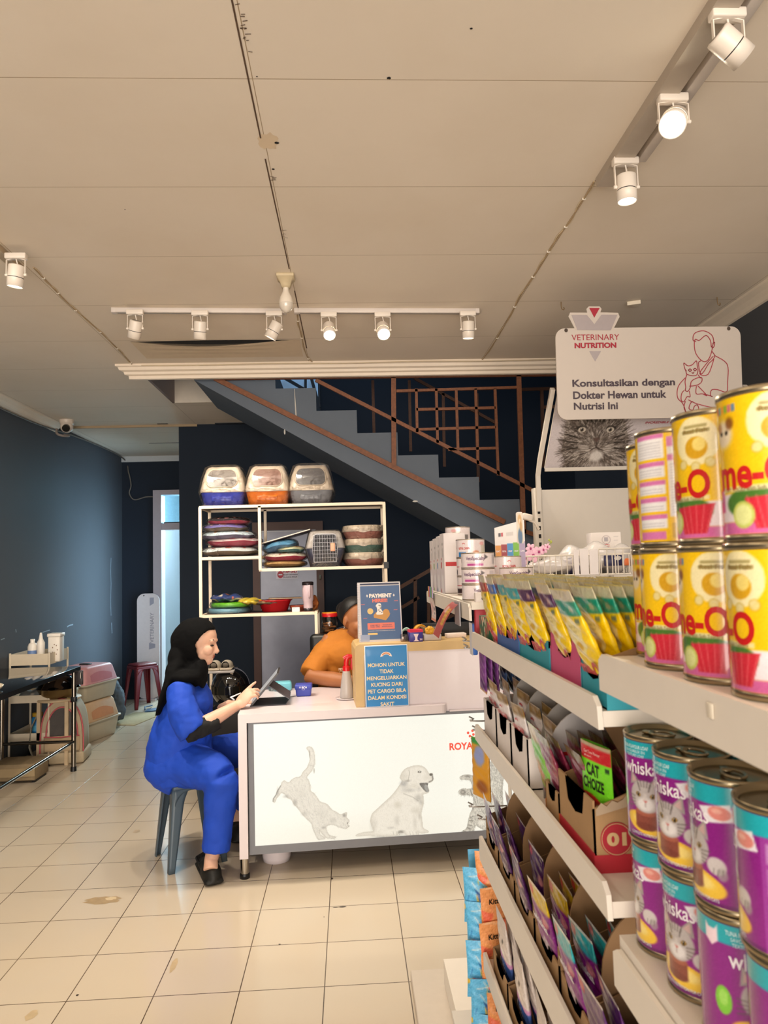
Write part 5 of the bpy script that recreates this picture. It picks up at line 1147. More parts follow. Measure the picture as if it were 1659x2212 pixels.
skin.tube([A3(409, 1475, 3.95), A3(392, 1490, 3.80), A3(398, 1530, 3.755), elb], [.05, .045, .04, .042], 14); skin.tube([A3(412, 1475, 3.98), A3(424, 1490, 4.10), A3(430, 1530, 4.12), elb2], [.05, .045, .04, .04], 14)
skin.tube([A3(388, 1645, 3.92), A3(430, 1658, 3.81), kn_, A3(474, 1745, 3.71), A3(466, 1800, 3.71)], [.085, .065, .04, .045, .04], 14); skin.tube([A3(388, 1645, 4.0), A3(440, 1640, 4.09), kn2_, Vector((-.61, 4.225, .33)), Vector((-.66, 4.27, .2))], [.085, .065, .04, .045, .04], 14)
o = skin.build('body', SKIN, wom, off=wo); remesh(o, .0042, 4, .5)
# face details
mb = MB()
for s in (-1, 1):
    mb.tube([HM @ Vector(v) for v in ((.089, s*.016, .021), (.088, s*.03, .026), (.074, s*.048, .022))], [.0036, .0044, .002], 6)
mb.build('eyebrow', mat('brow_dark', '#3b2a22', .8), wom, off=wo)
mb = MB()
for s in (-1, 1): mb.tube([HM @ Vector(v) for v in ((.0885, s*.020, -.004), (.0865, s*.031, -.0025), (.076, s*.045, -.006))], [.0026, .0050, .0020], 6)
mb.build('eyelash', mat('lash_dark', '#1a1210', .6), wom, off=wo)
mb = MB(); mb.ell((.0855, 0, -.0615), .0085, .017, .0038, 14, 8, M=HM); mb.ell((.0825, 0, -.0700), .0085, .0155, .0045, 14, 8, M=HM); mb.build('lips', mat('lip_rose', '#b4695c', .45), wom, off=wo)
# hijab: hood with face opening + drape over neck, shoulders and back
def hood(u, v):
    ph = 2*PI*u; cz, cy = math.cos(ph), math.sin(ph)           # ph 0 = top
    rim = .092*max(0, cz)**1.1+.024*(1-abs(cz))+(.052*max(0, -cz))
    ax_r, ax_f, ay, azu, azd = .15, .112, .094, .138, .125
    th_r = math.acos(max(-1, min(1, rim/ax_f)))
    th = PI+(th_r-PI)*v
    c, s = math.cos(th), math.sin(th)
    return HM @ Vector(((ax_r if c < 0 else ax_f)*c-.008, ay*s*cy, (azu if cz > 0 else azd)*s*cz-.0))
mb = MB()
NU, NV = 48, 22
def inner(u, v): p = hood(u, v); c_ = HM @ Vector((0, 0, 0)); return c_+(p-c_)*.91
vs = [hood(i/NU, j/NV) for j in range(NV+1) for i in range(NU)]+[inner(i/NU, j/NV) for j in range(NV+1) for i in range(NU)]
n1 = NU*(NV+1); fs = []
for j in range(NV):
    for i in range(NU):
        i2 = (i+1) % NU; fs.append((j*NU+i, j*NU+i2, (j+1)*NU+i2, (j+1)*NU+i)); fs.append((n1+j*NU+i2, n1+j*NU+i, n1+(j+1)*NU+i, n1+(j+1)*NU+i2))
for i in range(NU):
    i2 = (i+1) % NU; fs.append((NV*NU+i, NV*NU+i2, n1+NV*NU+i2, n1+NV*NU+i))
mb.add(vs, fs, 0, None, True)
mb.tube([A3(402, 1425, 3.93), A3(404, 1438, 3.94), A3(408, 1452, 3.95), A3(402, 1470, 3.95)], [(.075, .07), (.088, .082), (.095, .11), (.085, .16)], 20)
mb.tube([A3(432, 1428, 3.90), A3(437, 1445, 3.89), A3(436, 1465, 3.87), A3(434, 1484, 3.85)], [(.028, .05), (.030, .07), (.024, .075), (.012, .04)], 16)
mb.tube([A3(392, 1425, 3.94), A3(381, 1450, 3.93), A3(371, 1480, 3.92), A3(358, 1512, 3.91), A3(344, 1544, 3.90)], [(.06, .085), (.05, .13), (.036, .15), (.026, .14), (.010, .10)], 18)
mb.ell(A3(402, 1461, 3.84), .075, .085, .035, 16, 10); mb.ell(A3(388, 1424, 3.94), .062, .085, .085, 18, 12); mb.ell(A3(424, 1441, 3.91), .052, .075, .036, 16, 10); mb.ell(A3(430, 1458, 3.88), .034, .085, .05, 16, 10); mb.ell(A3(377, 1452, 3.93), .042, .11, .07, 16, 10)
o = mb.build('hijab', HIJ, wom, off=wo, weld=True); remesh(o, .0055, 10); wrinkle(o, .008, .05)
# scrub top
mb = MB()
mb.tube([A3(410, 1478, 3.95), A3(413, 1494, 3.95), A3(406, 1530, 3.95), A3(395, 1572, 3.95), A3(388, 1615, 3.95), A3(392, 1655, 3.95), A3(397, 1680, 3.95)],
        [(.06, .12), (.105, .175), (.135, .18), (.155, .175), (.175, .18), (.175, .185), (.15, .175)], 24)
mb.ell(A3(428, 1516, 3.93), .075, .15, .09, 18, 12)
sh = A3(388, 1494, 3.79)
mb.tube([A3(402, 1492, 3.86), sh, A3(392, 1530, 3.75), A3(412, 1572, 3.735), A3(418, 1579, 3.735)], [.055, .07, .077, .083, .082], 16)
mb.tube([A3(420, 1476, 4.05), A3(425, 1490, 4.12), A3(430, 1530, 4.13), A3(436, 1550, 4.12)], [.06, .07, .072, .075], 16)
o = mb.build('scrub_top', SCR, wom, off=wo); remesh(o, .009, 4); wrinkle(o, .018, .06)
mb = MB(); mb.tube([A3(393, 1560, 3.732), A3(398, 1572, 3.728), A3(402, 1584, 3.72)], .003, 6)
# black undersleeves
mb = MB(); p = [A3(404, 1560, 3.74), A3(415, 1581, 3.73), A3(440, 1569, 3.745), A3(474, 1557, 3.77)]
mb.tube(p, [.05, .056, .052, .040], 16); o = mb.build('undersleeve', BLKC, wom, off=wo); remesh(o, .006, 4); wrinkle(o, .014, .03)
mb = MB(); mb.tube([elb2+Vector((0, 0, .03)), elb2, elb2.lerp(wr2, .72)], [.05, .05, .036], 16); o = mb.build('undersleeve', BLKC, wom, off=wo); remesh(o, .006, 4); wrinkle(o, .014, .03)
# trousers
kn, kn2 = A3(480, 1684, 3.71), Vector((-.50, 4.16, .545))
mb = MB()
mb.tube([A3(362, 1628, 3.95), A3(378, 1650, 3.95), A3(400, 1662, 3.95)], [(.13, .17), (.145, .185), (.14, .18)], 20)
mb.ell(A3(372, 1650, 3.95), .145, .18, .115, 20, 12)
mb.tube([A3(385, 1648, 3.88), A3(425, 1655, 3.82), A3(462, 1668, 3.74), kn], [.118, .112, .098, .086], 18)
mb.tube([kn+Vector((-.005, 0, .02)), kn, A3(475, 1740, 3.71), A3(470, 1790, 3.70), A3(466, 1838, 3.69)], [.075, .088, .080, .072, .069], 18)
mb.tube([A3(392, 1645, 4.03), A3(440, 1638, 4.09), kn2], [.115, .105, .083], 18)
mb.tube([kn2+Vector((0, 0, .02)), kn2, Vector((-.60, 4.22, .33)), Vector((-.655, 4.265, .17))], [.07, .082, .072, .066], 18)
o = mb.build('trousers', SCR, wom, off=wo); remesh(o, .009, 4); wrinkle(o, .018, .07)
def bigclog(heel, toe, label, holes=True):
    t = MB(); d = Vector(toe)-Vector(heel); L = d.length; rz = math.atan2(d.y, d.x)-PI/2
    M_ = Matrix.Translation(Vector(heel)) @ Matrix.Rotation(rz, 4, 'Z')
    t.ell((0, L*.70, .03), .049, L*.32, .055, 20, 14, M=M_); t.ell((0, L*.52, .045), .045, L*.2, .05, 20, 14, M=M_); t.ell((0, L*.2, .028), .043, L*.22, .03, 18, 12, M=M_)
    t.rbox(-.047, .047, -.004, L+.004, 0, .026, .02, 3, M=M_)
    t.tube([(-.046, L*.5, .05), (-.044, L*.12, .052), (-.0, .0, .056), (.044, L*.12, .052), (.046, L*.5, .05)], [(.006, .010)]*5, 8, M=M_)
    o = t.build(label, mat('clog_black', '#14130f', .6, bump=.1), wom, off=wo); remesh(o, .005, 3)
    if holes:
        mb = MB()
        for x, v in ((-.022, .92), (0, .95), (.022, .92)):
            mb.ell((x, L*v, .045-.0*v), .006, .006, .004, 8, 6, M=M_)
        mb.build('clog_holes', mat('hole_pink', '#b4776a', .6), wom, off=wo)
hp = atz(441, 1868, 0); tp = atz(464, 1914, 0)
bigclog((hp.x-.005, hp.y+.01, 0), (tp.x, tp.y, 0), 'clog'); bigclog((-.70, 4.36, 0), (-.65, 4.14, 0), 'clog', False)
solo(MB().tube([A3(506, 1512, 3.88), A3(498, 1507, 3.90), A3(520, 1497, 3.93)], [.005, .005, .003], 8), 'stylus', mat('stylus_white', '#e8e4e2', .3), 'white stylus held in the hands of the woman', 'pen', None, A3(506, 1512, 3.88))
mb = MB(); mb.tube([wr+Vector((.03*math.cos(a)*.3, .030*math.cos(a), .030*math.sin(a))) for a in [2*PI*k/14 for k in range(15)]], .0025, 6, caps=False)
# ------------------------------------------------ stools
def stool(name, label, c, rz, H, top, base, m, group=None):
    t = thing(name, label, 'stool', c, rz, group)
    mb = MB(); mb.rbox(-top, top, -top, top, H-.03, H, .022, 3); mb.rbox(-top-.006, top+.006, -top-.006, top+.006, H-.055, H-.022, .012, 2); mb.build('seat', m, t)
    for sx in (-1, 1):
        for sy in (-1, 1):
            def f(u, v):
                z = (H-.035)*(1-v); k = top*(1-v)+base*v; wv = .062*(1-v)+.028*v+.02*max(0, 1-v*6)
                # L-shaped leg: two flanges meeting at the outer corner
                q = (u-.5)*2; x = k-(max(0, q)*wv); y = k-(max(0, -q)*wv)
                return (sx*x, sy*y, z)
            lg = MB(); lg.grid(f, 8, 14); o = lg.build('leg', m, t); d = o.modifiers.new('s', 'SOLIDIFY'); d.thickness = .006; d.offset = 0
    # arched apron between the legs
    for k in range(4):
        R_ = Matrix.Rotation(k*PI/2, 4, 'Z')
        def g(u, v): x = (u*2-1)*top*.99; z = H-.045-v*(.012+.07*abs(u*2-1)**4); return R_ @ Vector((x, -top-.003-v*.006*abs(u*2-1)**4, z))
        ap = MB(); ap.grid(g, 20, 3); o = ap.build('apron', m, t); d = o.modifiers.new('s', 'SOLIDIFY'); d.thickness = .005; d.offset = 0
    return t
stool('plastic_stool', 'grey blue plastic stool under the woman in scrubs', (-.882, 3.97, 0), math.radians(28), .445, .115, .150, mat('stool_grey', '#4a5a66', .4, var=.05))
stool('plastic_stool', 'dark red plastic stool standing by the corridor door', (-2.40, 8.42, 0), math.radians(42), .49, .125, .16, mat('stool_red', '#661418', .4, var=.06))
# ------------------------------------------------ cashier behind the payment sign
cas = thing('person', 'person in mustard tee half hidden behind the payment sign', 'person', (.02, 4.56, 0)); c0 = cas.location
B = lambda px, py, Y: at(px, py, Y)
hc = B(766, 1338, 4.52)
HM2 = Matrix.Translation(hc) @ Matrix.Rotation(-.75, 4, 'Z') @ Matrix.Rotation(.18, 4, 'Y')
sk = MB()
sk.ell((-.01, 0, .03), .098, .078, .10, 24, 16, M=HM2); sk.ell((.03, 0, -.03), .064, .066, .08, 20, 14, M=HM2); sk.ell((.05, 0, -.09), .034, .038, .03, 16, 10, M=HM2)
sk.tube([(.086, 0, .008), (.095, 0, -.018), (.105, 0, -.038), (.096, 0, -.046)], [.010, .012, .015, .010], 10, M=HM2)
for s in (-1, 1): sk.ell((.066, s*.036, -.03), .034, .03, .032, 14, 10, M=HM2); sk.ell((-.008, s*.079, -.008), .018, .008, .031, 12, 8, M=HM2)
sk.ell((.086, 0, -.062), .012, .022, .008, 12, 8, M=HM2); sk.ell((.084, 0, -.074), .012, .02, .008, 12, 8, M=HM2)
sk.tube([HM2 @ Vector((-.02, 0, -.06)), B(770, 1402, 4.58)], [.055, .062], 16)
e1, w1_ = B(672, 1466, 4.46), B(792, 1482, 4.28)
e1.z = .856; w1_.z = .833
sk.tube([B(690, 1430, 4.52), e1, e1.lerp(w1_, .4), w1_], [.05, .05, .046, .03], 16)
hand(sk, w1_+Vector((.005, 0, 0)), Vector((1, -.12, -.04)), Vector((0, -.1, 1)), (.3, .35, .4, .45), (.1, .03, -.04, -.12), (.4, .4), 1, 1.0)
e2 = Vector((.36, 4.52, .87)); w2_ = Vector((.20, 4.33, .834))
sk.tube([Vector((.33, 4.58, 1.0)), e2, w2_], [.05, .048, .03], 16); hand(sk, w2_, Vector((-1, -.3, -.04)), Vector((0, -.1, 1)), (.3, .35, .4, .45), (.1, .03, -.04, -.12), (.4, .4), -1, 1.0)
for s in (-1, 1): sk.tube([(.02+s*.1, 4.30, .22), (.02+s*.1, 4.30, .10), (.02+s*.1, 4.25, .045), (.02+s*.1, 4.16, .03)], [.045, .038, .036, .025], 12)
cx_ = B(752, 1420, 4.58).x
sk.tube([B(770, 1402, 4.58), (cx_, 4.58, 1.05), (cx_, 4.60, .8), (cx_, 4.6, .55)], [.06, .09, .10, .11], 16)
sk.tube([(cx_, 4.58, 1.06), (cx_-.12, 4.57, 1.06), B(690, 1430, 4.52)], [.05, .05, .05], 14); sk.tube([(cx_, 4.58, 1.06), (cx_+.17, 4.57, 1.04), (.33, 4.58, 1.0)], [.05, .05, .05], 14)
for s_ in (-1, 1): sk.tube([(cx_+s_*.05, 4.6, .55), (.02+s_*.1, 4.32, .53), (.02+s_*.1, 4.30, .20)], [.07, .055, .045], 14)
o = sk.build('body', SKIN2, cas, off=c0); remesh(o, .0045, 4)
mb = MB()
def hair(u, v):
    ph = 2*PI*u; cz, cy = math.cos(ph), math.sin(ph); rim = .070*max(0, cz)+.0*(1-abs(cz))-.035*max(0, -cz)-.005
    th_r = math.acos(max(-1, min(1, rim/.108))); th = PI+(th_r-PI)*v; c, s = math.cos(th), math.sin(th)
    return HM2 @ Vector((.112*c-.014, .088*s*cy, (.116 if cz > 0 else .085)*s*cz+.028))
mb.grid(hair, 40, 20); o = mb.build('hair', mat('hair_black', '#0d0b0b', .45, var=.3, bump=.4, bscale=150), cas, off=c0, weld=True); d = o.modifiers.new('s', 'SOLIDIFY'); d.thickness = .006; d.offset = -1
MB().ell((-.10, 0, .045), .05, .05, .05, 18, 12, M=HM2).build('hair_bun', MATS['hair_black'], cas, off=c0)
MB().tube([HM2 @ Vector((-.002+.005*math.cos(a), -.087, -.046+.009*math.sin(a))) for a in [2*PI*k/12 for k in range(13)]], .0016, 6, caps=False).build('earring', mat('earring_silver', '#d8d4cc', .2, metal=1), cas, off=c0)
mb = MB()
for s in (-1, 1): mb.tube([HM2 @ Vector(v) for v in ((.088, s*.016, .022), (.087, s*.03, .027), (.073, s*.048, .023))], [.003, .0035, .0015], 6); mb.tube([HM2 @ Vector(v) for v in ((.0885, s*.020, -.004), (.0865, s*.031, -.0025), (.076, s*.045, -.006))], [.0018, .0034, .0014], 6)
mb.build('brows_and_lashes', MATS['lash_dark'], cas, off=c0)
TEE = mat('tee_mustard', '#b8701c', .8, var=.08, bump=.15, bscale=250)
mb = MB(); cx = B(752, 1420, 4.58)
mb.tube([Vector((cx.x, 4.58, 1.13)), Vector((cx.x, 4.58, 1.06)), Vector((cx.x, 4.59, .95)), Vector((cx.x, 4.60, .8)), Vector((cx.x, 4.60, .62)), Vector((cx.x, 4.6, .5))], [(.07, .07), (.17, .105), (.20, .125), (.195, .135), (.2, .15), (.19, .15)], 24)
s1 = B(704, 1412, 4.56); mb.tube([Vector((cx.x-.05, 4.58, 1.08)), s1, B(682, 1440, 4.52), B(671, 1459, 4.48)], [.07, .085, .078, .076], 18)
mb.tube([Vector((cx.x+.08, 4.58, 1.07)), Vector((cx.x+.19, 4.57, 1.04)), Vector((.35, 4.55, .93))], [.07, .08, .07], 18)
mb.ell((cx.x, 4.50, .98), .14, .08, .09, 18, 12)
o = mb.build('tee_shirt', TEE, cas, off=c0); remesh(o, .010, 5); wrinkle(o, .014, .06)
MB().tube([Vector((cx.x+.07*math.cos(a), 4.565+.062*math.sin(a), 1.118+.02*math.sin(a))) for a in [2*PI*k/20 for k in range(21)]], .007, 8, caps=False).build('collar', mat('collar_navy', '#2a2a3c', .8), cas, off=c0)
q = B(737, 1450, 4.425)
mb = MB(); text_on(mb, 'PET', .03, .014, lambda x, y: (q.x+x, q.y+.002*0, q.z+.012+y), bold=.03); line_on(mb, ellp(0, -.010, .013, .010, 14), .003, lambda x, y: (q.x+x, q.y, q.z+y), closed=True); mb.build('chest_print', mat('chest_print', '#e8c9a8', .6), cas, off=c0)
mb = MB(); mb.tube([(cx.x, 4.62, .52), (cx.x, 4.58, .52)], [(.19, .16), (.19, .16)], 18)
for s in (-1, 1): mb.tube([(.02+s*.09, 4.58, .52), (.02+s*.1, 4.32, .53), (.02+s*.1, 4.30, .50)], [.09, .08, .07], 14); mb.tube([(.02+s*.1, 4.31, .53), (.02+s*.1, 4.30, .3), (.02+s*.1, 4.30, .16)], [.075, .065, .055], 14)
o = mb.build('trousers', BLKC, cas, off=c0); remesh(o, .012, 4)
ch = thing('office_chair', 'black padded office chair behind the person in mustard tee', 'chair', (cx.x-.01, 4.635, 0))
CHM = mat('chair_black', '#121211', .4, var=.1)
MB().rbox(-.235, .215, .01, .07, .52, 1.095, .03, 3).build('backrest', CHM, ch); MB().rbox(-.23, .21, -.36, .02, .40, .45, .02, 3).build('seat', CHM, ch)
MB().cyl((0, -.16, .08), (0, -.16, .40), .028).build('gas_post', BLK, ch)
for k in range(5):
    a = 2*PI*k/5+.3; MB().tube([(0, -.16, .09), (.24*math.cos(a), -.16+.24*math.sin(a), .055)], [.022, .014], 8).build('base_spoke', BLK, ch)
    MB().cyl((.24*math.cos(a), -.16+.24*math.sin(a)-.01, .025), (.24*math.cos(a), -.16+.24*math.sin(a)+.01, .025), .025).build('castor', BLK, ch)
# ================================================================== LEFT SIDE: STEEL TABLE, TROLLEY, CARRIERS
STEEL = mat('table_steel', '#8d857a', .22, metal=1.0, var=.04)
DSTEEL = mat('table_top_dark', '#3c4046', .07, metal=.9, var=.02)
TX0, TX1, TY0, TY1, TZ = -2.77, -2.145, 4.52, 5.83, .80
tb = thing('steel_table', 'stainless steel grooming table with mirror dark top along left wall', 'table', ((TX0+TX1)/2, (TY0+TY1)/2, 0)); tbo = tb.location
MB().rbox(TX0, TX1, TY0, TY1, TZ-.03, TZ, .004, 2).build('tabletop', DSTEEL, tb, off=tbo)
MB().box(TX1-.004, TX1+.001, TY0, TY1, TZ-.032, TZ-.002).build('edge_trim', STEEL, tb, off=tbo)
for x in (TX0+.04, TX1-.035):
    for y in (TY0+.04, TY1-.04):
        MB().cyl((x, y, .03), (x, y, TZ-.03), .018, n=20).build('leg', STEEL, tb, off=tbo); MB().cyl((x, y, 0), (x, y, .035), .023, .021, n=18).build('rubber_foot', BLK, tb, off=tbo)
MB().cyl((TX1-.035, TY0+.04, .225), (TX1-.035, TY1-.04, .225), .012, n=12).build('side_rail', STEEL, tb, off=tbo)
MB().cyl((TX0+.04, TY1-.04, .225), (TX1-.035, TY1-.04, .225), .012, n=12).build('side_rail', STEEL, tb, off=tbo)
MB().cyl((TX0+.04, TY0+.04, .225), (TX1-.035, TY0+.04, .225), .012, n=12).build('side_rail', STEEL, tb, off=tbo)
MB().rbox(TX1-.03, TX1+.035, TY1-.05, TY1-.035, TZ-.14, TZ-.03, .003).build('latch_plate', mat('latch_dark', '#2b2527', .4), tb, off=tbo)
MB().cyl((TX1+.022, TY1-.055, TZ-.09), (TX1+.022, TY1-.055, TZ-.045), .006).build('latch_pin', STEEL, tb, off=tbo)
MB().rbox(TX1-.055, TX1-.015, TY1-.06, TY1-.02, .53, .57, .004).build('clamp', BLK, tb, off=tbo); MB().tube([(TX1-.055, TY1-.06, .56), (TX1-.075, TY1-.075, .565)], .006, 8).build('clamp_knob', mat('clamp_brass', '#a08a5a', .3, metal=.8), tb, off=tbo)
p = at(0, 1475, 4.75)
t = thing('bowl', 'shallow cream bowl at the near corner of the steel table', 'bowl', (-2.335, 4.66, TZ))
MB().lathe([(0, .004), (.10, 0), (.125, .02), (.135, .036), (.132, .039), (.12, .022), (.09, .008), (0, .008)], n=40).build('bowl', mat('bowl_cream', '#e3d2b6', .4), t)
# white trolley standing behind the table
TRM = mat('trolley_cream', '#dccdb4', .45)
def trolley():
    x0, x1, y0, y1 = -2.76, -2.45, 5.98, 6.36
    t = thing('trolley', 'cream three tier trolley standing behind the steel table', 'trolley', ((x0+x1)/2, (y0+y1)/2, 0)); o_ = t.location
    for x in (x0, x1):
        for y in (y0, y1):
            MB().cyl((x, y, .05), (x, y, .90), .009, n=10).build('post', TRM, t, off=o_); MB().cyl((x-.008, y, .025), (x+.008, y, .025), .025, n=14).build('castor', BLK, t, off=o_); MB().cyl((x, y, .03), (x, y, .06), .008).build('castor_stem', TRM, t, off=o_)
    for z, h in ((.80, .09), (.50, .06), (.20, .06)):
        mb = MB(); mb.box(x0, x1, y0, y1, z, z+.006)
        for a in ((x0-.004, x0+.002, y0, y1), (x1-.002, x1+.004, y0, y1), (x0, x1, y0-.004, y0+.002), (x0, x1, y1-.002, y1+.004)): mb.box(*a, z, z+h)
        mb.build('tray', TRM, t, off=o_)
    return (x0, x1, y0, y1)
trb = trolley()
def bottle(x, y, z, label, prof, body, cap=None, capp=None, band=None, name='bottle', group=None):
    t = thing(name, label, 'bottle', (x, y, z), 0, group)
    MB().lathe(prof, n=24).build('body', body, t)
    if capp: MB().lathe(capp, n=20).build('cap', cap, t)
    if band: MB().lathe(band[0], n=24).build('label_band', band[1], t)
    return t
zt_ = .806
BW = mat('bottle_white', '#efe6da', .35)
bottle(-2.60, 6.02, zt_, 'white bottle with blue label standing on the trolley top', [(0, 0), (.036, 0), (.037, .14), (.028, .165), (.016, .172), (0, .172)], BW, BW, [(.017, .17), (.018, .2), (0, .2)], ([(.0375, .02), (.0375, .11)], mat('label_blue', '#6b86b4', .4)))
bottle(-2.53, 6.01, zt_, 'tall white pointed bottle in the middle of the trolley top', [(0, 0), (.03, 0), (.031, .17), (.016, .2), (.008, .25), (0, .252)], BW)
t = thing('container', 'square white tub with lid and dotted print on the trolley top', 'tub', (-2.47+.01, 6.14, zt_))
MB().rbox(-.05, .05, -.05, .05, 0, .21, .012, 2).build('body', BW, t); MB().rbox(-.055, .055, -.055, .055, .205, .235, .008, 2).build('lid', BW, t)
mb = MB()
for k in range(7): a = 2*PI*k/7; mb.add([(x, -.0505, y) for x, y in ellp(.01+.02*math.cos(a), .1+.045*math.sin(a), .004, .006, 8)], [tuple(range(8))])
mb.build('dots', mat('dots_brown', '#8a6a50', .5), t)
def leafy(x, y, z, label, r, col, n, seed):
    rn = random.Random(seed); mb = MB()
    for _ in range(n): mb.ell((rn.uniform(-r, r), rn.uniform(-r*.7, r*.7), rn.uniform(.3, 1.0)*r), r*.35, r*.3, r*.3, 8, 6)
    solo(mb, 'green_packet', mat('leaf_'+col, col, .5, var=.3, vscale=60), label, 'packet').location = (x, y, z)
leafy(-2.66, 6.03, zt_+.03, 'small green packet left of the bottles on trolley', .03, '#7f9a3c', 5, 2); leafy(-2.50, 6.22, zt_+.03, 'green packets lying right of the tub on trolley', .045, '#86a43a', 8, 3)
solo(MB().lathe([(0, 0), (.017, 0), (.018, .05), (.01, .06), (0, .06)], n=16), 'small_bottle', mat('cap_red', '#b02a24', .4), 'small red capped bottle at left on the trolley top', 'bottle').location = (-2.71, 6.03, zt_)
solo(MB().rbox(-.08, .08, -.05, .05, 0, .03, .01, 2), 'blue_packet', mat('packet_blue', '#2a3a7a', .4), 'dark blue packet in the trolley top tray', 'packet').location = (-2.6, 6.2, zt_)
# round lidded steel pan on a small cream stand
p = at(112, 1500, 6.1)
t = thing('plant_stand', 'small cream wooden stand carrying the domed steel pan', 'stand', (-2.42, 6.10, 0))
CW = mat('stand_cream', '#cdb490', .6)
for x in (-.11, .11):
    for y in (-.11, .11): MB().box(x-.014, x+.014, y-.014, y+.014, 0, .50).build('leg', CW, t)
MB().lathe([(0, .50), (.17, .50), (.175, .51), (.17, .52), (0, .52)], n=32).build('top', CW, t)
t = thing('domed_pan', 'shiny steel pan with domed lid under the table edge', 'pan', (-2.42, 6.10, .521))
MB().lathe([(0, 0), (.12, 0), (.15, .03), (.165, .075), (.17, .078)], n=40).build('pan', mat('pan_brass', '#8f7a54', .25, metal=.9), t)
MB().lathe([(.168, .079), (.16, .09), (.14, .13), (.10, .165), (.05, .185), (0, .19)], n=40).build('dome_lid', mat('lid_steel', '#4a3d34', .08, metal=1.0), t)
MB().lathe([(.006, .188), (.008, .2), (.02, .208), (.02, .222), (.008, .228), (0, .228)], n=20).build('lid_knob', mat('knob_steel', '#a89c88', .15, metal=1.0), t)
# lower trolley contents
softbag('plastic_bag', 'clear grey plastic bag on the trolley middle tray', 'bag', (-2.55, 6.1, .508), .34, .2, .09, ['#6a6c6a', '#4a4c4a', '#8c908c', '#b0a498', '#c08a70'], .4, 21)
for i, x in enumerate((-2.58, -2.47)):
    bottle(x, 6.08, .207, ('blue bottle with yellow cap on the trolley bottom tray, left one', 'blue bottle with yellow cap on the trolley bottom tray, right one')[i], [(0, 0), (.044, 0), (.045, .02), (.045, .15), (.036, .17), (0, .17)], mat('bottle_blue', '#2f7fb8', .35, var=.2), mat('cap_yellow', '#b8902c', .4), [(.037, .168), (.04, .17), (.04, .195), (.03, .2), (0, .2)], ([(.0455, .06), (.0455, .10)], mat('label_cyan', '#5aa8c8', .4)), group='blue bottles under the trolley')
# backpack pet carrier
t = thing('backpack_carrier', 'beige pet carrier backpack with pink piping under the table', 'backpack', (-2.36, 6.08, 0), .12)
BP = mat('backpack_beige', '#b7a588', .8, var=.1); PK = mat('piping_pink', '#c05a60', .6)
mb = MB(); mb.rbox(-.19, .17, -.10, .18, .004, .10, .02, 3); mb.build('base', BP, t)
def bpk(u, v):
    a = PI*(1-u); x = .165*math.cos(a)*(1-.1*v); z = .10+.42*max(0, math.sin(a))**.6; return (x, -.09+v*.26, z)
mb = MB(); mb.grid(bpk, 24, 6); o = mb.build('shell', BP, t); d = o.modifiers.new('s', 'SOLIDIFY'); d.thickness = .01
mb = MB(); pts = [bpk(i/24, 0) for i in range(25)]; mb.add([(q[0], -.085, q[2]) for q in pts], [tuple(range(25))]); mb.build('front_panel', BP, t)
mb = MB(); pts2 = [(q[0]*.72, -.089, .12+(q[2]-.10)*.78) for q in pts]; mb.add(pts2, [tuple(range(25))]); mb.build('mesh_window', mat('mesh_dark', '#4a4440', .7, var=.3, vscale=200), t)
for k_, sc in ((1.0, 0), (.74, .02)):
    mb = MB(); mb.tube([(q[0]*k_, -.092, .10+sc+(q[2]-.10)*(1 if k_ == 1 else .8)) for q in pts], .006, 6); mb.build('piping', PK, t)
MB().rbox(-.13, .14, -.115, -.09, .11, .23, .01, 2).build('pocket', mat('pocket_tan', '#c0a684', .8), t)
mb = MB(); mb.tube([(-.13, -.116, .23), (0, -.118, .222), (.14, -.116, .23)], .005, 6); mb.build('pocket_piping', PK, t)
MB().tube([(-.19, -.04, .42), (-.24, -.06, .3), (-.25, -.07, .15), (-.22, -.06, .05)], [(.006, .022)]*4, 8).build('strap', mat('strap_grey', '#8a8474', .8), t)
MB().tube([(-.05, .05, .52), (-.02, .05, .56), (.03, .05, .56), (.06, .05, .52)], .008, 8).build('handle', BP, t)
t = thing('wooden_crate', 'low brown drawer box on floor under the steel table', 'box', (-2.52, 5.62, 0))
MB().rbox(-.15, .17, -.12, .12, .02, .14, .005).build('body', mat('crate_brown', '#8a7658', .7, var=.2), t); MB().box(-.15, .17, -.125, -.12, .05, .11).build('front', mat('crate_front', '#a08a66', .6), t)
for x in (-.13, .15): MB().box(x-.012, x+.012, -.1, .1, 0, .02).build('foot', BLK, t)
# two stacked plastic pet carriers
def carrier(c, rz, label, lid, body, W=.19, L=.26, H=.32):
    t = thing('pet_crate', label, 'pet carrier', c, rz, 'stacked plastic pet carriers by left wall')
    def cr2(z, k, r=.04): return [(x, y, z) for x, y in rrect(-W*k, W*k, -L*k, L*k, r, 4)]
    loftr([cr2(0, .84), cr2(.01, .87), cr2(H*.46, .97), cr2(H*.48, .97)]).build('base', body, t)
    loftr([cr2(H*.46, 1.04), cr2(H*.5, 1.04)]).build('rim', body, t)
    loftr([cr2(H*.5, .97), cr2(H*.52, .96), cr2(H*.92, .82), cr2(H*.98, .76), cr2(H, .66)]).build('lid', lid, t)
    mb = MB()
    def side(u, v): z = H*(.56+.26*v*(.6+.4*math.sin(PI*u*.9+.3))); k = .96-.14*(z-H*.52)/(H*.4); return (W*k+.004, -L*.62+u*L*1.2, z)
    mb.grid(side, 16, 6); mb.build('side_recess', mat('recess_'+lid.name, '#d69a70' if 'orange' in lid.name else '#c8808a', .6), t)
    MB().rbox(-.03, .03, -L*.93, -L*.86, H*.55, H*.62, .004).build('clip', BLK, t); MB().rbox(-.05, .05, -.03, .03, H-.002, H+.012, .006).build('handle', mat('handle_dark', '#3a3638', .5), t)
    return t
LB = mat('crate_base_beige', '#c4b79e', .5)
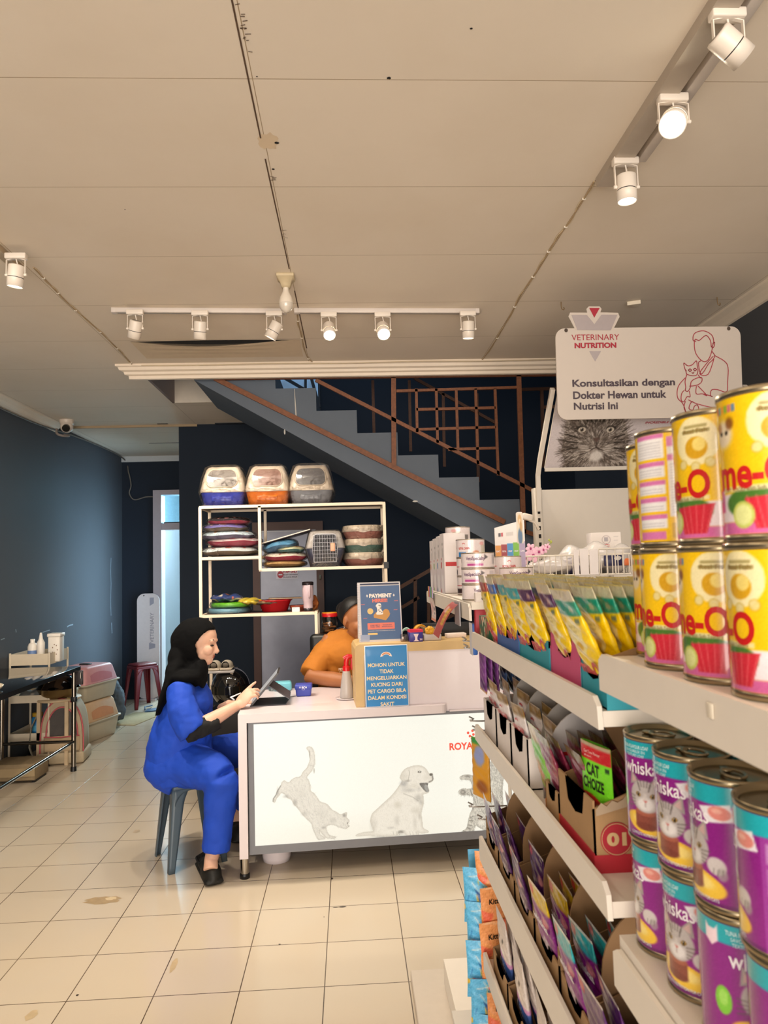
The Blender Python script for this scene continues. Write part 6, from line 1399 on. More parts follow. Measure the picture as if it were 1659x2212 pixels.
carrier((-2.49, 6.93, 0), -.30, 'lower beige and orange pet carrier of the stack', mat('crate_lid_orange', '#d8b48c', .45, var=.08), LB, H=.36)
carrier((-2.50, 6.92, .366), -.30, 'upper pink lidded pet carrier of the stack', mat('crate_lid_pink', '#d89a9c', .45, var=.08), LB, H=.31)
# dark cloth bundle, mats, floor scraper
t = thing('cloth_bundle', 'dark grey cloth bag slumped on floor beyond the carriers', 'bag', (-2.47, 7.52, 0))
mb = MB(); mb.tube([(-.08, .1, .06), (-.08, .06, .22), (-.04, .02, .34), (.02, -.02, .37), (.07, -.04, .28), (.09, -.05, .12), (.09, -.06, .05)], [.07, .09, .09, .085, .085, .08, .06], 16); mb.ell((0, 0, .12), .14, .14, .12, 16, 10)
o = mb.build('bundle', mat('bundle_dark', '#474d52', .9, var=.25), t); remesh(o, .012, 4); wrinkle(o, .04, .06)
MB().tube([(.0, -.12, .1), (.05, -.14, .13), (.1, -.12, .08)], .012, 8).build('strap', mat('strap_tan', '#b09a84', .8), t)
solo(MB().rbox(-.16, .2, -.3, .3, 0, .008, .004, 2), 'floor_mat', mat('mat_tan', '#a8946e', .9, var=.2, bump=.4, bscale=200), 'tan cardboard mat on floor before the corridor', 'mat', None, None).matrix_world = Matrix.Translation((-2.30, 7.72, 0)) @ Matrix.Rotation(-.25, 4, 'Z')
t = thing('floor_scraper', 'blue floor scraper lying on tiles behind the woman', 'scraper', (-2.20, 8.15, .0), .6)
mb = MB(); mb.add([(-.12, -.05, .012), (.14, -.09, .012), (.14, .02, .02), (-.06, .04, .02), (-.12, -.05, 0), (.14, -.09, 0), (.14, .02, 0), (-.06, .04, 0)], [(0, 1, 2, 3), (4, 7, 6, 5), (0, 4, 5, 1), (1, 5, 6, 2), (2, 6, 7, 3), (3, 7, 4, 0)]); mb.build('blade', mat('scraper_blue', '#2f4f6e', .5), t)
MB().tube([(-.1, 0, .02), (-.06, .12, .03), (.05, .2, .02)], .008, 6).build('handle', mat('scraper_blue', '#2f4f6e', .5), t)
# white stand up panel beside the door
p = at(318, 1283, 8.6)
t = thing('panel_board', 'tall white rounded panel with vertical grey lettering by the door', 'sign board', (-2.44, 8.80, 0), -.05)
PH, PW = 1.27, .27
MB().prism(rrect(-PW/2, PW/2, .02, PH, .09, 6), 0, .02, 0, Matrix(((1, 0, 0, 0), (0, 0, 1, 0), (0, 1, 0, 0), (0, 0, 0, 1)))).build('board', mat('panel_white', '#d8cfcf', .5), t)
mb = MB(); text_on(mb, 'VETERINARY', .36, .045, lambda x, y: (.045-y, -.002, .86+x), bold=.005); mb.build('lettering', mat('panel_grey_text', '#8a8690', .5), t)
mb = MB(); mb.add([(.01, -.002, .68), (.085, -.002, .665), (.085, -.002, .62), (.01, -.002, .60)], [(0, 1, 2, 3)]); mb.add([(.02, -.0022, 1.12), (.07, -.0022, 1.15), (.07, -.0022, 1.22), (.02, -.0022, 1.22)], [(0, 1, 2, 3)]); mb.build('grey_marks', mat('panel_mark', '#9a98a4', .5), t)
MB().ell((-.05, -.004, PH-.025), .008, .004, .008, 10, 6).build('hole', BLK, t); MB().rbox(-.1, .1, -.05, .07, 0, .02, .004).build('base', mat('panel_white', '#d8cfcf', .5), t)
# things seen through the corridor door
t = thing('picture_frame', 'small yellow framed picture on the bright room wall', 'picture', (-2.30, 11.97, 1.75))
MB().box(-.02, .16, -.02, .0, -.19, .19).build('frame', mat('frame_yellow', '#c8b84a', .5), t); MB().box(.0, .14, -.024, -.018, -.165, .165).build('paper', mat('frame_paper', '#dfe6e8', .5), t)
q = smoothline([(-2.52, 11.98, 2.5), (-2.53, 11.97, 2.3), (-2.54, 11.97, 2.0), (-2.53, 11.97, 1.6), (-2.55, 11.96, 1.2), (-2.5, 11.95, .9), (-2.53, 11.96, .6)], 6)
solo(MB().tube(q, .008, 6), 'hanging_cable', mat('cable_room', '#6a7078', .6), 'thin grey cable hanging on the bright room wall', 'cable', None, q[0])
solo(MB().box(-.014, .014, -.02, 0, -.2, .2), 'wall_strip', mat('strip_dark_room', '#4a5058', .5), 'dark narrow strip on bright room wall left of the picture', 'strip', None, None).location = (-2.555, 11.985, 1.72)
t = thing('pot_plant', 'small pale pot with green leaves inside the bright room', 'plant', (-2.20, 10.6, 0))
MB().rbox(-.2, .25, -.15, .15, .0, .85, .01).build('side_table', mat('room_table', '#c8d4d8', .5), t); MB().lathe([(0, .85), (.05, .85), (.065, .95), (0, .95)], n=20).build('pot', mat('pot_pale', '#c8d0cc', .5), t)
mb = MB(); rn = random.Random(4)
for _ in range(14): mb.ell((rn.uniform(-.07, .07), rn.uniform(-.06, .06), rn.uniform(.96, 1.1)), .03, .02, .03, 8, 6)
mb.build('leaves', mat('leaf_room', '#6a9a7c', .6), t)
# ================================================================== GONDOLA SHELVING ALONG THE RIGHT
GM = mat('shelf_white_paint', '#e8dfd2', .45, var=.03)
GX, GB = .285, .70
def gondola(label, y0, y1, shelves, ztop, name='gondola_shelving', base=True, bx=None):
    t = thing(name, label, 'shelving', (.5, (y0+y1)/2, 0)); o_ = t.location
    MB().box(GB, GB+.02, y0, y1, .05, ztop).build('back_panel', GM, t, off=o_)
    for y in (y0+.015, y1-.015): MB().box(GB+.02, GB+.05, y-.015, y+.015, 0, ztop+.01).build('upright', GM, t, off=o_)
    if base:
        MB().box((bx or .25), GB, y0, y1, .04, .12).build('base_deck', GM, t, off=o_)
    for (zl0, zl1, dz) in shelves:
        MB().box(GX+.004, GB, y0+.004, y1-.004, dz-.018, dz).build('shelf_deck', GM, t, off=o_)
        # lip with clipped corners, leaning out a little
        out = [(y0, zl0), (y1, zl0), (y1, zl1-.008), (y1-.012, zl1), (y0+.016, zl1), (y0+.003, zl1-.010)]
        M_ = Matrix(((0, 0, 1, 0), (1, 0, 0, 0), (0, 1, 0, 0), (0, 0, 0, 1)))
        lip = MB().prism(out, GX-.003, GX+.003, 0, M_).build('shelf_lip', GM, t, off=o_)
    return t
ZA, ZB, ZCC, ZD = 1.345, 1.132, .872, .625
gondola('nearest white shelving bay holding the yellow and purple cans', -.55, .815, [(1.372, 1.414, 1.410), (1.050, 1.094, 1.105)], 1.62)
gondola('middle white shelving bay full of pouch cartons', .825, 1.68, [(1.325, 1.361, ZA), (1.113, 1.150, ZB), (.843, .90, ZCC), (.598, .645, ZD)], 1.46)
gondola('far white shelving bay with tins on its top shelf', 1.70, 2.64, [(1.384, 1.424, 1.428), ], 1.46, bx=.30)
MB_ = MB().rbox(atz(894, 2146, .035).x, .60, 1.1, 2.74, 0, .035, .004)
solo(MB_, 'floor_board', mat('board_pinkish', '#cdbfae', .4), 'white board lying on the floor tiles in front of the shelving', 'board', None, Vector((.40, 1.9, 0)))
SQ = mat('lip_sticker', '#e6dcc9', .5)
p = atx(1535, 1535, GX-.004); solo(MB().rbox(p.x-.001, p.x, p.y-.005, p.y+.005, p.z-.006, p.z+.006, .0004, 1), 'sticker_scrap', SQ, 'torn pale sticker scrap on lip under the yellow cans', 'sticker', None, p)
# ---- printed pouches
PV = vmat('pouch_foil_print', .28, coat=.35, bump=.25, bscale=70)
PVM = vmat('pouch_matte_print', .45, coat=.1, bump=.25, bscale=70)
def pouch(name, art, w, h, T, label, cat='pouch', group=None, m=None, loc=(0, 0, 0)):
    def fn(x, y):
        u = x/w; back = u > 1; u = u if not back else 2-u; v = y/h
        q_ = 2*v-1; t = T*max(0, 1-abs(2*u-1)**2.6)**.5*(max(0, 1-q_**2) if q_ > 0 else max(0, 1-abs(q_)**6)**.5)
        cr = .0012*math.sin(v*40+u*9)*(1 if not back else -1)*(t/T)
        return ((u-.5)*w*(1-.06*math.sin(PI*v)), (t if back else -t)+cr, y)
    o = art.build(name, fn, m or PV, None, smooth=True)
    o.location = loc; return setp(o, label, cat, group)
def backfill(A, w, col): A.rect(w*1.0, w*2, 0, A.h, col)
def meo_art(band, w=.088, h=.125, fish='#c8283a'):
    A = Art(2*w, h, 72, 56, '#f2cc08')
    A.rect(0, 2*w, h*.90, h, '#cfc6a8'); A.rect(0, 2*w, h*.77, h*.90, band); A.rect(w*.1, w*.3, h*.8, h*.84, '#e8dcc8', .7); A.ell(w*.75, h*.83, w*.1, h*.03, '#d8b890', .7)
    A.poly([(w*.36, h*.73), (w*.64, h*.73), (w*.8, h*.64), (w*.8, h*.52), (w*.62, h*.42), (w*.38, h*.42), (w*.2, h*.52), (w*.2, h*.64)], '#efe0a0', .9)
    for i in range(3): A.rect(w*.35, w*.65, h*(.66-i*.035), h*(.675-i*.035), '#a89850', .6)
    A.ell(w*.5, h*.5, w*.13, h*.04, '#d0a020', .8); A.rect(w*.78, w*.92, h*.71, h*.75, '#3a5a78', .8)
    A.rect(0, w*2, 0, h*.13, '#d87a9c', .9); A.ell(w*.62, h*.12, w*.32, h*.12, fish, 1); A.ell(w*.62, h*.15, w*.2, h*.06, '#e86a6a', .6); A.ell(w*.2, h*.12, w*.15, h*.06, '#5a8a3a', .8)
    A.noise(.02, 3); return A
def meo_text(o, w, h, r=.0015):
    mb = MB()
    fn = lambda x, y: (x, -.0075-.0006, h*.30+y)
    text_on(mb, 'me-O', w*.8, h*.16, fn, bold=.04)
    mb.build('lettering', mat('brand_red', '#c41a1a', .4), o)
def place(o, x, y, z, lean, jit=0, rnd=random):
    o.location = (x, y, z); o.rotation_euler = (lean+rnd.uniform(-jit, jit), rnd.uniform(-jit, jit)*.6, -PI/2+rnd.uniform(-jit, jit)); return o
rp = random.Random(12)
def rack_pouches(proto, n, x0, pitch, y, z, lean, labels, group, jit=.05, first=False, yj=.003, leand=0.0):
    """a file of pouches standing one behind another, front one at the aisle"""
    for i in range(n):
        o = proto if (first and i == 0) else dup(proto)
        place(o, x0+i*pitch, y+rp.uniform(-yj, yj), z, lean+leand*i, jit, rp)
        setp(o, labels[0] if i == 0 else labels[1], None, group)
KR = mat('kraft_card', '#a8845a', .8, var=.08, bump=.1, bscale=150)
KRD = mat('kraft_card_dark', '#8a6a48', .85, var=.1)
def carton(label, y0, y1, z, depth, hf, hb, front, group='open pouch cartons on the shelves', x0=.296, name='display_carton', side=None, band=None, notch=True, back='arch', hs=None):
    t = thing(name, label, 'carton', (x0, (y0+y1)/2, z), 0, group); o_ = t.location; th = .0025
    hs = hs or hf
    sm = side or KR
    # front wall with a hand notch
    if notch:
        c = (y1-y0)/2; pts = [(-c, 0), (c, 0), (c, hf)]+[(c*.55, hf), (c*.42, hf*.66), (0, hf*.58), (-c*.42, hf*.66), (-c*.55, hf)]+[(-c, hf)]
    else: c = (y1-y0)/2; pts = [(-c, 0), (c, 0), (c, hf), (-c, hf)]
    MY = Matrix(((0, 0, 1, 0), (1, 0, 0, 0), (0, 1, 0, 0), (0, 0, 0, 1)))
    MB().prism(pts, 0, th, 0, MY).build('front_wall', front, t)
    for s, nm in ((-1, 'near_side'), (1, 'far_side')):
        pts = [(0, 0), (depth, 0), (depth, hb*.9), (depth*.55, hs+(hb-hs)*.55), (0, hs)]
        MX = Matrix(((1, 0, 0, 0), (0, 0, 1, s*c-(th if s > 0 else 0)), (0, 1, 0, 0), (0, 0, 0, 1)))
        o = MB().prism(pts, 0, th, 0, MX).build(nm, sm, t)
        if band:
            mb = MB(); yy = s*c+(th*.0 if s < 0 else 0); mb.box(-.0005, depth*.98, yy-.0008, yy+.0008, 0, band[1]); mb.build('colour_band', band[0], t)
    pts = [(-c, 0), (c, 0), (c, hb*.85), (c*.7, hb), (-c*.7, hb), (-c, hb*.85)]
    MB().prism(pts, depth-th, depth, 0, MY).build('back_wall', sm, t)
    MB().box(0, depth, -c, c, 0, th).build('bottom', sm, t)
    return t
# -- top pouch shelf (level with the eye)
CB = mat('carton_blue', '#3f66a8', .5, var=.05); CT = mat('carton_teal', '#2c98a8', .5, var=.05); CP = mat('carton_pink', '#c8507a', .5, var=.05)
pw_, ph_ = .082, .150
P_red = pouch('cat_food_pouch', meo_art('#a83c28', pw_, ph_), pw_, ph_, .007, 'x'); meo_text(P_red, pw_, ph_)
P_blue = pouch('cat_food_pouch', meo_art('#3a6ab4', pw_, ph_), pw_, ph_, .007, 'x'); meo_text(P_blue, pw_, ph_)
P_teal = pouch('cat_food_pouch', meo_art('#3aa4a8', pw_, ph_), pw_, ph_, .007, 'x'); meo_text(P_teal, pw_, ph_)
P_green = pouch('cat_food_pouch', meo_art('#1c9478', pw_, ph_), pw_, ph_, .007, 'x'); meo_text(P_green, pw_, ph_)
P_pur = pouch('cat_food_pouch', meo_art('#4c1c50', pw_, ph_), pw_, ph_, .007, 'x'); meo_text(P_pur, pw_, ph_)
G = 'yellow pouches in '
rack_pouches(P_red, 6, 0.307, .018, 1.495, ZA+.004, .20, ('yellow pouch with brick red top at front of the farthest file', 'yellow pouch with brick red top standing behind the front one'), G+'the brick red file', first=True)
carton('blue carton of yellow pouches, farthest of the pouch cartons', 1.265, 1.445, ZA, .17, .055, .10, CB, band=(CB, .045))
rack_pouches(P_blue, 7, 0.311, .018, 1.400, ZA+.004, .22, ('yellow pouch with blue top at front of the blue carton', 'yellow pouch with blue top standing behind in the blue carton'), G+'the blue carton', first=True)
rack_pouches(P_teal, 7, 0.311, .018, 1.308, ZA+.004, .22, ('yellow pouch with teal top at front of the blue carton', 'yellow pouch with teal top standing behind in the blue carton'), G+'the blue carton, teal topped', first=True)
carton('teal carton of purple topped pouches next to the blue carton', 1.07, 1.255, ZA, .17, .055, .10, CT, band=(CT, .045))
rack_pouches(P_teal, 7, 0.314, .018, 1.212, ZA+.004, .26, ('yellow pouch with teal top at front of the teal carton', 'yellow pouch with teal top standing behind in the teal carton'), G+'the teal carton')
rack_pouches(P_pur, 11, 0.314, .019, 1.118, ZA+.004, .29, ('yellow pouch with purple top at front of the teal carton', 'yellow pouch with purple top standing behind in teal carton'), G+'the teal carton, purple topped', first=True)
carton('pink carton with torn notch between the two teal cartons', .925, 1.06, ZA, .18, .07, .10, CP, band=(CP, .05), side=KR, hs=.075)
rack_pouches(P_pur, 10, 0.319, .019, .995, ZA+.004, .32, ('yellow pouch with purple top at front of the pink carton', 'yellow pouch with purple top standing behind in pink carton'), G+'the pink carton')
ct5 = carton('nearest teal carton with fish octagon printed on its brown side', .832, .922, ZA, .22, .05, .125, CT, band=(CT, .038), side=KR, hs=.06)
rack_pouches(P_green, 10, 0.319, .0185, .879, ZA+.004, .38, ('yellow pouch with teal top at front of the nearest teal carton', 'yellow pouch with green top standing behind in nearest teal carton'), G+'the nearest teal carton', first=True, leand=-.01)
# printed octagon on the near side wall
DKB = mat('print_dark_brown', '#2c2018', .7)
yy = -(.922-.832)/2-.0012; fn = lambda x, y: (x, yy, y)
mb = MB(); oc = [(.125+.036*math.cos(PI/8+i*PI/4), .060+.036*math.sin(PI/8+i*PI/4)) for i in range(8)]; line_on(mb, oc, .0022, fn, closed=True)
text_on(mb, 'Made from', .026, .0042, fn, cx=.125, cy=.080); text_on(mb, 'Real Fish', .036, .0058, fn, bold=.01, cx=.125, cy=.072); text_on(mb, 'Natural Nutrition Life', .038, .0032, fn, cx=.125, cy=.064)
ft = smoothline([(.105, .042), (.115, .052), (.13, .053), (.14, .046), (.147, .052), (.146, .036), (.14, .041), (.128, .035), (.114, .034)], 3, True); mb.add([fn(x, y) for x, y in ft], [tuple(range(len(ft)))])
mb.build('octagon_print', DKB, ct5)
# small green and red carton at the far end, brown flap behind
t = thing('treat_carton', 'small green and red carton at far end of the top pouch shelf', 'carton', (.298, 1.60, ZA))
Av = Art(.11, .055, 44, 22, '#24603c'); rn = random.Random(2)
for k in range(26): Av.ell(rn.uniform(0, .11), rn.uniform(0, .055), .005, .008, rn.choice(['#e8dcb8', '#d86a3a', '#c8a070', '#a83028', '#f0e8d0']), .95, .2)
Av.build('food_print', lambda x, y: (-.0006, .055-x, y), vmat('carton_print', .4), t)
MB().box(0, .09, -.055, .055, 0, .055).build('body', mat('carton_green', '#1f5a34', .5), t); MB().box(-.0003, .0903, -.0555, .0, .03, .0556).build('red_band', mat('carton_crimson', '#b02034', .5), t)
solo(MB().box(0, .16, 0, .003, 0, .13, 0, Matrix.Rotation(-.35, 4, 'Y')), 'carton_flap', KR, 'tall brown cardboard flap behind the yellow pouches', 'cardboard', None).location = (.47, .905, ZA+.002)
# -- second shelf: white sachets in cut-out cartons, grey carton backs, maroon pouches
WC = mat('carton_white', '#e3d9d2', .5, var=.03); GC = mat('carton_grey_inside', '#9a948e', .8, var=.06)
def rc_art(w, h):
    A = Art(2*w, h, 56, 44, '#e8e0de'); A.rect(0, 2*w, h*.86, h, '#8c6c34'); A.ell(w*.4, h*.93, w*.3, h*.05, '#b08c48', .8, .5)
    A.rect(w*.1, w*.95, h*.60, h*.615, '#b81828'); A.rect(w, 2*w, 0, h*.86, '#cfc8c6'); A.rect(0, w, 0, h*.2, '#b8b0b4', .5); A.ell(w*.5, h*.3, w*.3, h*.1, '#d8a08c', .5, .6); A.noise(.015, 2); return A
rw, rh = .085, .13
P_rc = pouch('cat_food_sachet', rc_art(rw, rh), rw, rh, .006, 'x', m=PVM)
mb = MB(); text_on(mb, 'ROYAL CANIN', rw*.8, rh*.08, lambda x, y: (x, -.0068, rh*.68+y), bold=.04)
for k in range(5): a = (k-2)*.35; mb.add([(.012*math.sin(a)+x, -.0068, rh*.76+.012*math.cos(a)*.6+y) for x, y in ellp(0, 0, .0022, .0022, 8)], [tuple(range(8))])
mb.build('lettering', MATS['brand_red'], P_rc)
for i, (y0, y1) in enumerate(((1.50, 1.63), (1.365, 1.49), (1.235, 1.355))):
    nm = ('far', 'middle', 'near')[i]
    carton(f'white cut-out carton of white sachets, {nm} one of three', y0, y1, ZB, .16, .085, .10, WC, side=WC, group='white sachet cartons', notch=True)
    rack_pouches(P_rc, 5, .322, .024, (y0+y1)/2, ZB+.004, .12+.03*i, (f'white sachet with gold top at front of the {nm} white carton', f'white sachet with gold top behind in {nm} white carton'), f'white sachets in the {nm} carton', jit=.10, first=(i == 0))
# grey arched carton backs, planes facing the shop front
def arch(name, label, x0, x1, y, z, h, m, r=.05, lean=0, marks=None, group=None, th=.003):
    t = thing(name, label, 'carton', (x0, y, z), 0, group); w = x1-x0
    pts = [(0, 0), (w, 0), (w, h)]+[(r*1.0-r*math.sin(a), h-r+r*math.cos(a)) for a in [PI/2*i/8 for i in range(9)]]
    MX = Matrix.Rotation(lean, 4, 'X') @ Matrix(((1, 0, 0, 0), (0, 0, 1, 0), (0, 1, 0, 0), (0, 0, 0, 1)))
    MB().prism(pts, 0, th, 0, MX).build('panel', m, t)
    if marks:
        mb = MB(); mb.add([(x, -.0008, y_) for x, y_ in ((.02, h*.55), (.065, h*.55), (.065, h*.585), (.02, h*.585))], [(0, 1, 2, 3)]); mb.add([(x, -.0008, y_) for x, y_ in ((.085, h*.55), (.13, h*.55), (.13, h*.585), (.085, h*.585))], [(0, 1, 2, 3)]); mb.build('red_line', MATS['brand_red'], t)
    return t
for i, (y, x0) in enumerate(((1.46, .325), (1.32, .315), (1.19, .31), (1.115, .302))):
    arch('cardboard_arch', ('farthest grey arched carton panel on the second shelf', 'second grey arched carton panel from the far end', 'third grey arched carton panel, just before the marked one', 'pale grey arched carton panel marked with red dashes')[i], x0, .55, y, ZB, .172-.004*i, GC if i < 3 else mat('carton_pale_grey', '#b9b4b2', .6), .07, 0, marks=(i == 3), group=None)
rack_pouches(P_rc, 3, .33, .03, 1.165, ZB+.004, .05, ('white sachet leaning before the marked grey carton panel', 'white sachet partly hidden before the marked grey panel'), 'white sachets before the marked panel', jit=.14)
P_mar = None
def mar_art(w, h):
    A = Art(2*w, h, 56, 44, '#7c2440'); A.rect(0, 2*w, h*.9, h, '#7a6a3c'); A.rect(0, w*.9, h*.3, h*.6, '#a84a68', .5); A.ell(w*.5, h*.2, w*.3, h*.12, '#c8a0a0', .6, .5); A.rect(0, w*.3, 0, h*.9, '#c04870', .5); A.noise(.04, 5); return A
mw, mh = .085, .125
P_mar = pouch('cat_food_pouch', mar_art(mw, mh), mw, mh, .006, 'x')
rack_pouches(P_mar, 9, .345, .018, .992, ZB+.012, .42, ('maroon pouch at front of the open brown carton', 'maroon pouch standing behind in the open brown carton'), 'maroon pouches in the brown carton', first=True, jit=.06, leand=-.012)
rack_pouches(P_mar, 7, .325, .02, 1.092, ZB+.008, .30, ('maroon pouch at front of the orange edged carton', 'maroon pouch standing behind in the orange edged carton'), 'maroon pouches in the orange edged carton', jit=.07)
ORN = mat('carton_orange', '#d8791c', .5); CRD = mat('carton_red2', '#b01c2c', .5, var=.05)
carton('brown carton with orange edge beside the red based carton', 1.055, 1.125, ZB, .17, .05, .09, KR, band=(ORN, .022), side=KR)
P_gr = pouch('cat_food_pouch', (lambda A: (A.rect(0, .17, .1, .125, '#c8b088'), A.ell(.03, .05, .03, .03, '#d8703c', .8, .6), A.rect(0, .17, 0, .02, '#b8281c'), A)[-1])(Art(.17, .125, 48, 36, '#7cc83c')), mw, mh, .006, 'yellow green pouch standing out in front of the maroon pouches', group=None)
place(P_gr, .318, 1.155, ZB+.004, .24)
c01 = carton('big brown carton with red base and white number on red disc', .903, 1.05, ZB, .24, .088, .17, KR, band=(CRD, .022), side=KR, hs=.078, notch=True)
MB().box(-.0008, .0, -.0735, .0735, 0, .024).build('colour_band', CRD, c01)
yy01 = -(1.05-.903)/2-.0012; fn = lambda x, y: (x, yy01-.0003, y)
DISC = mat('disc_red', '#a81c2c', .6)
mb = MB(); mb.add([fn(.028+x, .041+y) for x, y in ellp(0, 0, .0205, .0205, 36)], [tuple(range(36))]); mb.build('number_disc', DISC, c01)
mb = MB(); fn2 = lambda x, y: (x, yy01-.0007, y); text_on(mb, '01', .025, .0165, fn2, bold=.05, cx=.028, cy=.041); line_on(mb, [(.028+.0188*math.cos(a), .041+.0188*math.sin(a)) for a in [2*PI*k/36 for k in range(36)]], .0009, fn2, closed=True); mb.build('number', mat('kraft_print', '#cba978', .7), c01)
# torn flap and the green pouch standing against it
mb = MB(); rn = random.Random(8); pts = [(.003, .070)]+[(.003+.007*i, .080+.022*(i/10)+rn.uniform(-.004, .004)) for i in range(11)]+[(.075, .088)]
mb.add([(x, yy01-.0016, y) for x, y in pts], [tuple(range(len(pts)))]); mb.build('torn_edge', mat('torn_card', '#b09a80', .9, var=.2), c01)
gp = thing('cat_food_pouch', 'bright green and red pouch with black capitals above the brown carton', 'pouch', (.316, .936, ZB+.058)); 
Ag = Art(.085, .125, 44, 56, '#7ce02c'); Ag.rect(0, .085, .094, .125, '#c8202c'); Ag.rect(0, .085, .118, .125, '#b8a488'); Ag.ell(.02, .0, .05, .035, '#c83028'); Ag.ell(.045, .012, .01, .012, '#e8d0b0', .8, .5); Ag.ell(.025, .012, .007, .012, '#e8c0a0', .8, .5); Ag.rect(.07, .08, .082, .09, '#204820')
Ag.build('pouch_front', lambda x, y: (x-.0425, -.004*max(0, 1-abs(2*x/.085-1)**3)-.001, y), PV, gp, smooth=True)
MB().grid(lambda u, v: ((u-.5)*.085, .004*max(0, 1-abs(2*u-1)**3), v*.125), 10, 10).build('pouch_back', mat('pouch_green_back', '#5aa828', .4), gp)
mb = MB(); f3 = lambda x, y: (x-.004, -.0064, y); text_on(mb, 'CAT', .036, .022, f3, bold=.03, cy=.079); text_on(mb, 'CHOIZE', .058, .020, f3, bold=.03, cy=.054); mb.build('lettering', mat('print_black', '#101408', .5), gp)
mb = MB(); text_on(mb, 'Cat Tuna Flavour', .045, .005, f3, cy=.109); mb.build('small_lettering', mat('print_pale', '#f0d8d0', .5), gp); mb = MB(); text_on(mb, '(8 mo+)', .02, .004, f3, cx=-.012, cy=.101); mb.build('small_lettering', mat('print_pale', '#f0d8d0', .5), gp)
gp.scale = (.74, .74, .74); gp.rotation_euler = (.04, 0.03, -PI/2+.30)
solo(MB().box(0, .13, 0, .003, 0, .12, 0, Matrix.Rotation(-.5, 4, 'Y')), 'carton_flap', KRD, 'raised brown flap above the maroon pouches', 'cardboard').location = (.40, .99, ZB+.06)
solo(MB().box(0, .1, 0, .003, 0, .10, 0, Matrix.Rotation(.4, 4, 'Y')), 'carton_flap', KRD, 'folded brown flap right of the green pouch', 'cardboard').location = (.44, .93, ZB+.07)
# -- third shelf: purple pouches in brown cartons
def wk_art(w, h, top, dark=False):
    A = Art(2*w, h, 64, 52, '#7a1c78' if not dark else '#42184e'); A.rect(0, 2*w, h*.78, h, top); A.rect(w*.1, w*.3, h*.86, h*.96, '#c02838', .9)
    A.rect(0, 2*w, h*.97, h, '#d8d0c0'); A.ell(w*.55, h*.3, w*.26, h*.2, '#b8b0b0', .9, .4); A.ell(w*.45, h*.33, w*.04, h*.03, '#403020', .9); A.ell(w*.65, h*.33, w*.04, h*.03, '#403020', .9)
    A.ell(w*.75, h*.66, w*.18, h*.08, '#d8908c', .9, .3); A.rect(0, w*.12, 0, h*.8, '#c070b8', .5)
    for k in range(7): A.stroke([(w*(.1+.12*k), h*.05), (w*(.16+.12*k), h*.7)], .0015, '#a050a8' if k % 2 else '#2c1038', .4)
    A.noise(.035, 4); return A
ww, wh = .088, .135
P_wt = pouch('cat_food_pouch', wk_art(ww, wh, '#28a8b0'), ww, wh, .006, 'x'); P_wy = pouch('cat_food_pouch', wk_art(ww, wh, '#c8a818'), ww, wh, .006, 'x'); P_wd = pouch('cat_food_pouch', wk_art(ww, wh, '#4c2060', True), ww, wh, .006, 'x')
for P_ in (P_wt, P_wy):
    mb = MB(); text_on(mb, 'whiskas', ww*.72, wh*.10, lambda x, y: (x, -.0068, wh*.60+y), bold=.03); mb.build('lettering', mat('print_white', '#efe8ec', .5), P_)
cset = [(1.53, 1.66), (1.385, 1.52), (1.24, 1.375), (1.095, 1.23), (.96, 1.085), (.836, .95)]
cn = ('farthest', 'second farthest', 'third', 'fourth', 'second nearest', 'nearest')
pr_ = [P_wd, P_wd, P_wd, P_wy, P_wt, P_wd]; used = set()
for i, (y0, y1) in enumerate(cset):
    carton(f'brown carton of purple pouches on the third shelf, {cn[i]}', y0, y1, ZCC, .20, .048, .15, KR, side=KRD, group='brown cartons on the third shelf', hs=.075)
    P_ = pr_[i]; rack_pouches(P_, 6, .311, .024, (y0+y1)/2, ZCC+.004, .22, (f'purple pouch at front of the {cn[i]} brown carton', f'purple pouch behind in the {cn[i]} brown carton'), f'purple pouches in the {cn[i]} carton', jit=.09, first=(id(P_) not in used), leand=-.01); used.add(id(P_))
for i, y in enumerate((1.525, 1.38, 1.235, 1.09, .955)):
    arch('cardboard_arch', f'brown arched carton panel behind the {cn[i]} carton on third shelf', .315, .56, y, ZCC, .20, KRD, .09)
# -- fourth shelf: pale cat photo pouches with blue band
def life_art(w, h):
    A = Art(2*w, h, 64, 60, '#d8ccc4'); A.ell(w*.5, h*.62, w*.42, h*.28, '#e0d2c6', 1, .3); A.ell(w*.36, h*.66, w*.05, h*.03, '#4a4038', .9); A.ell(w*.62, h*.66, w*.05, h*.03, '#4a4038', .9); A.ell(w*.5, h*.56, w*.05, h*.02, '#c88a80', .9); A.ell(w*.5, h*.5, w*.2, h*.06, '#efe6de', .8, .5)
    A.rect(0, 2*w, 0, h*.38, '#3c5a9c'); A.rect(0, 2*w, h*.38, h*.43, '#c888b8'); A.rect(w*.1, w*.4, h*.12, h*.17, '#a0507c', .9); A.rect(w, 2*w, h*.43, h, '#cfc2b8'); A.noise(.02, 6); return A
lw, lh = .088, .150
P_l = pouch('cat_food_pouch', life_art(lw, lh), lw, lh, .007, 'x', m=PVM)
mb = MB(); text_on(mb, 'Life', lw*.55, lh*.12, lambda x, y: (x-.01, -.0078, lh*.28+y), bold=.0, shear=.3); text_on(mb, 'Cat', lw*.5, lh*.12, lambda x, y: (x-.006, -.0078, lh*.10+y), shear=.3); mb.build('lettering', MATS['print_white'], P_l)
dset = [(1.49, 1.63), (1.34, 1.48), (1.19, 1.33), (1.04, 1.18)]
dn = ('farthest', 'second', 'third', 'nearest')
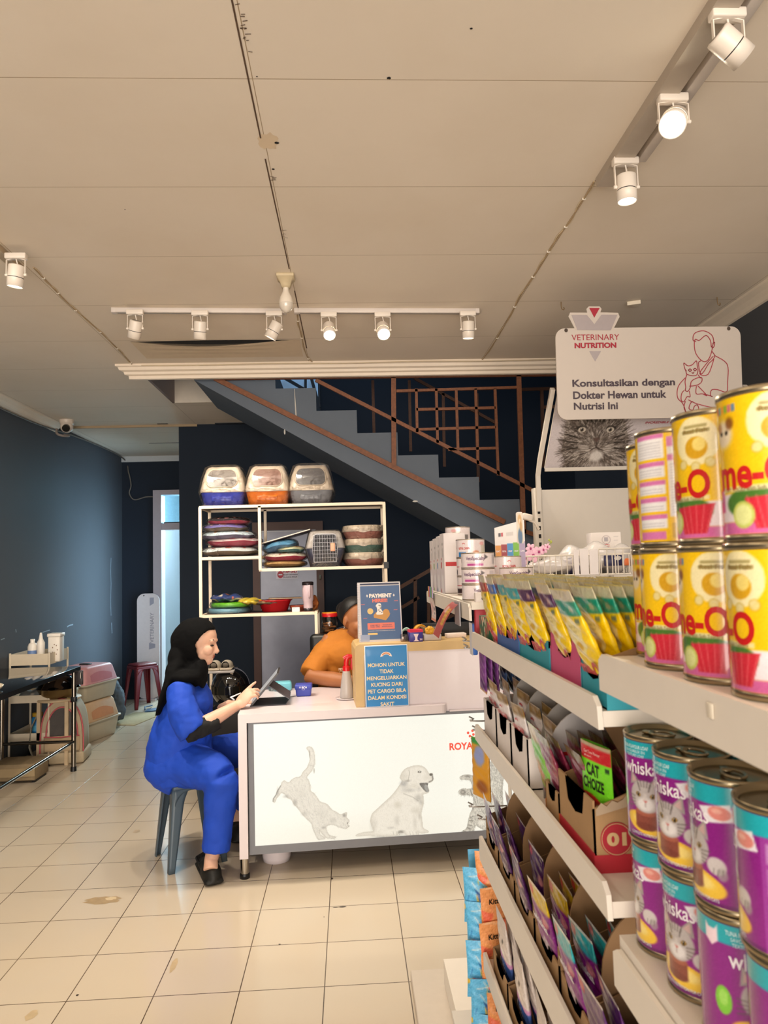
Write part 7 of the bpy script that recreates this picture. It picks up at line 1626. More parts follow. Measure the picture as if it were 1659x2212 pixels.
for i, (y0, y1) in enumerate(dset):
    carton(f'brown carton of pale cat pouches on the fourth shelf, {dn[i]}', y0, y1, ZD, .20, .05, .12, KR, side=KRD, group='brown cartons on the fourth shelf')
    rack_pouches(P_l, 4, .318, .026, (y0+y1)/2, ZD+.004, .14, (f'blue banded cat photo pouch at front of the {dn[i]} low carton', f'blue banded cat photo pouch behind in the {dn[i]} low carton'), f'cat photo pouches in the {dn[i]} low carton', jit=.07, first=(i == 0))
# -- bags standing on the bottom deck, in front of the shelving
def bag_art(cols, w=.2, h=.36, seed=1, lines='#e8e4d8'):
    A = Art(2*w, h, 60, 54, cols[0]); rn = random.Random(seed)
    for k in range(22):
        x, y = rn.uniform(0, 2*w), rn.uniform(0, h); r = rn.uniform(.12, .34)*w; A.poly([(x+r*math.cos(a), y+r*math.sin(a)*1.4) for a in sorted(rn.uniform(0, 6.28) for _ in range(3))], rn.choice(cols), .95)
    for k in range(7): A.stroke([(rn.uniform(0, 2*w), rn.uniform(0, h)), (rn.uniform(0, 2*w), rn.uniform(0, h))], .002, lines, .8)
    A.noise(.03, seed); return A
bl = ['#5ab4e0', '#3c8cc8', '#2c5a9c', '#d84a54', '#e0b83c', '#68c0d4']
bo = ['#e89a5c', '#e8885c', '#f0b488', '#e86a4a', '#d8a0a8', '#f0c060']
bp_ = ['#c8a0c0', '#d8b098', '#b898c8', '#e0b888']
P_bl = pouch('litter_bag', bag_art(bl, w=.19, h=.42, seed=3), .19, .42, .03, 'big blue bag with coloured triangles at far end of the low row', 'bag', m=PVM); P_bl.location = (.368, 1.80, .400)
stand = thing('hook_rail', 'low white rail and deck holding the hanging blue and orange packs', 'rail', (.48, 1.80, 0))
MB().box(-.25, .20, -.05, .08, .380, .397).build('deck', GM, stand)
for x in (-.22, .18):
    for y in (-.03, .06): MB().box(x-.008, x+.008, y-.008, y+.008, .12, .380).build('leg', GM, stand)
MB().box(-.005, .2, .055, .065, .86, .88).build('rail', GM, stand); MB().box(.185, .2, .05, .07, .12, .86).build('post', GM, stand)
P_b2 = pouch('hanging_pack', bag_art(bl+['#a0c8d8'], .075, .13, 7), .075, .13, .008, 'x', 'pack', m=PVM); P_o = pouch('hanging_pack', bag_art(bo, .075, .15, 9, '#f4d0b0'), .075, .15, .008, 'x', 'pack', m=PVM)
mb = MB(); text_on(mb, 'Kitten', .038, .012, lambda x, y: (x, -.0086, .120+y), bold=.02); mb.build('lettering', mat('print_black', '#101408', .5), P_o)
hn = ('topmost', 'second', 'third', 'fourth', 'lowest')
for i in range(5):
    o = P_b2 if i == 0 else dup(P_b2); o.location = (.287+.003*math.sin(i*2.1), 1.735-.014*i, .675-.075*i); o.rotation_euler = (rp.uniform(.0, .1), rp.uniform(-.05, .05), rp.uniform(-.4, .1)); setp(o, f'blue hanging pack with red triangles by the aisle, {hn[i]} of five', 'pack', 'blue triangle packs hanging low')
    o = P_o if i == 0 else dup(P_o); o.location = (.317+.003*math.sin(i*1.7), 1.725-.014*i, .695-.072*i); o.rotation_euler = (rp.uniform(.0, .1), rp.uniform(-.06, .06), rp.uniform(-.3, .2)); setp(o, f'orange hanging pack right of the blue packs, {hn[i]} of five', 'pack', 'orange packs hanging low')
for i in range(2):
    t = thing('treat_box', ('pale pink and lilac carton with black vertical lettering, upper one', 'pale pink and lilac carton with black vertical lettering, lower one')[i], 'carton', (.262, 1.44-.05*i, ZD-.105-.095*i), 0, 'pink and lilac cartons below the fourth shelf')
    Ab = Art(.09, .088, 30, 34, bp_[0]); Ab.poly([(0, 0), (.09, .03), (.09, .088)], bp_[1], .8); Ab.poly([(0, .088), (.05, .088), (0, .03)], bp_[3], .7); Ab.noise(.03, i)
    Ab.build('front_print', lambda x, y: (x-.045+.03, -.0006, y), vmat('carton_print', .4), t); MB().box(-.015, .075, 0, .03, 0, .088).build('body', mat('carton_lilac', '#c0a0b8', .5), t)
    mb = MB(); text_on(mb, 'STOPWOOD', .075, .010, lambda x, y: (.008+y, -.0012, .044-x), bold=.02); mb.build('lettering', mat('print_black', '#101408', .5), t)
solo(MB().rbox(-.03, .10, -.06, .06, .04, .425, .004), 'pack_crate', KRD, 'brown crate below the lilac cartons under the shelves', 'crate').location = (.29, 1.42, 0)
# ================================================================== CANS
TIN = mat('tin_rim', '#a8997c', .25, metal=.95, var=.03)
CANM = vmat('can_print', .22, coat=.6, spec=.6)
def can_geo(R, H, art, name, label, group, wraptexts):
    t = thing(name, label, 'can', (0, 0, 0), 0, group)
    fn = lambda x, y: (R*math.cos(x/R-PI/2-PI), R*math.sin(x/R-PI/2-PI), .006+y)
    art.build('body', fn, CANM, t, smooth=True)
    for z0, z1 in ((0, .006), (H-.006, H)):
        MB().lathe([(R*.985, z0), (R*1.015, z0+.001), (R*1.015, z1-.001), (R*.985, z1)], n=40).build('rim', TIN, t)
    mb = MB(); mb.lathe([(R*.985, H), (R*.95, H-.001), (R*.94, H-.005), (R*.86, H-.0055), (R*.82, H-.004), (R*.6, H-.005), (0, H-.005)], n=40); lid = mb.build('lid', TIN, t)
    mb = MB(); mb.tube([(.014*math.cos(a)+.004, .009*math.sin(a), H-.0025) for a in [2*PI*k/16 for k in range(17)]], .0016, 6, caps=False); mb.rbox(-.018, -.006, -.004, .004, H-.0045, H-.0015, .001, 1); mb.build('ring_pull', TIN, lid)
    MB().lathe([(R*.98, .002), (0, .003)], n=32).build('can_bottom', TIN, t)
    fw = lambda x, y: ((R+.0004)*math.cos(x/R-PI/2), (R+.0004)*math.sin(x/R-PI/2), y)
    for nm_, m_, items in wraptexts:
        mb = MB()
        for (s, w, h, cx, cy, bold) in items: text_on(mb, s, w, h, fw, 0, bold=bold, cuts=.004, cx=cx, cy=cy)
        mb.build(nm_, m_, t)
    return t
R1, H1 = .0375, .120
C1 = 2*PI*R1; h1 = H1-.012
A = Art(C1, h1, 200, 100, '#f6c60c')
mid = C1/2                                              # artwork centre faces -Y
for cx in (mid, ):
    A.rect(cx-.062, cx+.05, 0, .010, '#d86aa8'); A.rect(cx-.062, cx+.05, .010, .032, '#f2e4ea')
    A.rect(cx-.062, cx-.028, .018, .036, '#d86aa8'); A.rect(cx-.060, cx-.034, .008, .018, '#f4ece8')
    A.ell(cx+.004, .024, .030, .014, '#4c7a2c', 1, .15)
    fan = [(cx+.002, .004), (cx+.026, .004), (cx+.034, .030), (cx-.006, .028)]; A.poly(fan, '#d02c3c')
    for k in range(6): A.stroke([(cx+.004+k*.0042, .004), (cx-.004+k*.0072, .029)], .0012, '#e86a70', .7)
    A.ell(cx-.008, .015, .0095, .0105, '#c8d068'); A.ell(cx-.008, .015, .0072, .008, '#e4e8a0', .9)
    A.ell(cx+.02, .086, .021, .022, '#f2e6ac', .95); A.poly([(cx+.02+.021*math.cos(PI/8+k*PI/4), .086+.022*math.sin(PI/8+k*PI/4)) for k in range(8)], '#f4e8b4', 1)
    A.rect(cx+.009, cx+.031, .098, .1005, '#8a7c40', .7); A.rect(cx+.007, cx+.033, .0935, .0965, '#8a7c40', .8)
    A.ell(cx+.02, .080, .0105, .010, '#d8a41c'); A.ell(cx+.023, .083, .006, .006, '#f0d878'); 
    for q in ((cx+.006, .066), (cx+.019, .063), (cx+.032, .066)): A.ell(*q, .005, .005, '#c8a838', .6); A.ell(*q, .0037, .0037, '#e8dca8', .8)
    A.ell(cx-.024, .080, .014, .015, '#f0e0c8', .95, .5); A.ell(cx-.03, .086, .006, .006, '#b87a3c', .7, .6); A.ell(cx-.016, .088, .006, .007, '#7a4018', .8, .6); A.ell(cx-.027, .081, .0018, .0018, '#201408'); A.ell(cx-.020, .081, .0018, .0018, '#201408')
    for k, c in enumerate(('#d84a6a', '#4aa0c8', '#e8903c', '#6ab04a', '#c85aa0', '#4a7ac8')): A.rect(cx-.034+k*.0042, cx-.0305+k*.0042, .097, .103, c, .8)
    A.rect(cx-.030, cx+.03, .0335, .0375, '#f4e8c0', .8)
# back panel: ingredient tables
bx0 = 0.0
for off in (0.004, ):
    for k, (z0, z1) in enumerate(((.083, .108), (.064, .080), (.047, .061), (.030, .044), (.013, .027))):
        A.rect(off, off+.034, z0, z1, '#f0eeee'); A.rect(off, off+.034, z1-.0045, z1, '#d87ab4')
        for j in range(int((z1-z0-.006)/.0028)): A.rect(off+.002, off+.031, z0+.0018+j*.0028, z0+.0026+j*.0028, '#9a98a0', .6)
    A.rect(off, off+.032, .002, .010, '#d87ab4'); A.rect(off+.037, off+.060, .024, .104, '#f0eeee'); A.rect(off+.037, off+.060, .094, .104, '#d87ab4'); A.rect(off+.037, off+.060, .080, .086, '#d87ab4')
    for j in range(18): A.rect(off+.039, off+.058, .028+j*.0028, .0288+j*.0028, '#a09ea8', .5)
    A.rect(off+.038, off+.056, .003, .018, '#d8ac10')
A.noise(.012, 8)
BRD = MATS['brand_red']
MEO = can_geo(R1, H1, A, 'pet_food_can', 'x', 'yellow cat food cans', [('lettering', BRD, [('me-O', .062, .026, .0, .054, .03)]), ('small_lettering', mat('print_brown', '#8a6a28', .5), [('Real Fish', .022, .0042, .02, .101, .0), ('CAT FOOD with Soft Texture', .05, .0032, .0, .041, .0)])])
def putcan(proto, first, x, y, z, rot, label):
    o = proto if first else dup(proto); o.location = (x, y, z); o.rotation_euler = (0, 0, rot); o['label'] = label; return o
ZY = 1.4105
ym = [(.362, .800), (.337, .718), (.337, .632), (.337, .550)]
lab_l = ('yellow can at far end of the lower row on near shelf', 'second yellow can from far end of the lower row', 'third yellow can from far end of the lower row', 'yellow can at right edge of photo in the lower row')
lab_u = ('yellow can at far end of the upper row on near shelf', 'yellow can turned to its pink and white ingredient tables', 'third yellow can from far end of the upper row', 'tallest looking yellow can at right edge in the upper row')
base = -.46
rl = [-.95, -1.22, -1.22, -1.85]; ru = [-1.55, base+1.90, -1.5, -.95]
for i, (x, y) in enumerate(ym): putcan(MEO, i == 0, x, y, ZY, rl[i], lab_l[i]); putcan(MEO, False, x+(.002 if i else 0), y, ZY+H1+.0002, ru[i], lab_u[i])
R2, H2 = .0365, .1125
C2 = 2*PI*R2; h2 = H2-.012; A = Art(C2, h2, 200, 96, '#8c1c84'); cx = C2/2
A.rect(0, C2, h2*.0, h2*.03, '#6a1468'); A.rect(0, C2, h2*.84, h2, '#1ca8b4'); A.ell(cx-.004, h2*.62, .016, .018, '#6c1464', .8, .5)
tri = [(cx+.012, h2*.80), (cx+.040, h2*.86), (cx+.044, h2*.72), (cx+.020, h2*.68)]; A.poly(tri, '#eae6ea'); A.ell(cx+.031, h2*.775, .011, .0065, '#e08a80', 1, .2); A.ell(cx+.029, h2*.79, .006, .003, '#f0b8a8', .8, .5)
A.rect(cx+.046, C2, 0, h2*.84, '#9a3a98'); A.rect(cx+.050, cx+.085, h2*.42, h2*.62, '#b070b4'); A.rect(cx+.050, cx+.085, h2*.02, h2*.36, '#1ca8b4'); A.rect(cx+.050, cx+.085, h2*.65, h2*.80, '#b882bc')
for j in range(6): A.rect(cx+.052, cx+.082, h2*.44+j*.003, h2*.44+j*.003+.001, '#d8b8dc', .6)
A.rect(0, .012, 0, h2*.84, '#9a3a98')
# tabby cat face, loaf on yellow plate
A.ell(cx+.004, .016, .030, .0115, '#f0c440', 1, .0, -.12); A.ell(cx+.004, .018, .024, .008, '#f8e088', .9, .4, -.12)
A.rect(cx-.012, cx+.012, .013, .028, '#8a4a3c'); A.ell(cx, .028, .012, .0042, '#a8604c'); A.ell(cx, .013, .012, .004, '#7c4034')
fur = '#b8b0ae'
A.poly([(cx-.018, .054), (cx-.016, .070), (cx-.004, .058)], '#a09896'); A.poly([(cx+.006, .058), (cx+.018, .070), (cx+.020, .052)], '#a09896'); A.poly([(cx-.0155, .057), (cx-.0145, .066), (cx-.008, .059)], '#c8a8a4'); A.poly([(cx+.009, .059), (cx+.0165, .066), (cx+.017, .056)], '#c8a8a4')
A.ell(cx+.001, .044, .020, .0175, fur, 1, .12); A.ell(cx+.001, .036, .013, .009, '#e8e4e2', .9, .5)
for k in (-6, -3, 0, 3, 6): A.stroke([(cx+k*.001, .054), (cx+k*.0014, .061)], .0012, '#5a5250', .7)
for s in (-1, 1):
    A.ell(cx+.001+s*.0082, .0455, .0036, .0027, '#4a4440', .9, .3, s*.35); A.ell(cx+.001+s*.0082, .0456, .0028, .0021, '#b08838', 1, .0, s*.35); A.ell(cx+.001+s*.0082, .0456, .0013, .0018, '#100c08'); A.ell(cx+.0004+s*.0082, .0463, .0005, .0005, '#ffffff', .8)
    for k in range(4): A.stroke([(cx+s*.012, .0425-k*.003), (cx+s*.021, .0435-k*.004)], .0013, '#5a5250', .6)
    A.stroke([(cx+s*.005, .050), (cx+s*.007, .057)], .0014, '#4a4240', .7)
A.ell(cx+.001, .0435, .0035, .006, '#cfc8c4', .8, .7)
A.poly([(cx-.0015, .040), (cx+.0035, .040), (cx+.001, .0375)], '#c8706a'); A.stroke([(cx+.001, .0375), (cx+.001, .034)], .0007, '#6a4a48', .8)
A.ell(cx+.026, .033, .010, .0085, '#d0c8c6', 1, .25); A.ell(cx+.031, .027, .006, .007, '#a8a09e', .8, .5)
for k in range(3): A.stroke([(cx+.023+k*.004, .026), (cx+.024+k*.004, .031)], .0008, '#6a6260', .7)
A.ell(cx-.032, .038, .0072, .0115, '#7cc83c'); A.ell(cx-.032, .040, .005, .008, '#a8e068', .8, .4)
A.poly([(cx-.046, h2*.97), (cx-.043, h2*.93), (cx-.037, h2*.93), (cx-.034, h2*.97), (cx-.034, h2*.84), (cx-.040, h2*.79), (cx-.046, h2*.84)], '#f0d8e0')
A.noise(.010, 3)
WHK = can_geo(R2, H2, A, 'pet_food_can', 'x', 'purple cat food cans', [('lettering', mat('print_white', '#efe8ec', .5), [('whiskas', .047, .0135, -.002, .0795, .012)]), ('small_lettering', mat('print_cyan_white', '#d8f0f0', .5), [('TUNA FLAVOUR LOAF', .034, .0038, -.010, .1005, .01), ('SAVOUREUX EN', .026, .003, -.010, .0958, .0), ('TEXTURE LOAF', .024, .003, -.010, .0915, .0), ('COMPLETE NUTRITION FOR CATS', .046, .0028, .004, .0105, .0)])])
ZW = 1.1055
yw = [.786, .710, .635, .559]
lt = ('purple can at far end of the upper row, cat facing out', 'second purple can of the upper row with full cat face', 'third purple can of the upper row turned to its side print', 'purple can at right edge of photo in the upper row')
ll = ('purple can at far end of the lower row', 'second purple can from far end of the lower row', 'third purple can of lower row starting with white letters', 'purple can at bottom right corner with teal top band')
wb = -.48
wt = [-.90, -1.22, -1.66, -2.3]; wl = [-1.75, -1.25, -.12, wb+1.0]
for i, y in enumerate(yw): putcan(WHK, i == 0, .335, y, ZW+H2+.0002, wt[i], lt[i]); putcan(WHK, False, .337-(.002 if i == 2 else 0), y-.002, ZW, wl[i], ll[i])
for i, y in enumerate((.745, .668, .592, .515)):
    putcan(WHK, False, .412, y, ZW+H2+.0002, wb+.4*i, f'purple can in the second row behind, upper layer, {("farthest", "second", "third", "nearest")[i]}'); putcan(WHK, False, .412, y, ZW, wb-.5*i, f'purple can in the second row behind, lower layer, {("farthest", "second", "third", "nearest")[i]}')

# ================================================================== TINS AND TAGS ON THE FAR BAY
ZF = 1.4285
def tin_art(kind, R, H):
    C = 2*PI*R; A = Art(C, H, 120, 30, '#e8dcdc'); c = C/2
    if kind == 'vets':
        A.rect(c-.032, c+.010, H*.16, H*.30, '#b84890'); A.rect(c+.038, c+.056, H*.25, H*.85, '#b8b0b4', .8); A.poly([(c+.014, H*.9), (c+.024, H*.7), (c+.014, H*.55)], '#5a5458', .9); A.rect(c-.034, c+.010, H*.36, H*.39, '#9a8a90', .6)
    else:
        A.rect(c-.045, c-.018, H*.02, H*.30, '#2878b8'); A.ell(c+.012, H*.28, .012, H*.12, '#d89a78', .9, .3); A.rect(c+.03, c+.06, H*.1, H*.7, '#c8c0a8', .7); A.rect(c-.10, c-.07, H*.1, H*.35, '#3a2422'); A.rect(c-.10, c-.06, H*.5, H*.53, '#b81828'); A.rect(c+.07, c+.09, H*.05, H*.5, '#5a5450', .7); A.ell(c+.035, H*.75, .012, H*.12, '#e8a8a8', .8, .3)
    A.noise(.01, 2); return A
def tin(kind, R, H, label, group):
    t = thing('pet_food_tin', label, 'tin', (0, 0, 0), 0, group)
    fn = lambda x, y: (R*math.cos(x/R-PI/2-PI), R*math.sin(x/R-PI/2-PI), y)
    tin_art(kind, R, H).build('body', fn, CANM, t, smooth=True)
    for z0, z1 in ((0, .003), (H-.003, H)): MB().lathe([(R*.97, z0), (R*1.012, z0+.0005), (R*1.012, z1-.0005), (R*.97, z1)], n=32).build('rim', TIN, t)
    MB().lathe([(R*.98, H-.001), (R*.93, H-.003), (0, H-.003)], n=32).build('lid', TIN, t)
    fw = lambda x, y: ((R+.0004)*math.cos(x/R-PI/2), (R+.0004)*math.sin(x/R-PI/2), y)
    mb = MB()
    if kind == 'vets': text_on(mb, 'VetsSpecialty', .05, H*.30, fw, bold=.02, cuts=.004, cx=-.010, cy=H*.60); mb.build('lettering', mat('vets_purple', '#5a2a5c', .5), t)
    else:
        text_on(mb, 'ROYAL CANIN', .036, H*.13, fw, bold=.03, cuts=.004, cx=-.025, cy=H*.5)
        for k in range(5): mb.add([fw(-.025+.0045*math.sin((k-2)*.5)+x, H*.70+.004*math.cos((k-2)*.5)+y) for x, y in ellp(0, 0, .0011, .0011, 8)], [tuple(range(8))])
        mb.build('lettering', MATS['brand_red'], t)
    return t
def puttin(pr, first, x, y, z, rz, label):
    o = pr if first else dup(pr); o.location = (x, y, z); o.rotation_euler = (0, 0, rz); o['label'] = label; return o
TV = tin('vets', .0425, .0395, 'x', 'white and pink tins stacked on the far shelf')
for k, lb in enumerate(('lowest white and pink tin in the nearest stack', 'second white and pink tin in the nearest stack', 'third white and pink tin, topmost of the nearest stack')): puttin(TV, k == 0, .328, 1.815, ZF+k*.0398, (.35, -.35, -.1)[k], lb)
TR = tin('rc', .0425, .0545, 'x', 'white tins with red lettering stacked on the far shelf')
for k, lb in enumerate(('lowest white tin in the middle stack', 'second white tin in the middle stack', 'third white tin, topmost of the middle stack')): puttin(TR, k == 0, .362, 2.12, ZF+k*.0548, (.8, .3, -.05)[k], lb)
for k, lb in enumerate(('lowest white tin in the farthest tallest stack', 'second white tin in the farthest tallest stack', 'third white tin in the farthest tallest stack', 'white tin with pink patch topmost of the tallest stack')): puttin(TR, False, .378, 2.46, ZF+k*.0548, (.9, .5, .7, -1.3)[k], lb)
for k, lb in enumerate(('lower white tin half hidden right of the colour card', 'upper white tin half hidden right of the colour card')): puttin(TR, False, .425, 1.93, ZF+k*.0548, -.4+k, lb)
puttin(TV, False, .425, 1.81, ZF, .2, 'white tin behind the nearest pink striped stack, lower'); puttin(TV, False, .425, 1.81, ZF+.0398, .2, 'white tin behind the nearest pink striped stack, upper')
# white cartons standing at the far end
cl = ['#c87a3c', '#6a9a3c', '#4a78b0', '#b82a2c']
for i, y in enumerate((2.585, 2.485, 2.385, 2.285)):
    t = thing('pouch_carton', ('white upright carton at far end of the tin shelf', 'second white upright carton from far end of the tin shelf', 'third white upright carton from far end of the tin shelf', 'white upright carton beside the tallest tin stack')[i], 'carton', (.298, y, ZF), 0, 'white upright cartons on the tin shelf')
    h = .178+.004*i
    Ab = Art(.085, h, 24, 48, '#e6dfe0'); Ab.rect(0, .085, 0, h*.42, '#d8ccd8', .5); Ab.rect(.01, .035, h*.42, h*.52, cl[i]); Ab.rect(.045, .07, h*.6, h*.75, '#b8b4b4', .8); Ab.rect(.045, .07, h*.8, h*.84, '#8a8688', .7); Ab.rect(.012, .04, h*.56, h*.58, '#b81828', .8); Ab.rect(.02, .065, h*.02, h*.3, '#efeaec'); Ab.rect(.0, .02, .0, h*.06, cl[i])
    Ab.build('front_print', lambda x, y_: (-.0005, .0425-x, y_), vmat('carton_print', .4), t)
    MB().rbox(0, .07, -.0425, .0425, 0, h, .003, 1).build('body', mat('carton_offwhite', '#ded6d4', .5), t)
    mb = MB(); mb.box(.005, .065, -.0432, -.0425, h*.45, h*.52); mb.build('side_stripe', mat('stripe_%d' % i, cl[i], .5), t)
# price flags on the lip
t = thing('price_flag', 'white price flag with pale red print hanging from the far shelf lip', 'price tag', (.279, 2.44, 1.405))
Ab = Art(.13, .075, 44, 26, '#e8d8d0'); Ab.rect(0, .13, 0, .008, '#d86a3a', .8); Ab.rect(.012, .035, .02, .06, '#d88a90', .7); Ab.ell(.055, .042, .008, .014, '#c86a70', .7); Ab.rect(.075, .115, .035, .045, '#5a4a5c', .7); Ab.rect(.075, .11, .022, .028, '#5a4a5c', .6); Ab.rect(.02, .11, .012, .016, '#c8a0a0', .6); Ab.noise(.02, 1)
MF = Matrix.Rotation(-.35, 4, 'Y')
Ab.build('flag', lambda x, y: MF @ Vector((-.004-.02*(1-y/.075)**2, .065-x, y-.072)), vmat('tag_print', .4), t)
mb = MB()
for k, c in enumerate(('#d8a048', '#c85a7c', '#4a8ac8', '#7ab83c', '#b098c0')): mb2 = MB(); mb2.box(-.006, -.004, .065-.026*(k+1), .065-.026*k, .004, .040); mb2.build('colour_strip', mat('strip_'+c, c, .5), t)
t = thing('price_flag', 'red price flag with yellow block hanging from the far shelf lip', 'price tag', (.279, 1.90, 1.418))
Ab = Art(.14, .085, 44, 28, '#b83c38'); Ab.rect(.02, .06, .045, .065, '#e8d0c8', .8); Ab.rect(.06, .115, .02, .06, '#e0b040'); 
for k in range(4): Ab.rect(.064, .110, .025+k*.009, .028+k*.009, '#8a6018', .7)
Ab.rect(0, .01, 0, .085, '#e8c8a8', .7); Ab.noise(.02, 4)
Ab.build('flag', lambda x, y: Vector((-.002-.055*(1-y/.085), .05-x*.9, y-.085+.014*math.sin(PI*y/.085))), vmat('tag_print', .4), t)
MB().box(-.004, -.001, -.09, -.01, -.055, .005).build('tag_holder', mat('holder_grey', '#a8a4a8', .3, alpha=.8), t)
# colour card with slanted top
t = thing('colour_card', 'display card with five colour stripes and a slanted top', 'display card', (.425, 2.06, ZF), -.06)
cw, ch = .087, .215
Ab = Art(cw, ch, 60, 120, '#e6e0dc')
for k, c in enumerate(('#d89038', '#9c2c34', '#3c8cc8', '#74b42c', '#a898b8')): Ab.rect(cw*(.0+.2*k), cw*(.2+.2*k), ch*.24, ch*(.66+.012*k), c)
Ab.rect(cw*.12, cw*.2, ch*.80, ch*.87, '#3a3438', .9); Ab.rect(cw*.22, cw*.27, ch*.80, ch*.87, '#b81828'); Ab.rect(cw*.38, cw*.62, ch*.80, ch*.86, '#c8c0bc', .8); Ab.rect(cw*.8, cw*.87, ch*.78, ch*.82, '#c83c30')
Ab.build('card_print', lambda x, y: (x, -.0006-.0, y*(1 if y < ch*.7 else 1-(1-x/cw)*.10*(y-ch*.7)/(ch*.3))), vmat('card_print', .4), t)
pts = [(0, 0), (cw, 0), (cw, ch), (0, ch*.9)]; MX = Matrix(((1, 0, 0, 0), (0, 0, 1, 0), (0, 1, 0, 0), (0, 0, 0, 1))); MB().prism(pts, 0, .003, 0, MX).build('card', mat('card_offwhite', '#ddd6d2', .5), t)
mb = MB()
for k, s in enumerate(('EAT', 'ROYAL', 'FIRST', 'START', 'CARE')): text_on(mb, s, .011, .005, lambda x, y: (x, -.0012, y), bold=.03, cx=cw*(.1+.2*k), cy=ch*.58)
text_on(mb, 'Vet', .012, .006, lambda x, y: (x, -.0012, y), cx=cw*.19, cy=ch*.75); mb.build('lettering', MATS['print_white'], t)
Ah = Art(.018, .09, 16, 60, '#d8ccb8'); Ah.ell(.009, .07, .007, .018, '#c8a068', 1, .4); Ah.ell(.009, .064, .004, .010, '#e8c8a8', 1, .5); Ah.ell(.009, .02, .008, .03, '#4a6a8c', 1, .4); Ah.ell(.012, .05, .005, .02, '#b88848', .8, .5)
Ah.build('figure_tab', lambda x, y: (cw-.022+x, -.0014, ch*.68+y), vmat('card_print', .4), t); MB().prism(rrect(cw-.023, cw-.003, ch*.68, ch*.68+.092, .006, 4), -.001, .002, 0, MX).build('tab_backing', mat('card_offwhite', '#ddd6d2', .5), t)
# ---- goods hanging below the tin shelf, in front of the far bay
HK = mat('hook_wire', '#a8a4a0', .3, metal=.8)
def hook(px, py, y, label, L=.10):
    p = at(px, py, y)
    mb = MB(); mb.tube(smoothline([(p.x+L, y, p.z-.012), (p.x+.03, y, p.z-.012), (p.x+.012, y, p.z-.006), (p.x, y, p.z)], 4), .0018, 6)
    solo(mb, 'display_hook', HK, label, 'hook', 'wire hooks poking out of the shelving', p)
for px, py, y, lb in ((998, 1376, 1.86, 'upper wire hook above right end of the wooden counter top'), (1001, 1391, 1.80, 'lower wire hook above right end of the wooden counter top'), (1013, 1548, 1.80, 'wire hook over top right of glowing counter panel, upper'), (1020, 1568, 1.76, 'wire hook over top right of glowing counter panel, lower'), (1011, 1733, 1.80, 'wire hook over body of the standing kitten'), (1031, 1760, 1.74, 'wire hook near feet of the standing kitten')): hook(px, py, y, lb, .36)
P_st = Art(.16, .125, 40, 40, '#8a4a98'); P_st.rect(0, .16, .095, .125, '#e0c038'); P_st.ell(.04, .02, .04, .02, '#4a2058', .7, .5); P_st.rect(0, .16, 0, .006, '#d8a028')
PS = pouch('hanging_treat', P_st, .07, .125, .0045, 'x', 'treat', m=PVM)
for i, (x, lb) in enumerate(((.322, 'purple and yellow hanging treat pack nearest the aisle'), (.337, 'purple and yellow hanging treat pack, middle of three'), (.352, 'purple and yellow hanging treat pack, inmost of three'))):
    o = PS if i == 0 else dup(PS); o.location = (x, 1.76, 1.205); o.rotation_euler = (0, 0, -PI/2); setp(o, lb, None, 'purple hanging treat packs')
P_dk = Art(.16, .125, 40, 40, '#181420'); P_dk.rect(0, .16, .03, .05, '#3c5a8c'); P_dk.rect(0, .03, .06, .125, '#6a3828')
PD = pouch('hanging_treat', P_dk, .07, .125, .0045, 'x', 'treat', m=PVM)
for i in range(5):
    o = PD if i == 0 else dup(PD); o.location = (.372+.016*i, 1.76, 1.205); o.rotation_euler = (0, 0, -PI/2); setp(o, 'dark hanging treat pack right of the purple ones', None, 'dark hanging treat packs')
P_yl = Art(.16, .14, 40, 40, '#d89a2c'); P_yl.ell(.04, .1, .03, .03, '#8ca0e0', .9, .4); P_yl.rect(0, .16, .125, .14, '#3a9a4c'); P_yl.ell(.05, .03, .03, .02, '#8a4a28', .8, .5)
PY = pouch('hanging_treat', P_yl, .08, .14, .006, 'orange and blue hanging treat pack below the second shelf lip', 'treat', m=PVM); PY.location = (.306, 1.755, .955); PY.rotation_euler = (0, 0, -PI/2+.4)
t = thing('blue_hang_card', 'blue carded product hanging below the tin shelf corner', 'card', (.292, 1.745, 1.30)); MB().rbox(0, .012, -.02, .02, 0, .075, .002, 1).build('card', mat('hang_blue', '#3c6ab8', .4), t); MB().box(-.0006, 0, -.021, .021, -.001, .076).build('white_edge', mat('hang_white', '#d8d8e0', .5), t)
t = thing('small_box', 'small white box with round hole below the nearest tins', 'carton', (.315, 1.715, ZA+.075)); MB().rbox(-.015, .02, -.008, .014, 0, .03, .002, 1).build('box', WC, t); MB().add([(.002+x, -.0085, .016+y) for x, y in ellp(0, 0, .003, .004, 12)], [tuple(range(12))]).build('hole', BLK, t)
solo(MB().rbox(-.02, .02, -.008, .012, 0, .074, .002, 1), 'small_carton', mat('carton_red3', '#a8303c', .5), 'red carton under the small white box', 'carton').location = (.317, 1.715, ZA)
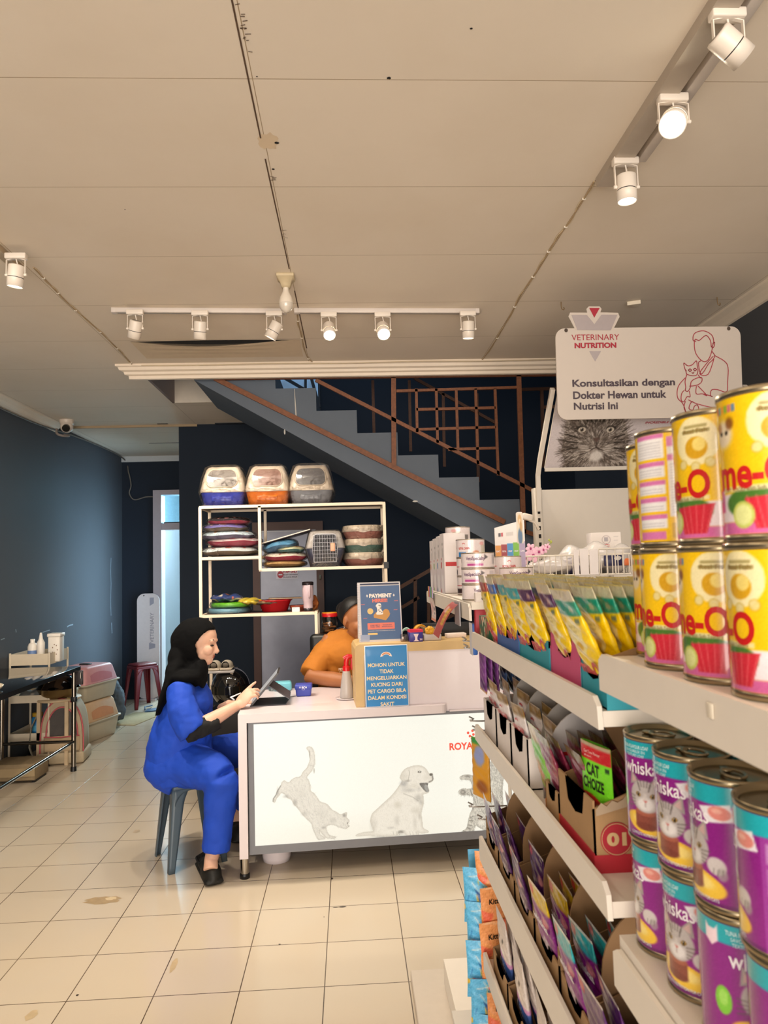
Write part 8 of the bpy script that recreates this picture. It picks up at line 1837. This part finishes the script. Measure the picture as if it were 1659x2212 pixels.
# ================================================================== ROYAL SHELF AT THE RIGHT WALL WITH SIGN
sx0, sx1, sy = 1.045, 2.10, 3.95
rs = thing('wall_shelving', 'white perforated shelving bay with cat picture header at right wall', 'shelving', ((sx0+sx1)/2, sy, 0)); o_ = rs.location
PNL = mat('panel_white_paint', '#d6cdc0', .45, var=.02)
MB().box(sx0+.03, sx1-.03, sy+.01, sy+.03, .08, 1.925).build('back_panel', PNL, rs, off=o_)
for x in (sx0, sx1-.03):
    MB().rbox(x, x+.045, sy-.01, sy+.05, 0, 1.935, .003).build('upright', PNL, rs, off=o_)
    mb = MB()
    for k in range(30): mb.box(x+.016, x+.030, sy-.0112, sy-.0098, 1.845-k*.0455-.012, 1.845-k*.0455+.010)
    mb.build('slots', mat('slot_black', '#17120f', .8), rs, off=o_)
MB().box(sx0, sx1, sy-.5, sy+.05, .05, .13).build('base', PNL, rs, off=o_)
for z in (1.02, 1.36): MB().box(sx0+.03, sx1-.03, sy-.42, sy+.01, z, z+.03).build('shelf', PNL, rs, off=o_)
# leaning header: bottom edge by the uprights, top edge nearer the viewer
hb0, hb1 = Vector((0, 3.90, 2.035)), Vector((0, 3.58, 2.40)); hu = (hb1-hb0).normalized(); HL = (hb1-hb0).length
hx0, hx1 = sx0+.055, sx1+.02
fnh = lambda x, y: (hx0+x, hb0.y+hu.y*y-.002, hb0.z+hu.z*y-.001)
Ac = Art(hx1-hx0, HL, 300, 136, '#c9c0c2'); s_ = 3.8/FPX
def hp_(px, py):                                                    # photo pixel on the header plane
    v = C2W @ Vector(((px-829.5)/FPX, -(py-1106)/FPX, -1)); n_ = hu.cross(Vector((1, 0, 0))); k = (hb0-CAM).dot(n_)/v.dot(n_); q = CAM+v*k; return (q.x-hx0, (q-hb0-Vector((q.x, 0, 0))+Vector((0, 0, 0))).dot(hu))
hd_ = [hp_(*q) for q in [(1217, 950), (1222, 920), (1232, 890), (1245, 868), (1285, 860), (1325, 868), (1345, 890), (1352, 920), (1357, 950), (1352, 980), (1345, 1000), (1342, 1028), (1216, 1028), (1220, 1000), (1213, 975)]]
d_ = Ac.poly(smoothline(hd_, 3, True), '#8a8078', 1); mk = d_ > 0
cxx, cyy = hp_(1287, 965)
def rad(x, y): return math.atan2(y-cyy, x-cxx)
Ac.fur(mk, 2600, .035, rad, ['#1c1612', '#2c2420', '#4a403a', '#6a5e56', '#b8aea6', '#d8d0c8', '#3a302a'], .0032, .6, 4, .35)
def hl(px, py, rx, ry, c, a, soft=.6): p = hp_(px, py); Ac.ell(p[0], p[1], rx*s_, ry*s_*1.15, c, a, soft)
for q in [(1255, 925, 16, 8, '#1a1410', .9), (1320, 925, 16, 8, '#1a1410', .9)]: hl(*q)
hl(1287, 985, 22, 18, '#d8d2cc', .9); hl(1287, 1010, 40, 22, '#c8beb8', .7, .9); hl(1262, 968, 14, 12, '#a89e96', .6); hl(1312, 968, 14, 12, '#a89e96', .6)
for x in (1257, 1318): hl(x, 928, 10, 7, '#c8beb0', 1, .3); hl(x, 928, 5.5, 5.5, '#7a7064', 1, .3); hl(x, 928, 3, 4, '#0e0a08', 1, .4); hl(x-1, 926, 1.2, 1.2, '#ffffff', .9)
p1, p2, p3 = hp_(1280, 946), hp_(1296, 946), hp_(1288, 956); Ac.poly([p1, p2, p3], '#5a4640', .95)
for a_, b_ in (((1288, 956), (1288, 966)), ((1288, 966), (1276, 972)), ((1288, 966), (1300, 972))): Ac.stroke([hp_(*a_), hp_(*b_)], .005, '#2a201c', .9)
for k in range(5): 
    for s1_ in (-1, 1): Ac.stroke([hp_(1287+s1_*16, 966+k*3), hp_(1287+s1_*(48+3*k), 955+k*10)], .0022, '#e8e4de', .7)
for k in (-2, -1, 0, 1, 2): Ac.stroke([hp_(1287+k*9, 910), hp_(1287+k*13, 870)], .010, '#181310', .75)
for s1_ in (-1, 1):
    for k in range(3): Ac.stroke([hp_(1287+s1_*40, 945+k*11), hp_(1287+s1_*62, 938+k*16)], .009, '#1c1612', .75)
Ac.noise(.012, 3)
Ac.build('header_print', fnh, vmat('header_print', .4), rs, off=o_)
mb = MB(); vs = [Vector((x, q.y, q.z)) for q in (hb0, hb1) for x in (hx0, hx1)]; n_ = Vector((0, hu.z, -hu.y))*.012; vs += [v+n_ for v in vs]
mb.add(vs, [(0, 1, 3, 2), (4, 6, 7, 5), (0, 2, 6, 4), (1, 5, 7, 3), (0, 4, 5, 1), (2, 3, 7, 6)]); mb.build('header_board', PNL, rs, off=o_)
mb = MB(); p = hp_(1440, 912); text_on(mb, 'INCREDIBLE IN EVERY', .24, .013, lambda x, y: fnh(p[0]+x, p[1]+y+.0), bold=.03, shear=.25); q_ = MB(); mb.v = [(v[0], v[1]-.002, v[2]) for v in mb.v]; mb.build('header_lettering', mat('print_wine', '#a83a48', .5), rs, off=o_)
for x in (sx0+.01, sx1-.02): MB().tube([(x+.01, 3.93, 1.80), (x+.01, 3.915, 2.0), (x+.012, 3.87, 2.08), (x+.016, 3.58, 2.41)], .016, 4).build('header_arm', PNL, rs, off=o_)
MB().box(hx0, hx1, 3.886, 3.90, 2.02, 2.04).build('header_edge', PNL, rs, off=o_)
t = thing('security_tag', 'small white tag head on arm clipped to the shelving upright', 'clip', (1.03, 3.925, 1.70))  # security tag: small white box on an arm, gives no light
MB().tube([(.03, 0, 0), (.005, -.01, .04), (-.03, -.015, .055)], .008, 8).build('arm', LAMPW, t); MB().rbox(-.085, -.025, -.04, .01, .04, .075, .008, 2, M=Matrix.Rotation(.25, 4, 'Y')).build('head', LAMPW, t)
# hanging sign
SY = 3.52
pa, pb_, pc_ = at(1191, 713, SY), at(1588, 710, SY), at(1205, 907, SY); sw = pb_.x-pa.x; shh = pa.z-pc_.z
sg = thing('hanging_sign', 'large white rounded sign with red doctor and cat drawing', 'sign', ((pa.x+pb_.x)/2+.012, SY, pc_.z))
MX = Matrix.Rotation(.06, 4, 'X') @ Matrix(((1, 0, 0, 0), (0, 0, -1, 0), (0, 1, 0, 0), (0, 0, 0, 1)))
SGM = mat('sign_cream', '#cdc1b5', .45, var=.015)
MB().prism(rrect(-sw/2, sw/2, 0, shh, .05, 8), -.008, 0, 0, MX).build('board', SGM, sg)
sf = lambda x, y: MX @ Vector((x, y, .0012)); sf2 = lambda x, y: MX @ Vector((x, y, .0022))
def sp_(zx, zy):       # coordinates measured on the sign in the enlarged view -> sign units
    L_ = 216+(zy-210)*.045; R_ = 1420+(zy-210)*.062; top = 228-(zx-216)*.018; bot = 822-(zx-240)*.035
    return ((zx-L_)/(R_-L_)*sw-sw/2, shh-(zy-top)/(bot-top)*shh)
tri = [sp_(*q) for q in [(300, 150), (310, 125), (420, 125), (415, 100), (430, 84), (500, 84), (512, 100), (505, 122), (620, 125), (630, 150), (590, 235), (345, 235)]]
MB().prism(tri, -.006, .001, 0, MX).build('emblem_board', SGM, sg)
mb = MB(); g = [sp_(*q) for q in [(318, 140), (418, 140), (468, 200), (512, 138), (615, 138), (575, 238), (358, 238)]]; mb.add([sf2(*q) for q in g], [tuple(range(len(g)))]); g = [sp_(*q) for q in [(437, 374), (515, 373), (477, 442)]]; mb.add([sf(*q) for q in g], [(0, 1, 2)]); mb.build('grey_triangles', mat('sign_grey', '#b3a8a8', .35, metal=.3), sg)
SRED = mat('sign_dark_red', '#a82034', .5)
mb = MB(); g = [sp_(*q) for q in [(432, 95), (500, 95), (466, 158)]]; mb.add([sf2(*q) for q in g], [(0, 1, 2)]); mb.build('red_triangle', SRED, sg)
def sgtext(mb, s, z0, z1, y0, y1, bold): 
    a = sp_(z0, (y0+y1)/2); b = sp_(z1, (y0+y1)/2); c = sp_((z0+z1)/2, y0); d = sp_((z0+z1)/2, y1)
    text_on(mb, s, b[0]-a[0], c[1]-d[1], lambda x, y: sf2(x, y), bold=bold, cx=(a[0]+b[0])/2, cy=(c[1]+d[1])/2)
mb = MB(); sgtext(mb, 'VETERINARY', 322, 630, 266, 303, 0.0); sgtext(mb, 'NUTRITION', 342, 612, 319, 355, .045); mb.build('red_lettering', SRED, sg)
mb = MB(); sgtext(mb, 'Konsultasikan dengan', 332, 1000, 552, 612, .03); sgtext(mb, 'Dokter Hewan untuk', 338, 945, 628, 678, .03); sgtext(mb, 'Nutrisi Ini', 344, 630, 705, 752, .03); mb.build('dark_lettering', mat('sign_text', '#4a3c44', .5), sg)
mb = MB()
lines = [
 [(1130, 305), (1112, 300), (1112, 270), (1130, 248), (1180, 238), (1230, 262), (1246, 300), (1240, 330), (1232, 340), (1225, 300), (1200, 268), (1180, 275), (1150, 300), (1125, 292), (1120, 330), (1130, 380), (1160, 420), (1190, 435), (1215, 420), (1232, 380), (1240, 340)],
 [(1240, 320), (1252, 310), (1250, 335), (1238, 350)],
 [(1238, 370), (1255, 395), (1245, 420), (1215, 450), (1185, 500), (1165, 510), (1150, 445), (1165, 430)], [(1255, 395), (1320, 430), (1345, 470), (1345, 560), (1340, 625), (1280, 612), (1240, 615), (1235, 650), (1245, 655), (1190, 640)],
 [(1250, 420), (1215, 515), (1160, 512), (1200, 450), (1245, 400)], [(1338, 625), (1335, 680), (1310, 715), (1275, 730), (1150, 705), (1090, 680)], [(1338, 640), (1345, 775)],
 [(1070, 500), (1058, 470), (1055, 445), (1080, 462), (1110, 455), (1135, 430), (1142, 460), (1148, 490), (1140, 520), (1110, 525), (1075, 515), (1070, 490)], [(1085, 490), (1095, 482), (1105, 490), (1095, 498), (1085, 490)], [(1118, 485), (1128, 478), (1138, 486), (1128, 494), (1118, 485)], [(1108, 505), (1116, 510), (1122, 502)],
 [(1075, 520), (1065, 560), (1070, 600), (1068, 620), (1085, 625), (1100, 600), (1105, 565), (1130, 545), (1170, 535), (1175, 560), (1155, 580), (1120, 590), (1095, 592)], [(1150, 520), (1165, 540)], [(1140, 592), (1140, 640), (1180, 640), (1210, 650), (1150, 590)],
 [(1065, 540), (1030, 580), (1015, 620), (1020, 670), (1050, 700), (1070, 745), (1072, 805)], [(1060, 620), (1045, 640), (1042, 680), (1060, 692), (1080, 660), (1100, 660), (1095, 625)],
 [(1070, 690), (1062, 730), (1085, 765), (1130, 772), (1158, 745), (1150, 712), (1130, 720), (1120, 745), (1095, 735), (1105, 700), (1120, 690)]]
for ln in lines: line_on(mb, smoothline([sp_(*q) for q in ln], 4), .0042, sf2)
mb.build('red_line_drawing', mat('sign_line_red', '#b03a48', .5), sg)
mb = MB()
for q in ((286, 241), (1343, 222)): c = sp_(*q); mb.add([sf2(c[0]+x, c[1]+y) for x, y in ellp(0, 0, .009, .010, 16)], [tuple(range(16))])
mb.build('hanging_holes', mat('hole_dark', '#4a3c30', .7), sg)
for x in (-.30, .36): MB().tube([MX @ Vector((x, .02, -.01)), Vector((x, .05, .10)), Vector((x, .06, .12))], .008, 6).build('stay', PNL, sg)
# ================================================================== WIRE BASKET STAND WITH BAGS, ORCHID
WRM = mat('basket_wire_white', '#d2c8ba', .4)
bx0_, bx1_, by0, by1 = .70, 1.22, 2.88, 3.28
zr0, zr1 = 1.462, 1.543
ws = thing('wire_basket_stand', 'white wire basket stand behind the yellow pouches', 'basket stand', ((bx0_+bx1_)/2, (by0+by1)/2, 0)); o_ = ws.location
for x in (bx0_, bx1_):
    for y in (by0, by1): MB().cyl((x, y, 0), (x, y, zr1), .008, n=8).build('leg', WRM, ws, off=o_)
mb = MB()
for z in (zr0, zr1): mb.tube([(bx0_, by0, z), (bx1_, by0, z), (bx1_, by1, z), (bx0_, by1, z), (bx0_, by0, z)], .0035, 6)
k = 0; x = bx0_
while x <= bx1_+.001: mb.cyl((x, by0, zr0), (x, by0, zr1), .0022, n=6); mb.cyl((x, by1, zr0), (x, by1, zr1), .0022, n=6); x += .0235
y = by0
while y <= by1: mb.cyl((bx0_, y, zr0), (bx0_, y, zr1), .0022, n=6); mb.cyl((bx1_, y, zr0), (bx1_, y, zr1), .0022, n=6); y += .0235
mb.build('wire_rim', WRM, ws, off=o_)
MB().box(bx0_, bx1_, by0, by1, zr0-.006, zr0).build('basket_floor', WRM, ws, off=o_)
mb = MB(); mb.box(.915, .935, by0-.006, by0-.003, zr0, zr1+.02); mb.box(.94, .975, by0-.006, by0-.003, zr0, zr1+.025); mb.box(.98, 1.015, by0-.006, by0-.003, zr0, zr1+.02); mb.build('card_holder', mat('card_holder_white', '#d9d0cc', .5), ws, off=o_)
mb = MB(); x = 1.02
while x < bx1_: mb.cyl((x, by0-.004, zr0), (x, by0-.004, zr1+.022), .0028, n=6); x += .0335
mb.tube([(1.02, by0-.004, zr1+.022), (bx1_, by0-.004, zr1+.022)], .0035, 6); mb.build('raised_rim', WRM, ws, off=o_)
WB = ['#cfc9c6', '#c4bebc', '#d8d2d0', '#b0aab0', '#dcd8d6']
b1 = softbag('kibble_bag', 'white shiny kibble bag with navy mark lying in basket, larger one', 'bag', (1.09, 3.10, zr0+.002), .36, .22, .125, WB, .08, 31)
b2 = softbag('kibble_bag', 'white and navy kibble bag at left in the wire basket', 'bag', (.93, 3.04, zr0+.002), .34, .16, .075, WB+['#2c2c5c'], .25, 33)
mb = MB(); mb.rbox(-.02, .06, -.118, -.112, .03, .075, .002, 1); mb.build('navy_mark', mat('navy_print', '#24244c', .4), b1); MB().rbox(.07, .1, -.11, -.10, .03, .06, .002, 1).build('orange_mark', mat('orange_print', '#d8703c', .5), b1)
p = at(1340, 1177, 3.12)
t = thing('kibble_carton', 'white carton with red crown and lettering above the kibble bags', 'carton', (p.x+.012, 3.36, 1.45), -.04)
Ak = Art(.14, .20, 56, 80, '#e4dad2'); Ak.ell(.07, .165, .021, .021, '#b8a8a8'); Ak.ell(.07, .165, .0175, .0175, '#e4dad2'); Ak.rect(.060, .079, .157, .177, '#9a9298', .8); Ak.rect(.022, .122, .112, .1145, '#c83a34'); Ak.rect(.105, .128, .178, .180, '#a8a0a0', .7); Ak.rect(.105, .125, .16, .162, '#a8a0a0', .7); Ak.ell(.022, .15, .008, .005, '#b87a74', .7)
Ak.build('front_print', lambda x, y: (x-.07, -.0408, y), vmat('carton_print', .4), t); MB().rbox(-.07, .07, -.04, .04, 0, .20, .002, 1).build('body', mat('carton_offwhite', '#ded6d4', .5), t)
mb = MB(); ft_ = lambda x, y: (x, -.0415, y); text_on(mb, 'ROYAL CANIN', .085, .011, ft_, bold=.04, cy=.122)
for k in range(5): mb.add([ft_((k-2)*.006+x, .140+.002*(2-abs(k-2))+y) for x, y in ellp(0, 0, .0022, .0026, 8)], [tuple(range(8))])
line_on(mb, [(-.014, .134), (0, .1325), (.014, .134)], .0016, ft_); mb.build('lettering', MATS['brand_red'], t)
solo(MB().rbox(-.2, .2, -.05, .05, 0, 1.449, .004), 'stock_stand', PNL, 'plain white stand under the white kibble carton', 'stand').location = (p.x+.06, 3.36, 0)
t = thing('orchid', 'pink and white artificial orchid at left end of the wire basket', 'flower', (.745, 3.0, zr0+.001))
MB().lathe([(0, 0), (.03, 0), (.038, .045), (0, .045)], n=18).build('pot', mat('orchid_pot', '#d8ccc4', .5), t)
MB().tube(smoothline([(0, 0, .04), (.01, 0, .08), (.04, -.01, .10), (.085, -.01, .115), (.11, -.01, .135)], 5), .0022, 6).build('stem', mat('orchid_stem', '#8a9a4c', .6), t)
OP, OC = mat('orchid_petal', '#e8b8cc', .5, var=.15), mat('orchid_core', '#b03a78', .5)
for fx, fz, s in ((-.005, .075, 1.2), (.03, .085, 1.3), (.055, .10, 1.0), (.075, .108, .8), (.02, .115, .9), (.092, .12, .6)):
    fl = MB()
    for k in range(5):
        a = 2*PI*k/5+fx*40; fl.ell((fx+.013*s*math.cos(a), -.02, fz+.013*s*math.sin(a)), .012*s, .003, .009*s, 10, 6, rot=Matrix.Rotation(-a, 3, 'Y'))
    o = fl.build('blossom', OP, t); MB().ell((fx, -.024, fz-.002), .005*s, .004, .006*s, 8, 6).build('blossom_core', OC, o)
mb = MB(); mb.ell((.112, -.01, .14), .005, .005, .007, 8, 6); mb.ell((.104, -.01, .147), .004, .004, .006, 8, 6); mb.build('buds', mat('orchid_bud', '#a8b04c', .5), t)
